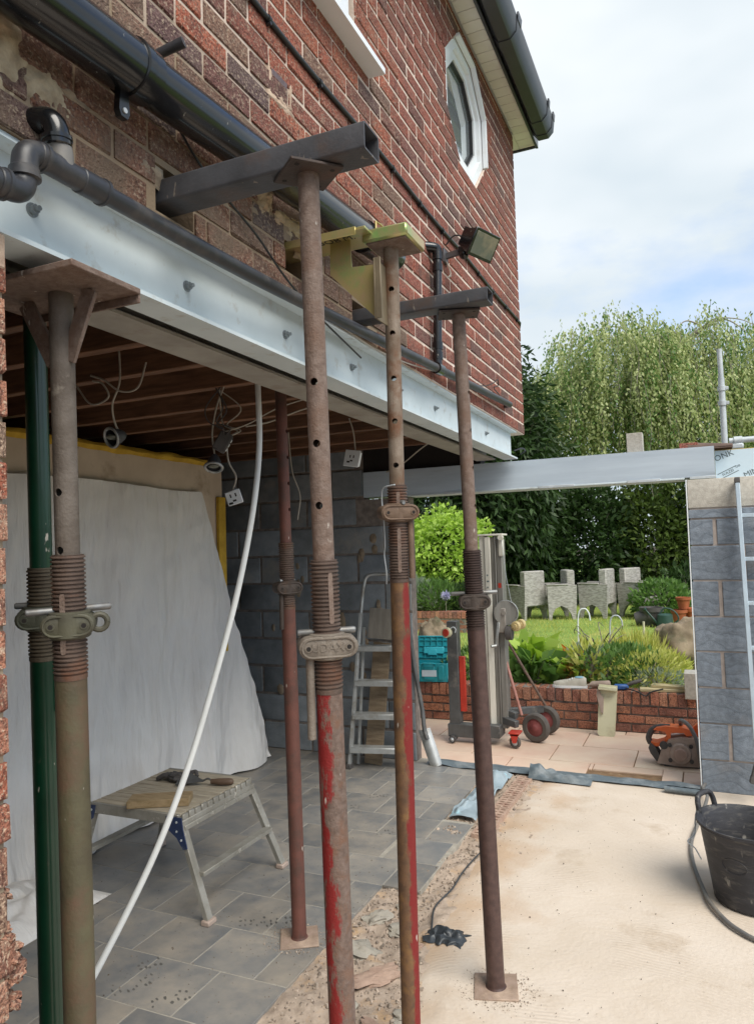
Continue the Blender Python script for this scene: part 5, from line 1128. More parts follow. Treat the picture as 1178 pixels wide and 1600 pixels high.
wire('bent wire hook lying against the rim of the tub', [(-.08, 3.86, .36), (-.095, 3.80, .30), (-.10, 3.74, .25), (-.13, 3.72, .22), (-.10, 3.70, .20), (-.075, 3.66, .17)], .003, M_galv)
ld = thing('ladder', 'pale aluminium ladder leaning against the blue-grey block pillar', 'ladder', (.35, 5.05, .2))
q0, q1 = V((.236, 5.02, .235)), V((.216, 5.155, 1.955))
for dx in (0, .36):
    g = G(); g.bar(q0+V((dx, 0, 0)), q1+V((dx, 0, 0)), .026, .060, (0, -1, 0), .003); st = obj('stile', g, mat('ladder_alu', rgb('c3d0da'), rgb('b2bfc9'), 8, .35, metal=.4) if dx == 0 else bpy.data.materials['ladder_alu'], ld)
    g = G(); g.bar(q1+V((dx, 0, -.005)), q1+V((dx, .008, .03)), .032, .066, (0, -1, 0), .003); obj('end_cap', g, M_dustyblack, st)
    g = G(); g.bar(q0+V((dx, 0, .02)), q0+V((dx-.028, -.02, -.075)), .03, .05, (0, -1, 0), .003); g.bar(q0+V((dx-.024, -.018, -.06)), q0+V((dx-.034, -.024, -.10)), .034, .055, (0, -1, 0), .003); obj('foot', g, M_dustyblack, st)
for i in range(6):
    t = .09+i*.158; p = q0*(1-t)+q1*t; g = G(); g.bar(p, p+V((.36, 0, 0)), .03, .026, (0, 0, 1), .004); obj('rung', g, bpy.data.materials['ladder_alu'], ld)

# cut-off saw
cs = thing('cut_off_saw', 'orange and grey petrol cut-off saw on the patio by the pillar', 'saw', (-.25, 5.75, 0))
O = V((-.43, 5.76, 0))
def S(x, z, y=0): return V((O.x+x, O.y+y, z))
def sprism(poly, y0, y1, name, m, par=cs):
    g = G(); g.prism(poly, (O.x, O.y+y0, 0), (1, 0, 0), (0, 0, 1), (0, 1, 0), y1-y0); return obj(name, g, m, par)
sprism([(.055, .02), (.20, .008), (.33, .012), (.36, .05), (.36, .17), (.33, .205), (.22, .21), (.14, .19), (.09, .12)], -.085, .085, 'engine_housing', M_dustygrey)
sprism([(.0, .12), (.012, .085), (.05, .03), (.085, .010), (.11, .02), (.075, .07), (.045, .13), (.02, .155)], -.075, .075, 'fuel_tank', M_dustyblack)
g = G(); g.tube(smooth([(O.x+.012, O.y, .135), (O.x+.0, O.y, .18), (O.x+.03, O.y, .235), (O.x+.085, O.y, .258), (O.x+.15, O.y, .262)], 6), .021, 12); obj('rear_handle', g, M_dustyblack, cs)
sprism([(.008, .125), (.09, .135), (.15, .175), (.155, .235), (.24, .235), (.26, .215), (.30, .225), (.31, .255), (.24, .272), (.12, .275), (.06, .262), (.04, .245), (.115, .238), (.13, .21), (.11, .175), (.055, .155), (.02, .16)], -.055, .055, 'top_cover', M_orange)
g = G(); g.cyl((O.x+.215, O.y-.086, .10), (O.x+.215, O.y-.118, .10), .075, .066, seg=28); rc = obj('starter_cover', g, M_dustygrey, cs)
g = G(); g.cyl((O.x+.215, O.y-.118, .10), (O.x+.215, O.y-.135, .10), .045, .040, seg=24); obj('starter_hub', g, mat('saw_hub', rgb('b59a8c'), rgb('9c8478'), 9, .7), rc)
for (x, z) in ((.145, .155), (.285, .155), (.285, .05), (.145, .05)):
    g = G(); g.cyl((O.x+x, O.y-.086, z), (O.x+x, O.y-.10, z), .014, seg=12); obj('screw_boss', g, M_dustyblack, rc)
g = G(); g.cyl((O.x+.105, O.y-.078, .15), (O.x+.105, O.y-.092, .15), .028, seg=18); obj('fuel_cap', g, M_dustyblack, cs)
g = G(); g.tube(smooth([(O.x+.345, O.y-.10, .03), (O.x+.335, O.y-.11, .12), (O.x+.325, O.y-.11, .20), (O.x+.29, O.y-.09, .28), (O.x+.25, O.y-.05, .315), (O.x+.22, O.y, .31), (O.x+.225, O.y+.05, .25)], 6), .014, 12); obj('front_handle', g, M_grey_pl, cs)
pts = [(.43+.16*math.cos(R(a)), .17+.16*math.sin(R(a))) for a in range(20, 205, 12)]+[(.43+.02*math.cos(R(a)), .17+.02*math.sin(R(a))) for a in range(200, 15, -30)]
sprism(pts, .0, .05, 'blade_guard', M_orange)
g = G(); g.cyl((O.x+.43, O.y+.02, .17), (O.x+.43, O.y+.028, .17), .15, seg=36); obj('disc', g, M_steel, cs)
sprism([(.10, .0), (.34, .0), (.36, .018), (.10, .018)], -.07, .07, 'base_runner', M_dustyblack)

# ================================================================== GARDEN WALL
GY = 6.60; GT = .345
gw = thing('garden_wall', 'low red brick garden wall with a soldier course on top', 'wall', (-1.3, 6.65, 0))
def gy(x): return GY+.03*math.sin((x+2.5)*1.1)
g = G(); g.box((-4.4, GY+.012, -.06), (.9, GY+.19, GT-.008)); obj('mortar', g, M_mortar_dk, gw)
GM = [brick_mesh(.211, .062, .1, 120+i, MB_G, .004) for i in range(4)]; GH = [brick_mesh(.062, .105, .2, 140+i, MB_G, .004) for i in range(4)]
for k in range(3):
    x = -4.4+(.11 if k % 2 else 0)
    while x < .6:
        place('brick', random.choice(GM), gw, (x+.11, GY+.05+random.uniform(-.004, .004), .004+.0745*k+.033), (0, 0, R(90)+random.uniform(-.02, .02))); x += .222
x = -4.4
while x < .6:
    place('brick', random.choice(GH), gw, (x+.035, GY+.098+random.uniform(-.006, .006), .286+random.uniform(-.004, .003)), (0, random.uniform(-.03, .03), R(90)+random.uniform(-.03, .03)), (1, 1, 1)); x += .0715
# ================================================================== EDGE OF THE FLOOR: membrane, perforated bricks, rubble
trench = bpy.data.objects['trench']
WM[trench] = MX.Identity(4)
M_perf = mat('perforated_brick', rgb('b59a88'), rgb('9a8070'), 14, .95, bump=.8, bscale=70, c3=rgb('8a6252'), s3=8)
def perf_brick():
    g = G(); L_, W_, d = .212, .10, .03
    g.box((-W_/2, -L_/2, -.06), (W_/2, L_/2, -.03))
    for x0, x1 in ((-.05, -.036), (-.005, .005), (.036, .05)): g.box((x0, -L_/2, -.03), (x1, L_/2, 0), 0)
    n = 5
    for cx0, cx1 in ((-.036, -.005), (.005, .036)):
        for i in range(n+1):
            yc = -L_/2+L_*i/n; h = .0125; g.box((cx0, max(-L_/2, yc-h), -.03), (cx1, min(L_/2, yc+h), -.0007), 0)
    me = g.mesh('perforated_brick'); me.materials.append(M_perf); return me
pm = perf_brick()
for i in range(5):
    y = 4.12+.222*i; place('perforated_brick', pm, trench, (-1.205+.012*i*.2, y, .012), (random.uniform(-.03, .03), random.uniform(-.02, .02), R(-2)+random.uniform(-.02, .02)))
def chunk(x, y, z, sx, sy, sz, m, name='mortar_chunk', seed=0, rz=0):
    g = G(); rr = random.Random(seed)
    g.ball((0, 0, 0), (sx, sy, sz), 22, 12, lambda d: .8+.5*nz(d.x*1.6+seed*5, d.y*1.6, d.z*1.6)+.22*nz(d.x*5+seed, d.y*5, d.z*5)+.1*nz(d.x*11+seed, d.y*11, d.z*11))
    M_ = MX.Translation((x, y, z+sz*.3)) @ MX.Rotation(rz, 4, 'Z') @ MX.Rotation(rr.uniform(-.15, .15), 4, 'X'); g.v = [tuple(M_ @ V(q)) for q in g.v]
    return obj(name, g, m, trench, ang=50)
M_chunk = mat('mortar_grey_chunk', rgb('aaa396'), rgb('918a7f'), 9, .95, bump=.8, bscale=50)
for i, (x, y, sx_, sy_) in enumerate([(-1.20, 2.62, .07, .17), (-1.24, 2.40, .05, .06), (-1.34, 2.74, .07, .10), (-1.14, 2.84, .045, .06), (-1.38, 3.0, .05, .08), (-1.25, 2.95, .06, .06), (-1.08, 2.28, .09, .05), (-1.30, 3.14, .05, .05), (-1.38, 4.35, .04, .06), (-1.40, 4.7, .03, .05), (-1.02, 2.42, .05, .06), (-1.16, 2.05, .08, .09)]):
    chunk(x, y, -.018, sx_, sy_, random.uniform(.014, .03), M_chunk if i % 3 else M_perf, seed=i, rz=random.uniform(0, 3))
g = G(); g.box((-1.474, 2.42, -.06), (-1.37, 2.66, -.026), .002); obj('sand_patch', g, mat('sand', rgb('9a7a50'), rgb('7f6340'), 30, .95, bump=.8, bscale=120), trench)
# small rubble, chips and grit
def scatter(name, n, fn, smin, smax, m, label, cat):
    g = G()
    for i in range(n):
        x, y, z = fn(); s = random.uniform(smin, smax)*(1 if random.random() < .85 else 1.8)
        M_ = MX.Translation((x, y, z+s*.25)) @ MX.Rotation(random.uniform(0, 6), 4, 'Z') @ MX.Rotation(random.uniform(-.6, .6), 4, 'X')
        a, b, c = s*random.uniform(.5, 1), s*random.uniform(.4, .9), s*random.uniform(.25, .6)
        g.add([(-a, -b, -c), (a, -b*.7, -c), (a*.8, b, -c), (-a*.6, b*.9, -c), (-a*.6, -b*.5, c), (a*.5, -b*.4, c*.8), (a*.3, b*.5, c), (-a*.4, b*.6, c*.7)], [(3, 2, 1, 0), (4, 5, 6, 7), (0, 1, 5, 4), (1, 2, 6, 5), (2, 3, 7, 6), (3, 0, 4, 7)], M_)
    o = obj(name, g, m, kind='stuff', fix=False); tag(o, label, cat); return o
def tr_pos():
    y = 2.0+3.2*random.random()**1.3; x = random.uniform(-1.47, xl(y)+.02); return x, y, -.014+.018*nz(x, y, 1, 4)+.012*nz(x, y, 7, 13)+.002
scatter('rubble_chips', 2600, tr_pos, .0025, .0075, M_chips, 'brick and mortar chips filling the strip along the tiles', 'rubble')
def grit_pos():
    while True:
        if random.random() < .5:
            x = -1.12+random.random()**2*1.5; y = 2.1+3.0*random.random(); return x, y, .004
        x = -1.5-1.6*random.random()**1.5; y = 2.1+2.9*random.random(); return x, y, .001
def clus(): 
    c = random.choice([(-1.60, 2.68, .10), (-1.95, 3.05, .18), (-1.9, 2.4, .25), (-.66, 2.62, .10), (-1.75, 3.6, .3), (-2.2, 2.2, .2), (-1.1, 3.4, .12), (-1.55, 2.9, .12), (-.6, 2.45, .15)])
    return random.gauss(c[0], c[2]), random.gauss(c[1], c[2]), .002
scatter('floor_grit', 800, grit_pos, .001, .0028, M_debris, 'dark grit scattered over tiles and screed', 'grit')
scatter('prop_foot_grit', 700, clus, .0008, .0024, M_debris, 'crumbs of mortar gathered round the prop feet', 'grit')
def foot(): 
    c = random.choice([(-.763, 2.671), (-1.606, 2.716)]); a = random.uniform(0, 6.28); r_ = random.uniform(.07, .16); return c[0]+math.cos(a)*r_, c[1]+math.sin(a)*r_*.8, .002
scatter('brick_dust', 900, foot, .0008, .0028, M_chips, 'reddish brick dust heaped round two prop base plates', 'dust')
# dust film and damp boot marks are flat things on the floor
M_stain = mat('damp_mark', rgb('55534f'), rgb('64615c'), 40, .4)
bm_ = thing('boot_print', 'dark wet boot prints trodden over the slate tiles', 'boot print', (-1.9, 2.3, .0))
for (cx, cy, rz, n) in [(-1.75, 2.83, 40, 7), (-1.86, 2.77, 40, 6), (-2.02, 2.22, 60, 8), (-1.83, 2.20, 55, 7), (-2.06, 2.35, 55, 5), (-2.1, 4.2, 20, 7), (-2.0, 4.45, 20, 6), (-1.72, 3.9, 30, 5), (-1.95, 3.75, 30, 6)]:
    g = G()
    for i in range(n):
        for j in range(2):
            if random.random() < .25: continue
            x = (i-n/2)*.021+random.uniform(-.006, .006); y = (j-.5)*.040+random.uniform(-.012, .012); w, h = .0075*random.uniform(.5, 1), .014*random.uniform(.5, 1); M_ = MX.Translation((cx, cy, .0006)) @ MX.Rotation(R(rz), 4, 'Z')
            k = 7; vs = [(x+w*math.cos(2*math.pi*q/k)*random.uniform(.6, 1.2), y+h*math.sin(2*math.pi*q/k)*random.uniform(.6, 1.2), 0) for q in range(k)]; g.add(vs, [tuple(range(k))], M_)
    obj('tread_mark', g, M_stain, bm_, fix=False)

def crumple(name, label, fn, nu, nv, m, cat='plastic sheet'):
    g = G(); g.grid(nu, nv, fn); o = obj(name, g, m, ang=70, fix=False); return tag(o, label, cat)
crumple('damp_proof_membrane', 'flat grey damp proof membrane strip along the far edge of the screed', lambda u, v: (-1.95+1.86*u, 5.19+.13*v+.02*nz(u*3, 0, 0, 3)-.04*u, .010+.012*nz(u*8, v*2, 0, 1.5)+.014*math.sin(math.pi*v)*(1+nz(u, v, 0, 9))), 120, 8, M_membrane)
crumple('damp_proof_membrane', 'bunched grey membrane fold beside the perforated bricks', lambda u, v: (-1.17+.42*u, 5.08+.17*v-.03*u, .008+(.055*(1-u)**.8+.012)*math.sin(math.pi*min(1, v*1.05))*(1+.7*nz(u*3, v*2, 2, 2.2))), 50, 24, M_membrane)
def rollp(u, v):
    a = v*7.0; r_ = .014+.003*v*3; x = -.30+.22*u; return (x, 5.10-.02*u+r_*math.cos(a)*1.3, .025+r_*math.sin(a)+.004*nz(u*5, v*3, 0, 2))
crumple('membrane_roll', 'curled grey membrane end by the foot of block pillar', rollp, 20, 40, M_membrane)
crumple('membrane_scrap', 'pale blue crumpled membrane piece between tiles and perforated bricks', lambda u, v: (-1.46+.17*u, 4.22+.92*v, .004+.02*u*(1-u)*4+.05*max(0, nz(u*2, v*4, 6, 2.4))+.06*math.exp(-((v-.80)/.07)**2)*math.exp(-((u-.6)/.3)**2)), 24, 90, M_skyblue)
crumple('membrane_scrap', 'black crumpled plastic scrap sticking out of the screed near striped prop', lambda u, v: (-1.13+.17*u+.02*nz(v*3, u*3, 0, 2), 2.88+.11*v+.02*nz(u*4, v*3, 3, 2), .002+.032*max(0, math.sin(math.pi*u)*math.sin(math.pi*v))*(1+1.5*nz(u*2, v*2, 8, 2))), 26, 20, M_membdk)
wire('thin black cable lying in the crack between tiles and screed', [(-1.11, 2.95, .012), (-1.165, 3.15, .008), (-1.15, 3.35, .006), (-1.155, 3.55, .008), (-1.14, 3.8, .006)], .004, M_membdk, 'cable', 'cable')

# ================================================================== GARDEN WALL TOP
tbx = thing('tool_case', 'open teal plastic tool case standing on the garden wall', 'tool case', (-2.42, 6.72, GT))
def hull(g, x0, x1, y0, y1, z0, z1, t):
    g.box((x0, y0, z0), (x1, y1, z0+t), .002); g.box((x0, y0, z0+t), (x1, y0+t, z1), .002); g.box((x0, y1-t, z0+t), (x1, y1, z1), .002); g.box((x0, y0+t, z0+t), (x0+t, y1-t, z1), .002); g.box((x1-t, y0+t, z0+t), (x1, y1-t, z1), .002)
Mt = MX.Translation((-2.43, 6.70, GT+.002)) @ MX.Rotation(R(8), 4, 'Z')
g = G(); hull(g, -.17, .17, -.12, .12, 0, .17, .008); g.v = [tuple(Mt @ V(p)) for p in g.v]; cb_ = obj('case_body', g, M_teal, tbx)
for (x, w) in ((-.11, .05), (.0, .10), (.11, .05)):
    g = G(); g.box((x-w/2, -.128, .02), (x+w/2, -.1205, .15), .003, Mt); obj('panel_rib', g, M_teal, cb_)
g = G(); g.box((-.07, -.1295, .05), (.07, -.1285, .11), 0, Mt); obj('label_plate', g, M_ins, cb_)
g = G(); g.tube([Mt @ V(p) for p in ((-.06, -.12, .165), (-.05, -.15, .175), (.05, -.15, .175), (.06, -.12, .165))], .008, 8); obj('carry_handle', g, M_teal, cb_)
Ml = Mt @ MX.Translation((0, .12, .172)) @ MX.Rotation(R(-12), 4, 'X')
g = G(); g.box((-.165, 0, 0), (.165, .012, .23), .004, Ml); lid = obj('case_lid', g, M_teal, tbx)
for i in range(6):
    g = G(); x = -.15+.06*i; g.box((x-.003, -.012, .01), (x+.003, -.0005, .22), 0, Ml); obj('lid_rib', g, M_teal, lid)
for z in (.02, .075, .13, .185, .22):
    g = G(); g.box((-.16, -.011, z-.003), (.16, -.0007, z+.003), 0, Ml); obj('lid_rib', g, M_teal, lid)
g = G(); g.box((-.10, -.022, .055), (.10, -.012, .12), .006, Ml); g.box((-.06, -.024, .04), (.03, -.014, .10), .006, Ml); obj('lid_tray', g, mat('teal_light', rgb('3fb4c4'), rgb('36a6b6'), 5, .4), lid)
mt = thing('metal_fitting', 'grey metal duct fitting on the wall beside the tool case', 'fitting', (-2.2, 6.66, GT))
g = G(); g.cyl((-2.235, 6.66, .375), (-2.165, 6.63, .33), .036, .044, seg=18); obj('barrel', g, M_galv, mt)
g = G(); g.tube(smooth([(-2.235, 6.66, .38), (-2.28, 6.65, .385), (-2.31, 6.63, .36)], 5), .012, 10); obj('neck', g, M_galv, mt)
def shoe(label, M_):
    t = thing('shoe', label, 'shoe', M=M_)
    sec = [(-.14, .030, .055, .062), (-.12, .036, .06, .078), (-.08, .036, .058, .080), (-.03, .037, .056, .066), (.02, .042, .048, .052), (.07, .046, .040, .044), (.11, .040, .034, .036), (.14, .022, .026, .026)]
    g = G(); vs = []; fs = []; n = 14
    for (x, w, _, h) in sec:
        for k in range(n):
            a = 2*math.pi*k/n; z = .02+(h-.0)*max(0, math.sin(a))**.8 if math.sin(a) > 0 else .02; vs.append((x, w*math.cos(a), z))
    for i in range(len(sec)-1):
        for k in range(n): fs.append((i*n+k, i*n+(k+1) % n, (i+1)*n+(k+1) % n, (i+1)*n+k))
    fs += [tuple(range(n)), tuple((len(sec)-1)*n+k for k in range(n))]
    g.add(vs, fs); obj('upper', g, mat('shoe_upper', rgb('b5b0a4'), rgb('9c968a'), 9, .8), t, world=False)
    g = G(); g.prism([(-.148, -.034), (-.148, .034), (-.05, .04), (.06, .05), (.12, .044), (.15, .02), (.15, -.02), (.12, -.044), (.06, -.05), (-.05, -.04)], (0, 0, 0), (1, 0, 0), (0, 1, 0), (0, 0, 1), .021); obj('sole', g, M_white, t, world=False)
    for i in range(3):
        g = G(); x = -.03+.035*i; g.box((x-.006, -.044, .03), (x+.006, -.040, .062-.006*i), .001, MX.Rotation(R(0), 4, 'Z')); obj('side_stripe', g, M_white, t, world=False)
    g = G(); g.ball((-.085, 0, .088), (.045, .026, .012), 12, 6); obj('collar', g, mat('shoe_blue', rgb('7fa6b8'), rgb('6a93a6'), 9, .7), t, world=False)
    for i in range(4):
        g = G(); x = -.025+.022*i; g.tube([(x, -.03, .075-.008*i), (x+.006, 0, .085-.01*i), (x, .03, .075-.008*i)], .003, 6); obj('lace', g, M_white, t, world=False)
shoe('worn white and blue trainer on top of the garden wall', MX.Translation((-1.13, 6.66, GT-.003)) @ MX.Rotation(R(185), 4, 'Z'))
g = G(); g.rings([(V((-.985, 6.66, GT+.022)), .008), (V((-.965, 6.66, GT+.024)), .012), (V((-.94, 6.665, GT+.03)), .028), (V((-.80, 6.69, GT+.034)), .033), (V((-.79, 6.692, GT+.034)), .02)], 18); o = obj('sealant_bottle', g, M_dustygrey); tag(o, 'dusty grey bottle with pointed nozzle lying on the garden wall', 'bottle')
bt = thing('blue_tool', 'blue and black power tool with cord on the garden wall', 'tool', (-.70, 6.66, GT))
g = G(); g.box((-.06, -.03, 0), (.06, .03, .045), .012, MX.Translation((-.70, 6.65, GT)) @ MX.Rotation(R(12), 4, 'Z')); obj('motor_body', g, mat('tool_blue', rgb('2f5da0'), rgb('274e88'), 8, .5), bt)
g = G(); g.tube(smooth([(-.65, 6.66, GT+.04), (-.60, 6.67, GT+.06), (-.54, 6.70, GT+.075)], 5), .016, 10); obj('grip', g, M_dustyblack, bt)
g = G(); g.tube(smooth([(-.66, 6.62, GT+.02), (-.56, 6.58, GT+.0), (-.50, 6.58, GT-.03), (-.46, 6.59, GT+.0), (-.36, 6.60, GT+.03)], 6), .006, 8); obj('cord', g, M_cabledk, bt)
cp = thing('cream_trim', 'cream plastic tray leaning upright against the garden wall', 'tray', (-.80, 6.5, 0))
Mc = MX.Translation((-.81, 6.40, .0)) @ MX.Rotation(R(-14), 4, 'X') @ MX.Rotation(R(3), 4, 'Y')
g = G(); g.prism([(-.055, .0), (.055, 0), (.07, .02), (.075, .42), (-.075, .42), (-.07, .02)], Mc @ V((0, 0, 0)), Mc.to_3x3() @ V((1, 0, 0)), Mc.to_3x3() @ V((0, 0, 1)), Mc.to_3x3() @ V((0, 1, 0)), .012); obj('panel', g, M_cream, cp)
g = G(); g.box((-.075, -.05, .37), (.075, .0, .40), .004, Mc); obj('lip', g, M_cream, cp)
g = G(); g.prism([(-.076, .40), (-.05, .33), (-.03, .31), (-.03, .18), (-.045, .19), (-.09, .33)], Mc @ V((0, -.022, 0)), Mc.to_3x3() @ V((1, 0, 0)), Mc.to_3x3() @ V((0, 0, 1)), Mc.to_3x3() @ V((0, 1, 0)), .02); obj('clip', g, M_dustygrey, cp)
for i, (x, y, z, rz, l, w, lb) in enumerate([(-.36, 6.68, GT-.01, 6, .19, .05, 'lower pale timber board on the garden wall near the pillar'), (-.30, 6.72, GT+.014, -8, .16, .05, 'upper pale timber board crossing another on the garden wall')]):
    g = G(); g.box((-l, -w, 0), (l, w, .022), .002, MX.Translation((x, y, z+.008)) @ MX.Rotation(R(rz), 4, 'Z')); o = obj('timber_board', g, mat('pale_timber_%d' % i, rgb('c2b48e'), rgb('a89a76'), 5, .85, stretch=(1, 8, 8))); tag(o, lb, 'board')
g = G(); g.box((-.05, -.05, 0), (.05, .16, .21), .003, MX.Translation((-.145, 6.62, GT-.04))); o = obj('concrete_block', g, M_blocklight); tag(o, 'upright pale concrete block at the right end of garden wall', 'block')

# ================================================================== MATERIAL LIFT
lf = thing('material_lift', 'aluminium winch material lift on wheels parked by the garden wall', 'lift', (-1.6, 6.0, 0))
M_mast = mat('mast_alu', rgb('e4e0d4'), rgb('d0ccc0'), 6, .5, metal=.0, stretch=(4, 4, .5), bump=.1)
M_mastdk = mat('mast_alu_dark', rgb('8f8c86'), rgb('7c7973'), 6, .55, metal=.25, stretch=(4, 4, .5))
g = G(); g.box((-1.700, 5.93, .10), (-1.655, 6.06, 1.69), .004); g.box((-1.652, 5.915, .10), (-1.605, 6.06, 1.68), .004); obj('outer_mast', g, M_mast, lf)
g = G(); g.box((-1.602, 5.93, .10), (-1.572, 6.05, 1.68), .004); g.box((-1.570, 5.92, .12), (-1.562, 6.06, 1.69), .002); obj('inner_mast', g, M_mastdk, lf)
g = G(); g.box((-1.560, 5.94, .12), (-1.515, 6.06, 1.66), .004); obj('carriage_rail', g, M_mastdk, lf)
g = G(); g.box((-1.705, 5.91, 1.69), (-1.495, 6.07, 1.705), .003); g.box((-1.54, 5.93, 1.52), (-1.50, 5.97, 1.69), .006); tp = obj('top_plate', g, M_mast, lf)
g = G(); g.cyl((-1.512, 5.90, 1.672), (-1.512, 5.93, 1.672), .022, seg=16); obj('pulley', g, M_mast, tp)
g = G(); g.box((-1.553, 5.9395, 1.26), (-1.527, 5.9405, 1.30), 0); obj('warning_sticker', g, M_redpaint, lf)
for i in range(5): g = G(); g.box((-1.640, 5.9135, 1.36-.05*i), (-1.628+.006*(i % 2), 5.9148, 1.372-.05*i), 0); obj('stencil_mark', g, M_ink, lf)
g = G(); g.box((-1.985, 5.86, .10), (-1.895, 5.95, .99), .004); up = obj('fork_post', g, M_dark_metal, lf)
g = G(); g.box((-1.893, 5.88, .25), (-1.845, 5.91, .70), .003); obj('red_bar', g, M_redpaint, lf)
g = G(); g.box((-2.0, 5.85, .045), (-1.70, 5.95, .15), .004); g.box((-1.70, 5.84, .06), (-1.56, 6.02, .16), .004); g.box((-1.99, 5.85, .02), (-1.93, 5.90, .06), .004); obj('base_frame', g, M_dark_metal, lf)
for (a, b) in (((-1.66, 6.02, .20), (-1.43, 5.90, .17)), ((-1.62, 6.08, .22), (-1.31, 6.33, .21)), ((-1.60, 6.03, .25), (-1.45, 5.98, .22))):
    g = G(); g.bar(a, b, .05, .055, (0, 0, 1), .004); obj('outrigger', g, M_dark_metal, lf)
def wheel(c, axis, r, w, mt_, mh, name='wheel'):
    c, axis = V(c), V(axis).normalized(); g = G(); pr = [(-.5, .62), (-.5, .88), (-.3, .98), (0, 1.0), (.3, .98), (.5, .88), (.5, .62), (.2, .58)]
    g.rings([(c+axis*w*a, r*b) for a, b in pr], 28); wh = obj(name, g, mt_, lf)
    g = G(); g.rings([(c-axis*w*.42, r*.60), (c+axis*w*.30, r*.60), (c+axis*w*.42, r*.34), (c+axis*w*.62, r*.20), (c+axis*w*.68, r*.16)], 24); obj('hub', g, mh, wh); return wh
ax_ = (-.25, -.97, 0)
wheel((-1.315, 6.06, .118), ax_, .118, .06, M_tyre, mat('wheel_maroon', rgb('8c4a48'), rgb('7a3f3e'), 8, .6)); wheel((-1.285, 6.35, .118), ax_, .118, .06, M_tyre, bpy.data.materials['wheel_maroon'])
wheel((-1.435, 5.83, .048), (-.3, -.95, 0), .048, .032, M_tyre, M_galv, 'castor'); wheel((-1.955, 5.83, .032), (0, -1, 0), .03, .03, M_dustyblack, M_galv, 'castor')
g = G(); g.box((-1.47, 5.80, .10), (-1.40, 5.815, .115), .002); g.prism([(-.035, .12), (.035, .12), (.015, .045), (-.015, .045)], (-1.435, 5.800, 0), (1, 0, 0), (0, 0, 1), (0, 1, 0), .005); g.box((-1.48, 5.79, .115), (-1.39, 5.90, .128), .002); obj('castor_fork', g, M_redpaint, lf)
g = G(); g.tube([(-1.585, 5.98, .90), (-1.42, 6.02, .22)], .012, 10); obj('brace', g, mat('faded_red', rgb('b98a80'), rgb('a87468'), 8, .6), lf)
g = G(); g.tube([(-1.575, 6.03, .92), (-1.285, 6.31, .25)], .011, 10); obj('brace', g, M_rust, lf)
g = G(); g.cyl((-1.495, 5.93, 1.06), (-1.485, 5.90, 1.06), .098, seg=32); dr = obj('winch_drum', g, M_mastdk, lf)
g = G(); g.tube([V((-1.49, 5.912, 1.06))+V((math.cos(a)*.098, 0, math.sin(a)*.098)) for a in np.linspace(0, 2*math.pi, 33)], .006, 8, caps=False); obj('drum_flange', g, M_alu, dr)
g = G(); g.box((-1.565, 5.885, .90), (-1.49, 5.925, 1.10), .006); g.cyl((-1.50, 5.885, 1.06), (-1.50, 5.875, 1.06), .018, seg=12); obj('winch_housing', g, mat('winch_grey', rgb('a09890'), rgb('8a8279'), 8, .6), lf)
g = G(); g.cyl((-1.49, 5.90, .90), (-1.44, 5.90, .90), .058, seg=20); obj('brake_drum', g, M_dustyblack, lf)
g = G(); g.bar((-1.545, 5.875, .985), (-1.565, 5.86, .80), .022, .012, (0, -1, 0), .003); g.tube([(-1.565, 5.855, .80), (-1.60, 5.83, .795)], .013, 10); obj('crank', g, M_alu, lf)
for (x, y, z) in ((-1.405, 5.88, .955), (-1.375, 5.93, .968)):
    g = G(); d = V((-.3, -.95, 0)); c = V((x, y, z)); g.rings([(c-d*.016, .030), (c-d*.012, .040), (c+d*.010, .040), (c+d*.016, .034), (c+d*.0161, .020), (c+d*.024, .018), (c+d*.0241, .006)], 24); obj('grip_roller', g, M_yelpl, lf)
g = G(); g.tube([(-1.46, 5.90, .955), (-1.38, 5.90, .962)], .006, 8); obj('crank_axle', g, M_dark_metal, lf)
g = G(); g.tube([(-1.503, 5.905, 1.65), (-1.475, 5.905, 1.35), (-1.44, 5.905, 1.14)], .0025, 6); obj('winch_cable', g, M_galv, lf)
g = G(); c = V((-1.975, 5.84, .90)); d = V((-.2, -.98, 0)); g.rings([(c-d*.02, .040), (c+d*.02, .042), (c+d*.022, .034)], 22); ho = obj('hose_reel', g, M_cream, lf)
g = G(); g.rings([(c+d*.0221, .032), (c+d*.026, .028)], 18); obj('reel_cap', g, M_redpaint, ho)
g = G(); g.tube(smooth([(-1.95, 5.845, .93), (-1.92, 5.84, .945), (-1.90, 5.84, .93), (-1.905, 5.84, .90)], 5), .005, 7); obj('hook', g, M_galv, lf)

# ================================================================== TOP OF THE CROSS BEAM, BOARD, SCAFFOLD
g = G(); g.box((-.45, 5.33, 2.213), (-.345, 5.43, 2.355), .003); o = obj('concrete_block', g, M_blocklight); tag(o, 'grey concrete block standing on top of the cross beam', 'block')
g = G(); g.box((-.115, 5.34, 2.213), (.0, 5.42, 2.258), .003); o = obj('loose_brick', g, MB['new', False]); tag(o, 'loose red brick lying on the cross beam near its end', 'brick')
def tilep(u, v): a = math.pi*v; return (-.06+.27*u, 5.40+.07*math.cos(a), 2.214+.048*math.sin(a)*(1-.55*u)+.003)
g = G(); g.grid(8, 12, tilep); g.grid(8, 12, lambda u, v: tuple(V(tilep(u, v))-V((0, 0, .010)))); o = obj('ridge_tile', g, mat('ridge_tile_clay', rgb('6a564c'), rgb('54453e'), 9, .85), fix=False); tag(o, 'brown curved ridge tile lying beyond the end of cross beam', 'roof tile')
ib = thing('insulation_board', 'white foil-faced insulation board with grey print on the pillar top', 'board', (.6, 5.42, 2.0))
g = G(); g.box((.10, 5.385, 2.002), (1.5, 5.388, 2.195)); obj('foil_face', g, M_ins, ib)
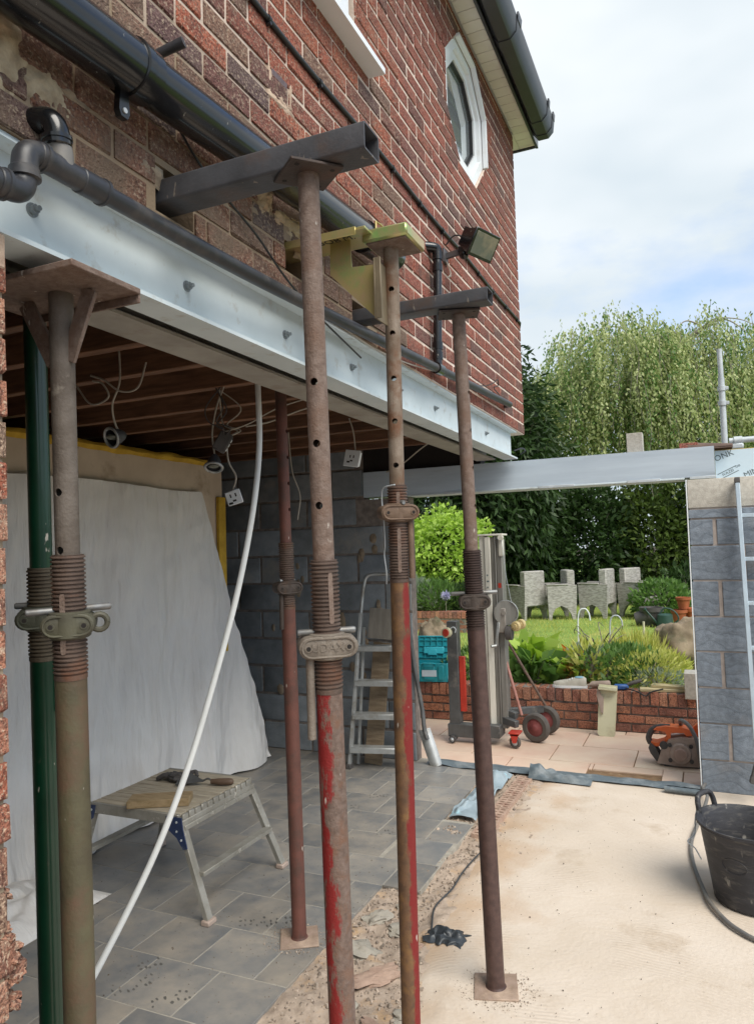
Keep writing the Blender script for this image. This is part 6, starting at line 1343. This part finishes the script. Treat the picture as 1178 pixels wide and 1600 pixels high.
g = G(); g.box((.10, 5.388, 2.002), (1.5, 5.44, 2.1985)); obj('foam_core', g, M_foam, ib)
def ink(s_, size, x, z, rot):
    me = text_mesh(s_, size, .0003, MX.Identity(4)); me.transform(MX.Translation((x, 5.3842, z)) @ MX.Rotation(R(90), 4, 'X') @ MX.Rotation(R(rot), 4, 'Z')); obj('print', me, M_ink, ib)
ink('ONK', .055, .155, 2.158, 20); ink('IVAZEI', .026, .175, 2.045, 25); ink('OSI', .020, .235, 2.083, 25); ink('MIN', .05, .31, 2.035, 22); ink('KONNI', .055, .62, 2.12, 20)
g = G()
for (dx, dz, l, h) in ((0, .018, .062, .0022), (0, -.018, .062, .0022)):
    c = MX.Translation((.175, 5.3841, 2.045)) @ MX.Rotation(R(-25), 4, 'Y'); g.box((dx-l, 0, dz-h), (dx+l, .0004, dz+h), 0, c)
obj('print_frame', g, M_ink, ib)
sf = thing('scaffold_tube', 'upright galvanised scaffold tube with couplers behind the pillar', 'scaffold tube', (.2, 6.6, 0))
g = G(); g.cyl((.205, 6.60, -.1), (.200, 6.58, 2.92), .0245, seg=18); g.cyl((.200, 6.58, 2.92), (.197, 6.57, 3.157), .0200, seg=18); obj('tube', g, M_galv, sf)
for z in (2.83, 2.71): g = G(); g.rings([(V((.2, 6.58, z-.018)), .032), (V((.2, 6.58, z+.018)), .034)], 14); g.box((.225, 6.56, z-.014), (.25, 6.60, z+.014), .003); obj('coupler', g, M_galv, sf)
s2 = thing('scaffold_tube', 'level galvanised scaffold tube meeting the upright one at right', 'scaffold tube', (.8, 6.65, 2.4))
g = G(); g.cyl((.235, 6.62, 2.402), (2.2, 6.75, 2.44), .0245, seg=18); obj('tube', g, M_galv, s2)
g = G(); g.box((.25, 6.59, 2.33), (.34, 6.66, 2.38), .012); g.rings([(V((.27, 6.62, 2.403)), .033), (V((.33, 6.624, 2.404)), .033)], 14); obj('coupler', g, M_galv, s2)
# ================================================================== GARDEN
g = G()
def rock(label, c, r, seed, sink=.3):
    g = G(); g.ball((c[0], c[1], c[2]+r[2]*(1-sink)), r, 40, 26, lambda d: .86+.35*nz(d.x*1.3+seed, d.y*1.3, d.z*1.3)+.16*nz(d.x*4+seed, d.y*4, d.z*4)+.06*nz(d.x*10+seed, d.y*10, d.z*10)); o = obj('boulder', g, M_rock, ang=60); return tag(o, label, 'boulder')
rock('large mossy boulder behind the wall near the pillar', (-.20, 8.0, .26), (.34, .34, .36), 3); rock('pale flat-topped boulder farther back right', (-.22, 8.9, .28), (.40, .3, .24), 8); rock('rounded beige boulder behind the teal tool case', (-2.60, 7.2, .36), (.20, .16, .32), 15)
# second wall of the raised bed
w2 = thing('raised_bed_wall', 'distant orange brick edging of the raised bed below bright bush', 'wall', (-4, 10.9, .3))
g = G(); g.box((-5.4, 10.98, .2), (-3.25, 11.12, .60)); obj('mortar', g, M_mortar_dk, w2)
for k in range(3):
    x = -5.4+(.11 if k % 2 else 0)
    while x < -3.4: place('brick', random.choice(GM), w2, (x+.11, 11.03, .30+.0745*k), (0, 0, R(90))); x += .222
x = -5.4
while x < -3.26: place('brick', random.choice(GH), w2, (x+.035, 11.07, .555), (0, 0, R(90)+random.uniform(-.03, .03))); x += .0715
g = G(); g.box((-7, 11.1, .1), (-3.3, 13.5, .55), .05); obj('raised_bed', g, M_soil, kind='structure')
# wicker armchairs seen side on
def chair():
    t = thing('wicker_chair', 'x', 'chair', (0, 0, 0), 0, 'wicker armchairs on the lawn')
    g = G(); g.box((.12, -.26, .24), (.28, .26, .86), .02); obj('backrest', g, M_wicker, t, world=False)
    side = [(-.29, 0), (-.235, 0), (-.215, .10), (-.15, .20), (-.03, .245), (.09, .20), (.17, .10), (.20, 0), (.265, 0), (.30, .40), (.31, .60), (-.31, .60)]
    for s_ in (-1, 1): g = G(); g.prism(side, (0, s_*.27-.03, 0), (1, 0, 0), (0, 0, 1), (0, 1, 0), .06); obj('arm', g, M_wicker, t, world=False)
    for s_ in (-1, 1): g = G(); g.box((-.325, s_*.27-.045, .60), (.13, s_*.27+.045, .625), .008); obj('arm_rest', g, M_wicker, t, world=False)
    g = G(); g.box((-.29, -.235, .26), (.115, .235, .36), .02); obj('seat', g, M_wicker, t, world=False)
    g = G(); g.box((-.27, -.22, .362), (.11, .22, .45), .03); obj('cushion', g, M_dustyblack, t, world=False)
    return t
c0 = chair(); spots = [((-2.92, 13.1, .29), -35, 'leftmost wicker armchair, half hidden by the lift winch'), ((-2.39, 13.3, .29), 24, 'second wicker armchair from the left on the lawn'), ((-1.75, 13.6, .29), -12, 'third wicker armchair from the left, fully in view'), ((-1.08, 13.85, .29), 150, 'rightmost wicker armchair next to the garden pots')]
for i, (p, a, lb) in enumerate(spots):
    M_ = MX.Translation(p) @ MX.Rotation(R(a), 4, 'Z') @ MX.Diagonal((.84, .9, 1, 1))
    if i == 0: c0.matrix_basis = M_; WM[c0] = M_; c0['label'] = lb
    else: copy_tree(c0, M_, lb)
def pot(c, r, h, m, label, tilt=0, cat='pot'):
    t = thing('plant_pot', label, cat, c); g = G(); M_ = MX.Rotation(tilt, 4, 'Y'); pr = [(0, r*.68), (h*.78, r*.92), (h*.78, r*1.05), (h, r*1.08), (h, r*.95), (h*.2, r*.7)]
    g.rings([(M_ @ V((0, 0, z)), q) for z, q in pr[:5]]+[(M_ @ V((0, 0, h*.3)), r*.7)], 20); obj('pot_body', g, m, t, world=False); return t
pot((-.40, 12.7, .29), .12, .22, M_terra, 'terracotta pot at the left of the pot stack'); pot((-.20, 12.8, .29), .13, .24, M_terra, 'terracotta pot at right of the pot stack'); pot((-.33, 12.75, .515), .11, .19, M_terra, 'terracotta pot balanced on top of the others')
pot((-.78, 12.2, .29), .17, .30, M_dustyblack, 'black plastic planter standing on the lawn edge'); pot((-1.02, 12.2, .40), .15, .26, M_dustyblack, 'black plastic planter tipped over beside the chairs', R(80))
wc = thing('watering_can', 'dark green watering can on the lawn edge near the pots', 'watering can', (-.58, 12.0, .29)); M_can = mat('can_green', rgb('2f4a42'), rgb('273e38'), 6, .4)
g = G(); g.rings([(V((0, 0, 0)), .12), (V((0, 0, .20)), .11), (V((0, 0, .22)), .08)], 20); obj('can_body', g, M_can, wc, world=False)
g = G(); g.tube([(-.10, 0, .06), (-.20, 0, .18), (-.27, 0, .27)], [.025, .016, .012], 10); g.cyl((-.265, 0, .265), (-.295, 0, .29), .014, .035, seg=14); obj('spout', g, M_can, wc, world=False)
g = G(); g.tube(smooth([(.10, 0, .05), (.19, 0, .14), (.13, 0, .26), (0, 0, .30), (-.07, 0, .22)], 5), .012, 8); obj('handle', g, M_can, wc, world=False)

# ---- vegetation
def plant(label, c, kind, n, h, spread, lsize, lw, m, cat='plant', up=.5, name='leafy_plant', stem=True):
    t = thing(name, label, cat, c); c = np.array(c)
    P = []; D = []
    if kind == 'rosette':
        for i in range(n):
            a = rng.uniform(0, 6.28); e = rng.uniform(.2, 1.1); r_ = spread*rng.uniform(.05, .5); P.append(c+[r_*math.cos(a), r_*math.sin(a), h*rng.uniform(.1, .8)]); D.append([math.cos(a)*math.cos(e), math.sin(a)*math.cos(e), math.sin(e)*up])
    else:
        u = rng.normal(size=(n, 3)); u /= np.linalg.norm(u, axis=1, keepdims=True); r_ = rng.uniform(.35, 1, n)[:, None]**.5
        q = u*r_*np.array([spread, spread, h*.5])+c+[0, 0, h*.5]; P = list(q); D = list(u+[0, 0, up]+rng.normal(size=(n, 3))*.5)
    leaves('foliage', P, D, lsize, lw, m, t)
    g = G()
    for i in range(6):
        a = i*1.05; g.tube([tuple(c), tuple(c+np.array([spread*.3*math.cos(a), spread*.3*math.sin(a), h*.5])), tuple(c+np.array([spread*.6*math.cos(a), spread*.6*math.sin(a), h*.8]))], [.006, .005, .003], 5)
    obj('stems', g, M_bark, t); return t
Z0 = .30
plant('large-leaved green plant just behind the wall right of the lift', (-1.50, 6.98, Z0), 'rosette', 130, .30, .42, .17, .62, ML_mid, up=.7)
plant('broad-leaved bright plant between the lift braces and the lily', (-1.22, 7.05, Z0), 'rosette', 110, .26, .40, .15, .6, ML_bright, up=.6)
plant('orange lily flowers among dark leaves behind the wall', (-1.18, 7.2, Z0+.12), 'rosette', 26, .22, .16, .11, .5, ML_orange, up=.9, name='lily')
plant('dry purple-brown stems behind the shoe', (-1.05, 7.15, Z0), 'ball', 420, .36, .22, .06, .4, ML_silver, up=.8)
plant('dry brown bush patch beside the lily', (-1.12, 7.0, Z0), 'ball', 260, .22, .16, .055, .45, ML_dry, up=.5)
plant('grey-green leafy plant behind the grey bottle', (-.88, 7.0, Z0), 'ball', 520, .34, .28, .07, .45, ML_mid, up=.7)
plant('fine green weedy plant in middle of the bed', (-.70, 7.25, Z0), 'ball', 1100, .34, .30, .07, .28, ML_mid, up=1.0)
plant('feathery pale weed behind the blue tool', (-.52, 7.05, Z0), 'ball', 800, .30, .32, .055, .3, ML_grass, up=.9)
plant('low bright weed next to the big boulder', (-.42, 7.45, Z0), 'ball', 900, .26, .26, .07, .25, ML_grass, up=1.1)
plant('tall grass tuft in front of the boulder', (-.62, 7.7, Z0), 'ball', 900, .36, .26, .12, .1, ML_grass, up=2)
plant('low green plant between tool case and lift post', (-2.15, 7.0, Z0), 'ball', 500, .3, .25, .08, .4, ML_mid)
plant('pale green plant poking above the tool case', (-2.0, 7.3, Z0), 'ball', 600, .34, .25, .06, .4, ML_bright)
plant('grey-green feathery plant left of the raised bed', (-4.45, 11.3, .5), 'ball', 1500, .6, .42, .12, .2, ML_silver, up=1)
plant('grey-green lavender plant below the bright bush', (-4.0, 11.35, .5), 'ball', 1700, .55, .40, .11, .2, ML_mid, up=1)
plant('dark spiky plant at the right end of the raised bed', (-3.6, 11.45, .5), 'ball', 900, .45, .25, .14, .12, ML_dark, up=1.5)
plant('leafy shrub with white flowers beside the pots', (-.72, 13.6, .29), 'ball', 1500, .65, .5, .1, .5, ML_mid)
plant('dark-leaved shrub behind the rightmost chair', (-.2, 14.6, .29), 'ball', 1500, .9, .6, .12, .5, ML_dark)
al = thing('allium', 'pale violet globe flower beside the far prop collar', 'flower', (-3.72, 11.0, .5)); g = G(); g.tube([(-3.72, 11.0, .5), (-3.72, 11.0, .84)], .006, 6); obj('stem', g, M_bark, al)
leaves('flower_head', np.array([-3.72, 11.0, .86])+rng.normal(size=(220, 3))*.001, rng.normal(size=(220, 3)), .075, .25, leaf_mat('petal_violet', rgb('a3a0c0'), rgb('c2c0d8')), al)
# white crook stakes, dead twigs, yellow cane
for i, (x, y, h, lb, m) in enumerate([(-1.28, 8.2, .62, 'white crook-topped garden stake on the lawn', M_white), (-.95, 8.2, .55, 'grey crook-topped garden stake beside dead twigs', M_galv)]):
    g = G(); g.tube(smooth([(x, y, .28), (x, y, .28+h*.7), (x+.02, y, .28+h*.95), (x+.08, y, .28+h), (x+.12, y, .28+h*.92), (x+.13, y, .28+h*.8)], 6), .008, 8); o = obj('garden_stake', g, m); tag(o, lb, 'stake')
dt = thing('dead_shrub', 'dead grey twiggy shrub standing in the bed', 'shrub', (-.98, 7.6, .29)); 
for i in range(9):
    a = i*.7; p = V((-.98, 7.6, .29)); q = p+V((.08*math.cos(a), .08*math.sin(a), .28)); r_ = q+V((.16*math.cos(a+.5), .16*math.sin(a+.5), .12+.05*(i % 3))); g = G(); g.tube(smooth([p, q, r_, r_+V((.06*math.cos(a-1), .04, -.05))], 4), [.010, .009, .008, .007, .006, .006, .005, .005, .004, .004, .003, .003, .002], 6); obj('twig', g, M_bark, dt)
g = G(); g.tube([(-.60, 7.9, .25), (-.585, 7.9, .80)], .011, 8); o = obj('cane', g, M_cream); tag(o, 'straight yellow cane stuck in the lawn', 'cane')

plant('tall yellowing weed leaning over the wall by the shoe', (-1.0, 6.92, Z0), 'ball', 160, .42, .16, .10, .3, ML_grass, up=1.2)
plant('scruffy pale weed spilling towards the lawn', (-.78, 7.9, Z0), 'ball', 420, .30, .34, .10, .22, ML_grass, up=1.4)
plant('broad rhubarb-like leaves at the left of the flower bed', (-1.62, 7.25, Z0), 'rosette', 60, .42, .40, .22, .7, ML_bright, up=.8)
plant('dusty silver weed creeping along the wall near the boards', (-.40, 6.92, Z0), 'ball', 380, .18, .22, .05, .35, ML_silver, up=.5)
# bright round bush
def shellpts(n, c, r, lo=.72, zmin=None, lump=.18, seed=0):
    u = rng.normal(size=(n*2, 3)); u /= np.linalg.norm(u, axis=1, keepdims=True)
    k = np.array([1+lump*nz(a*2.2+seed, b*2.2, d*2.2)+lump*.6*nz(a*5+seed, b*5, d*5) for a, b, d in u]); rr = rng.uniform(lo, 1, n*2)*k
    P = u*rr[:, None]*np.array(r)+np.array(c)
    if zmin is not None: s = P[:, 2] > zmin; P, u = P[s], u[s]
    return P[:n], u[:n]
bs = thing('bright_bush', 'dense rounded lime-green bush in the raised bed', 'bush', (-4.1, 12.3, .55))
P, U = shellpts(9000, (-4.15, 12.35, 1.42), (.80, .7, .82), .74, .6, lump=.42, seed=2); leaves('crown', P, U*.5+rng.normal(size=P.shape)*.6+[0, 0, -.25], .085, .6, ML_bright, bs)
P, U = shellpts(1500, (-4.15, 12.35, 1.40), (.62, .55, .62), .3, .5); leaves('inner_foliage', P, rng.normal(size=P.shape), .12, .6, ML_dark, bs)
g = G()
for i in range(7): a = i*.9; g.tube([(-4.1, 12.3, .4), (-4.1+.2*math.cos(a), 12.3+.2*math.sin(a), .9), (-4.1+.45*math.cos(a), 12.3+.45*math.sin(a), 1.5)], [.03, .02, .01], 6)
obj('trunk', g, M_bark, bs)
# dark hedge, tree by tree
def leaf_tree(name, label, base, c, r, n, size, wid, m, lo=.5, droop=-.2, cat='tree', trunk=.09, lump=.28, seed=0, core=True):
    t = thing(name, label, cat, base); P, U = shellpts(n, c, r, lo, base[2]+.05, lump, seed)
    leaves('crown', P, U*.6+rng.normal(size=P.shape)*.45+[0, 0, droop], size, wid, m, t)
    g = G(); g.tube(smooth([base, ((base[0]+c[0])/2+.05, (base[1]+c[1])/2, (base[2]+c[2])/2), c], 5), [trunk*(1-.7*i/10) for i in range(11)], 10); tk = obj('trunk', g, M_bark, t)
    for i in range(9):
        a = i*2.4; p = V(base)*.4+V(c)*.6; q = V(c)+V((r[0]*.6*math.cos(a), r[1]*.6*math.sin(a), r[2]*random.uniform(-.3, .6))); g = G(); g.tube(smooth([p, (p+q)/2+V((0, 0, .1)), q], 4), [trunk*.4, trunk*.35, trunk*.32, trunk*.28, trunk*.24, trunk*.2, trunk*.16, trunk*.1, trunk*.06], 6); obj('limb', g, M_bark, tk)
    return t
leaf_tree('conifer', 'tall dark conifer right behind the house corner', (-3.9, 15.6, .2), (-3.9, 15.6, 3.0), (1.35, 1.3, 2.9), 16000, .20, .28, ML_dark, .45, -.6, seed=4)
leaf_tree('conifer', 'dark spreading conifer behind the lift and bright bush', (-5.2, 15.2, .2), (-5.0, 15.0, 2.3), (1.7, 1.2, 2.1), 14000, .20, .28, ML_dark, .45, -.6, seed=9)
hd = [(-2.3, 16.4, 1.15, 'dark evergreen hedge bush behind the second chair'), (-1.0, 16.8, 1.05, 'dark evergreen hedge bush behind the third chair'), (.4, 17.0, 1.15, 'dark evergreen hedge bush behind the garden pots'), (-3.6, 16.0, 1.2, 'dark evergreen hedge bush left of the chairs')]
for i, (x, y, rr, lb) in enumerate(hd): leaf_tree('hedge_bush', lb, (x, y, .2), (x, y, 1.55), (rr, .8, 1.5), 9000, .13, .5, (ML_dark, ML_dark2, ML_dark)[i % 3], .5, 0, 'hedge', .05, seed=20+i)
# weeping birch
wb = thing('weeping_birch', 'big weeping birch with hanging pale green strands above the beam', 'tree', (-.9, 19.0, .2))
sg = G()
domes = [(-1.7, 18.0, 6.95, 1.95, .29), (.35, 18.5, 6.75, 2.1, .25), (-2.75, 17.7, 5.9, 1.1, .13), (2.4, 19.0, 6.2, 1.9, .09), (-.75, 17.1, 5.5, 1.5, .12), (1.25, 17.3, 5.4, 1.6, .12)]
clump = []
for i in range(330):
    cx, cy, cz, cr, _ = domes[rng.choice(6, p=[d[4] for d in domes])]; a = rng.uniform(0, 6.28); q = rng.uniform(0, 1)**.5
    clump.append((cx+cr*q*math.cos(a), cy+cr*.8*q*math.sin(a), cz-cr*.95*(1-math.sqrt(max(0, 1-q*q*.97)))+rng.uniform(-.35, .12), a, q, rng.uniform(1.0, 3.4)))
LP = {0: ([], []), 1: ([], [])}
for s_ in range(2700):
    x, y, z, a, q, L_ = clump[rng.integers(len(clump))]; x += rng.normal()*.17; y += rng.normal()*.17; z += rng.normal()*.12; L_ *= rng.uniform(.55, 1.15)
    L_ = min(L_, z-rng.uniform(2.0, 2.9)); ox, oy = .45*math.cos(a)*q, .45*math.sin(a)*q; px_, py_ = rng.uniform(0, 6, 2)
    if L_ < .3: continue
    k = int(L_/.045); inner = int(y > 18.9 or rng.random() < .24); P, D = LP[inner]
    for i in range(k):
        t = i/k; w = .05*math.sin(t*7+px_); P.append((x+ox*math.sqrt(t)+w+rng.normal()*.035, y+oy*math.sqrt(t)+.05*math.cos(t*6+py_)+rng.normal()*.035, z-L_*t+rng.normal()*.02)); D.append((rng.normal()*.5+ox, rng.normal()*.5, -1))
    if s_ % 6 == 0: sg.tube([(x+ox*math.sqrt(t)+.05*math.sin(t*7+px_), y+oy*math.sqrt(t)+.05*math.cos(t*6+py_), z-L_*t) for t in (0, .12, .25, .4, .55, .7, .85, 1)], .006, 4, caps=False)
leaves('crown', LP[0][0], LP[0][1], .080, .55, ML_birch, wb); leaves('inner_foliage', LP[1][0], LP[1][1], .085, .5, ML_mid, wb)  # darker leaf colour on back and stray strands paints the crown's inner shade
obj('twigs', sg, M_bark, wb, fix=False)
g = G(); g.tube(smooth([(-.9, 19, .2), (-.8, 19, 2.5), (-.6, 18.9, 4.6), (-.4, 18.8, 6.0), (.2, 18.7, 6.55), (.5, 18.6, 6.62)], 6), [.2-.006*i for i in range(31)], 10); tk = obj('trunk', g, M_bark, wb)
M_limb = mat('pale_limb', rgb('b0a898'), rgb('8a8275'), 12, .8)
for pts in ([(-.5, 18.8, 5.4), (-1.2, 18.5, 6.5), (-1.7, 18.3, 6.80), (-2.3, 18.1, 6.60), (-2.9, 18, 6.1), (-3.1, 17.9, 5.6)], [(.2, 18.4, 6.5), (.5, 18.2, 6.62), (1.0, 18.1, 6.5), (1.4, 18.0, 6.2)], [(.2, 18.5, 6.6), (-.1, 18.4, 6.72), (-.3, 18.3, 6.55), (-.5, 18.2, 6.2)], [(.3, 18.5, 6.62), (.7, 18.3, 6.6), (1.0, 18.2, 6.35), (1.2, 18.1, 6.1)], [(.1, 17.9, 6.2), (.35, 17.5, 5.3), (.5, 17.3, 4.6), (.9, 17.1, 3.9)], [(-1.0, 17.6, 5.6), (-1.6, 17.3, 5.0), (-1.9, 17.2, 4.2)]):
    g = G(); n_ = (len(pts)-1)*6+1; g.tube(smooth(pts, 6), [.022*(1-.75*i/n_) for i in range(n_)], 8); obj('limb', g, M_limb, tk)
# lawn grass
n_ = 52000; gx = rng.uniform(-7, 4.5, n_); gyy = 7.9+rng.uniform(0, 1, n_)**1.3*8.5
gz = np.array([.285+.03*nz(a, b, 0, .7) for a, b in zip(gx, gyy)])
o = leaves('grass', np.stack([gx, gyy, gz], 1), np.stack([rng.normal(size=n_)*.4, rng.normal(size=n_)*.4, np.ones(n_)], 1), .055, .10, ML_grass); tag(o, 'short sunlit lawn grass stretching to the chairs', 'grass', kind='stuff')
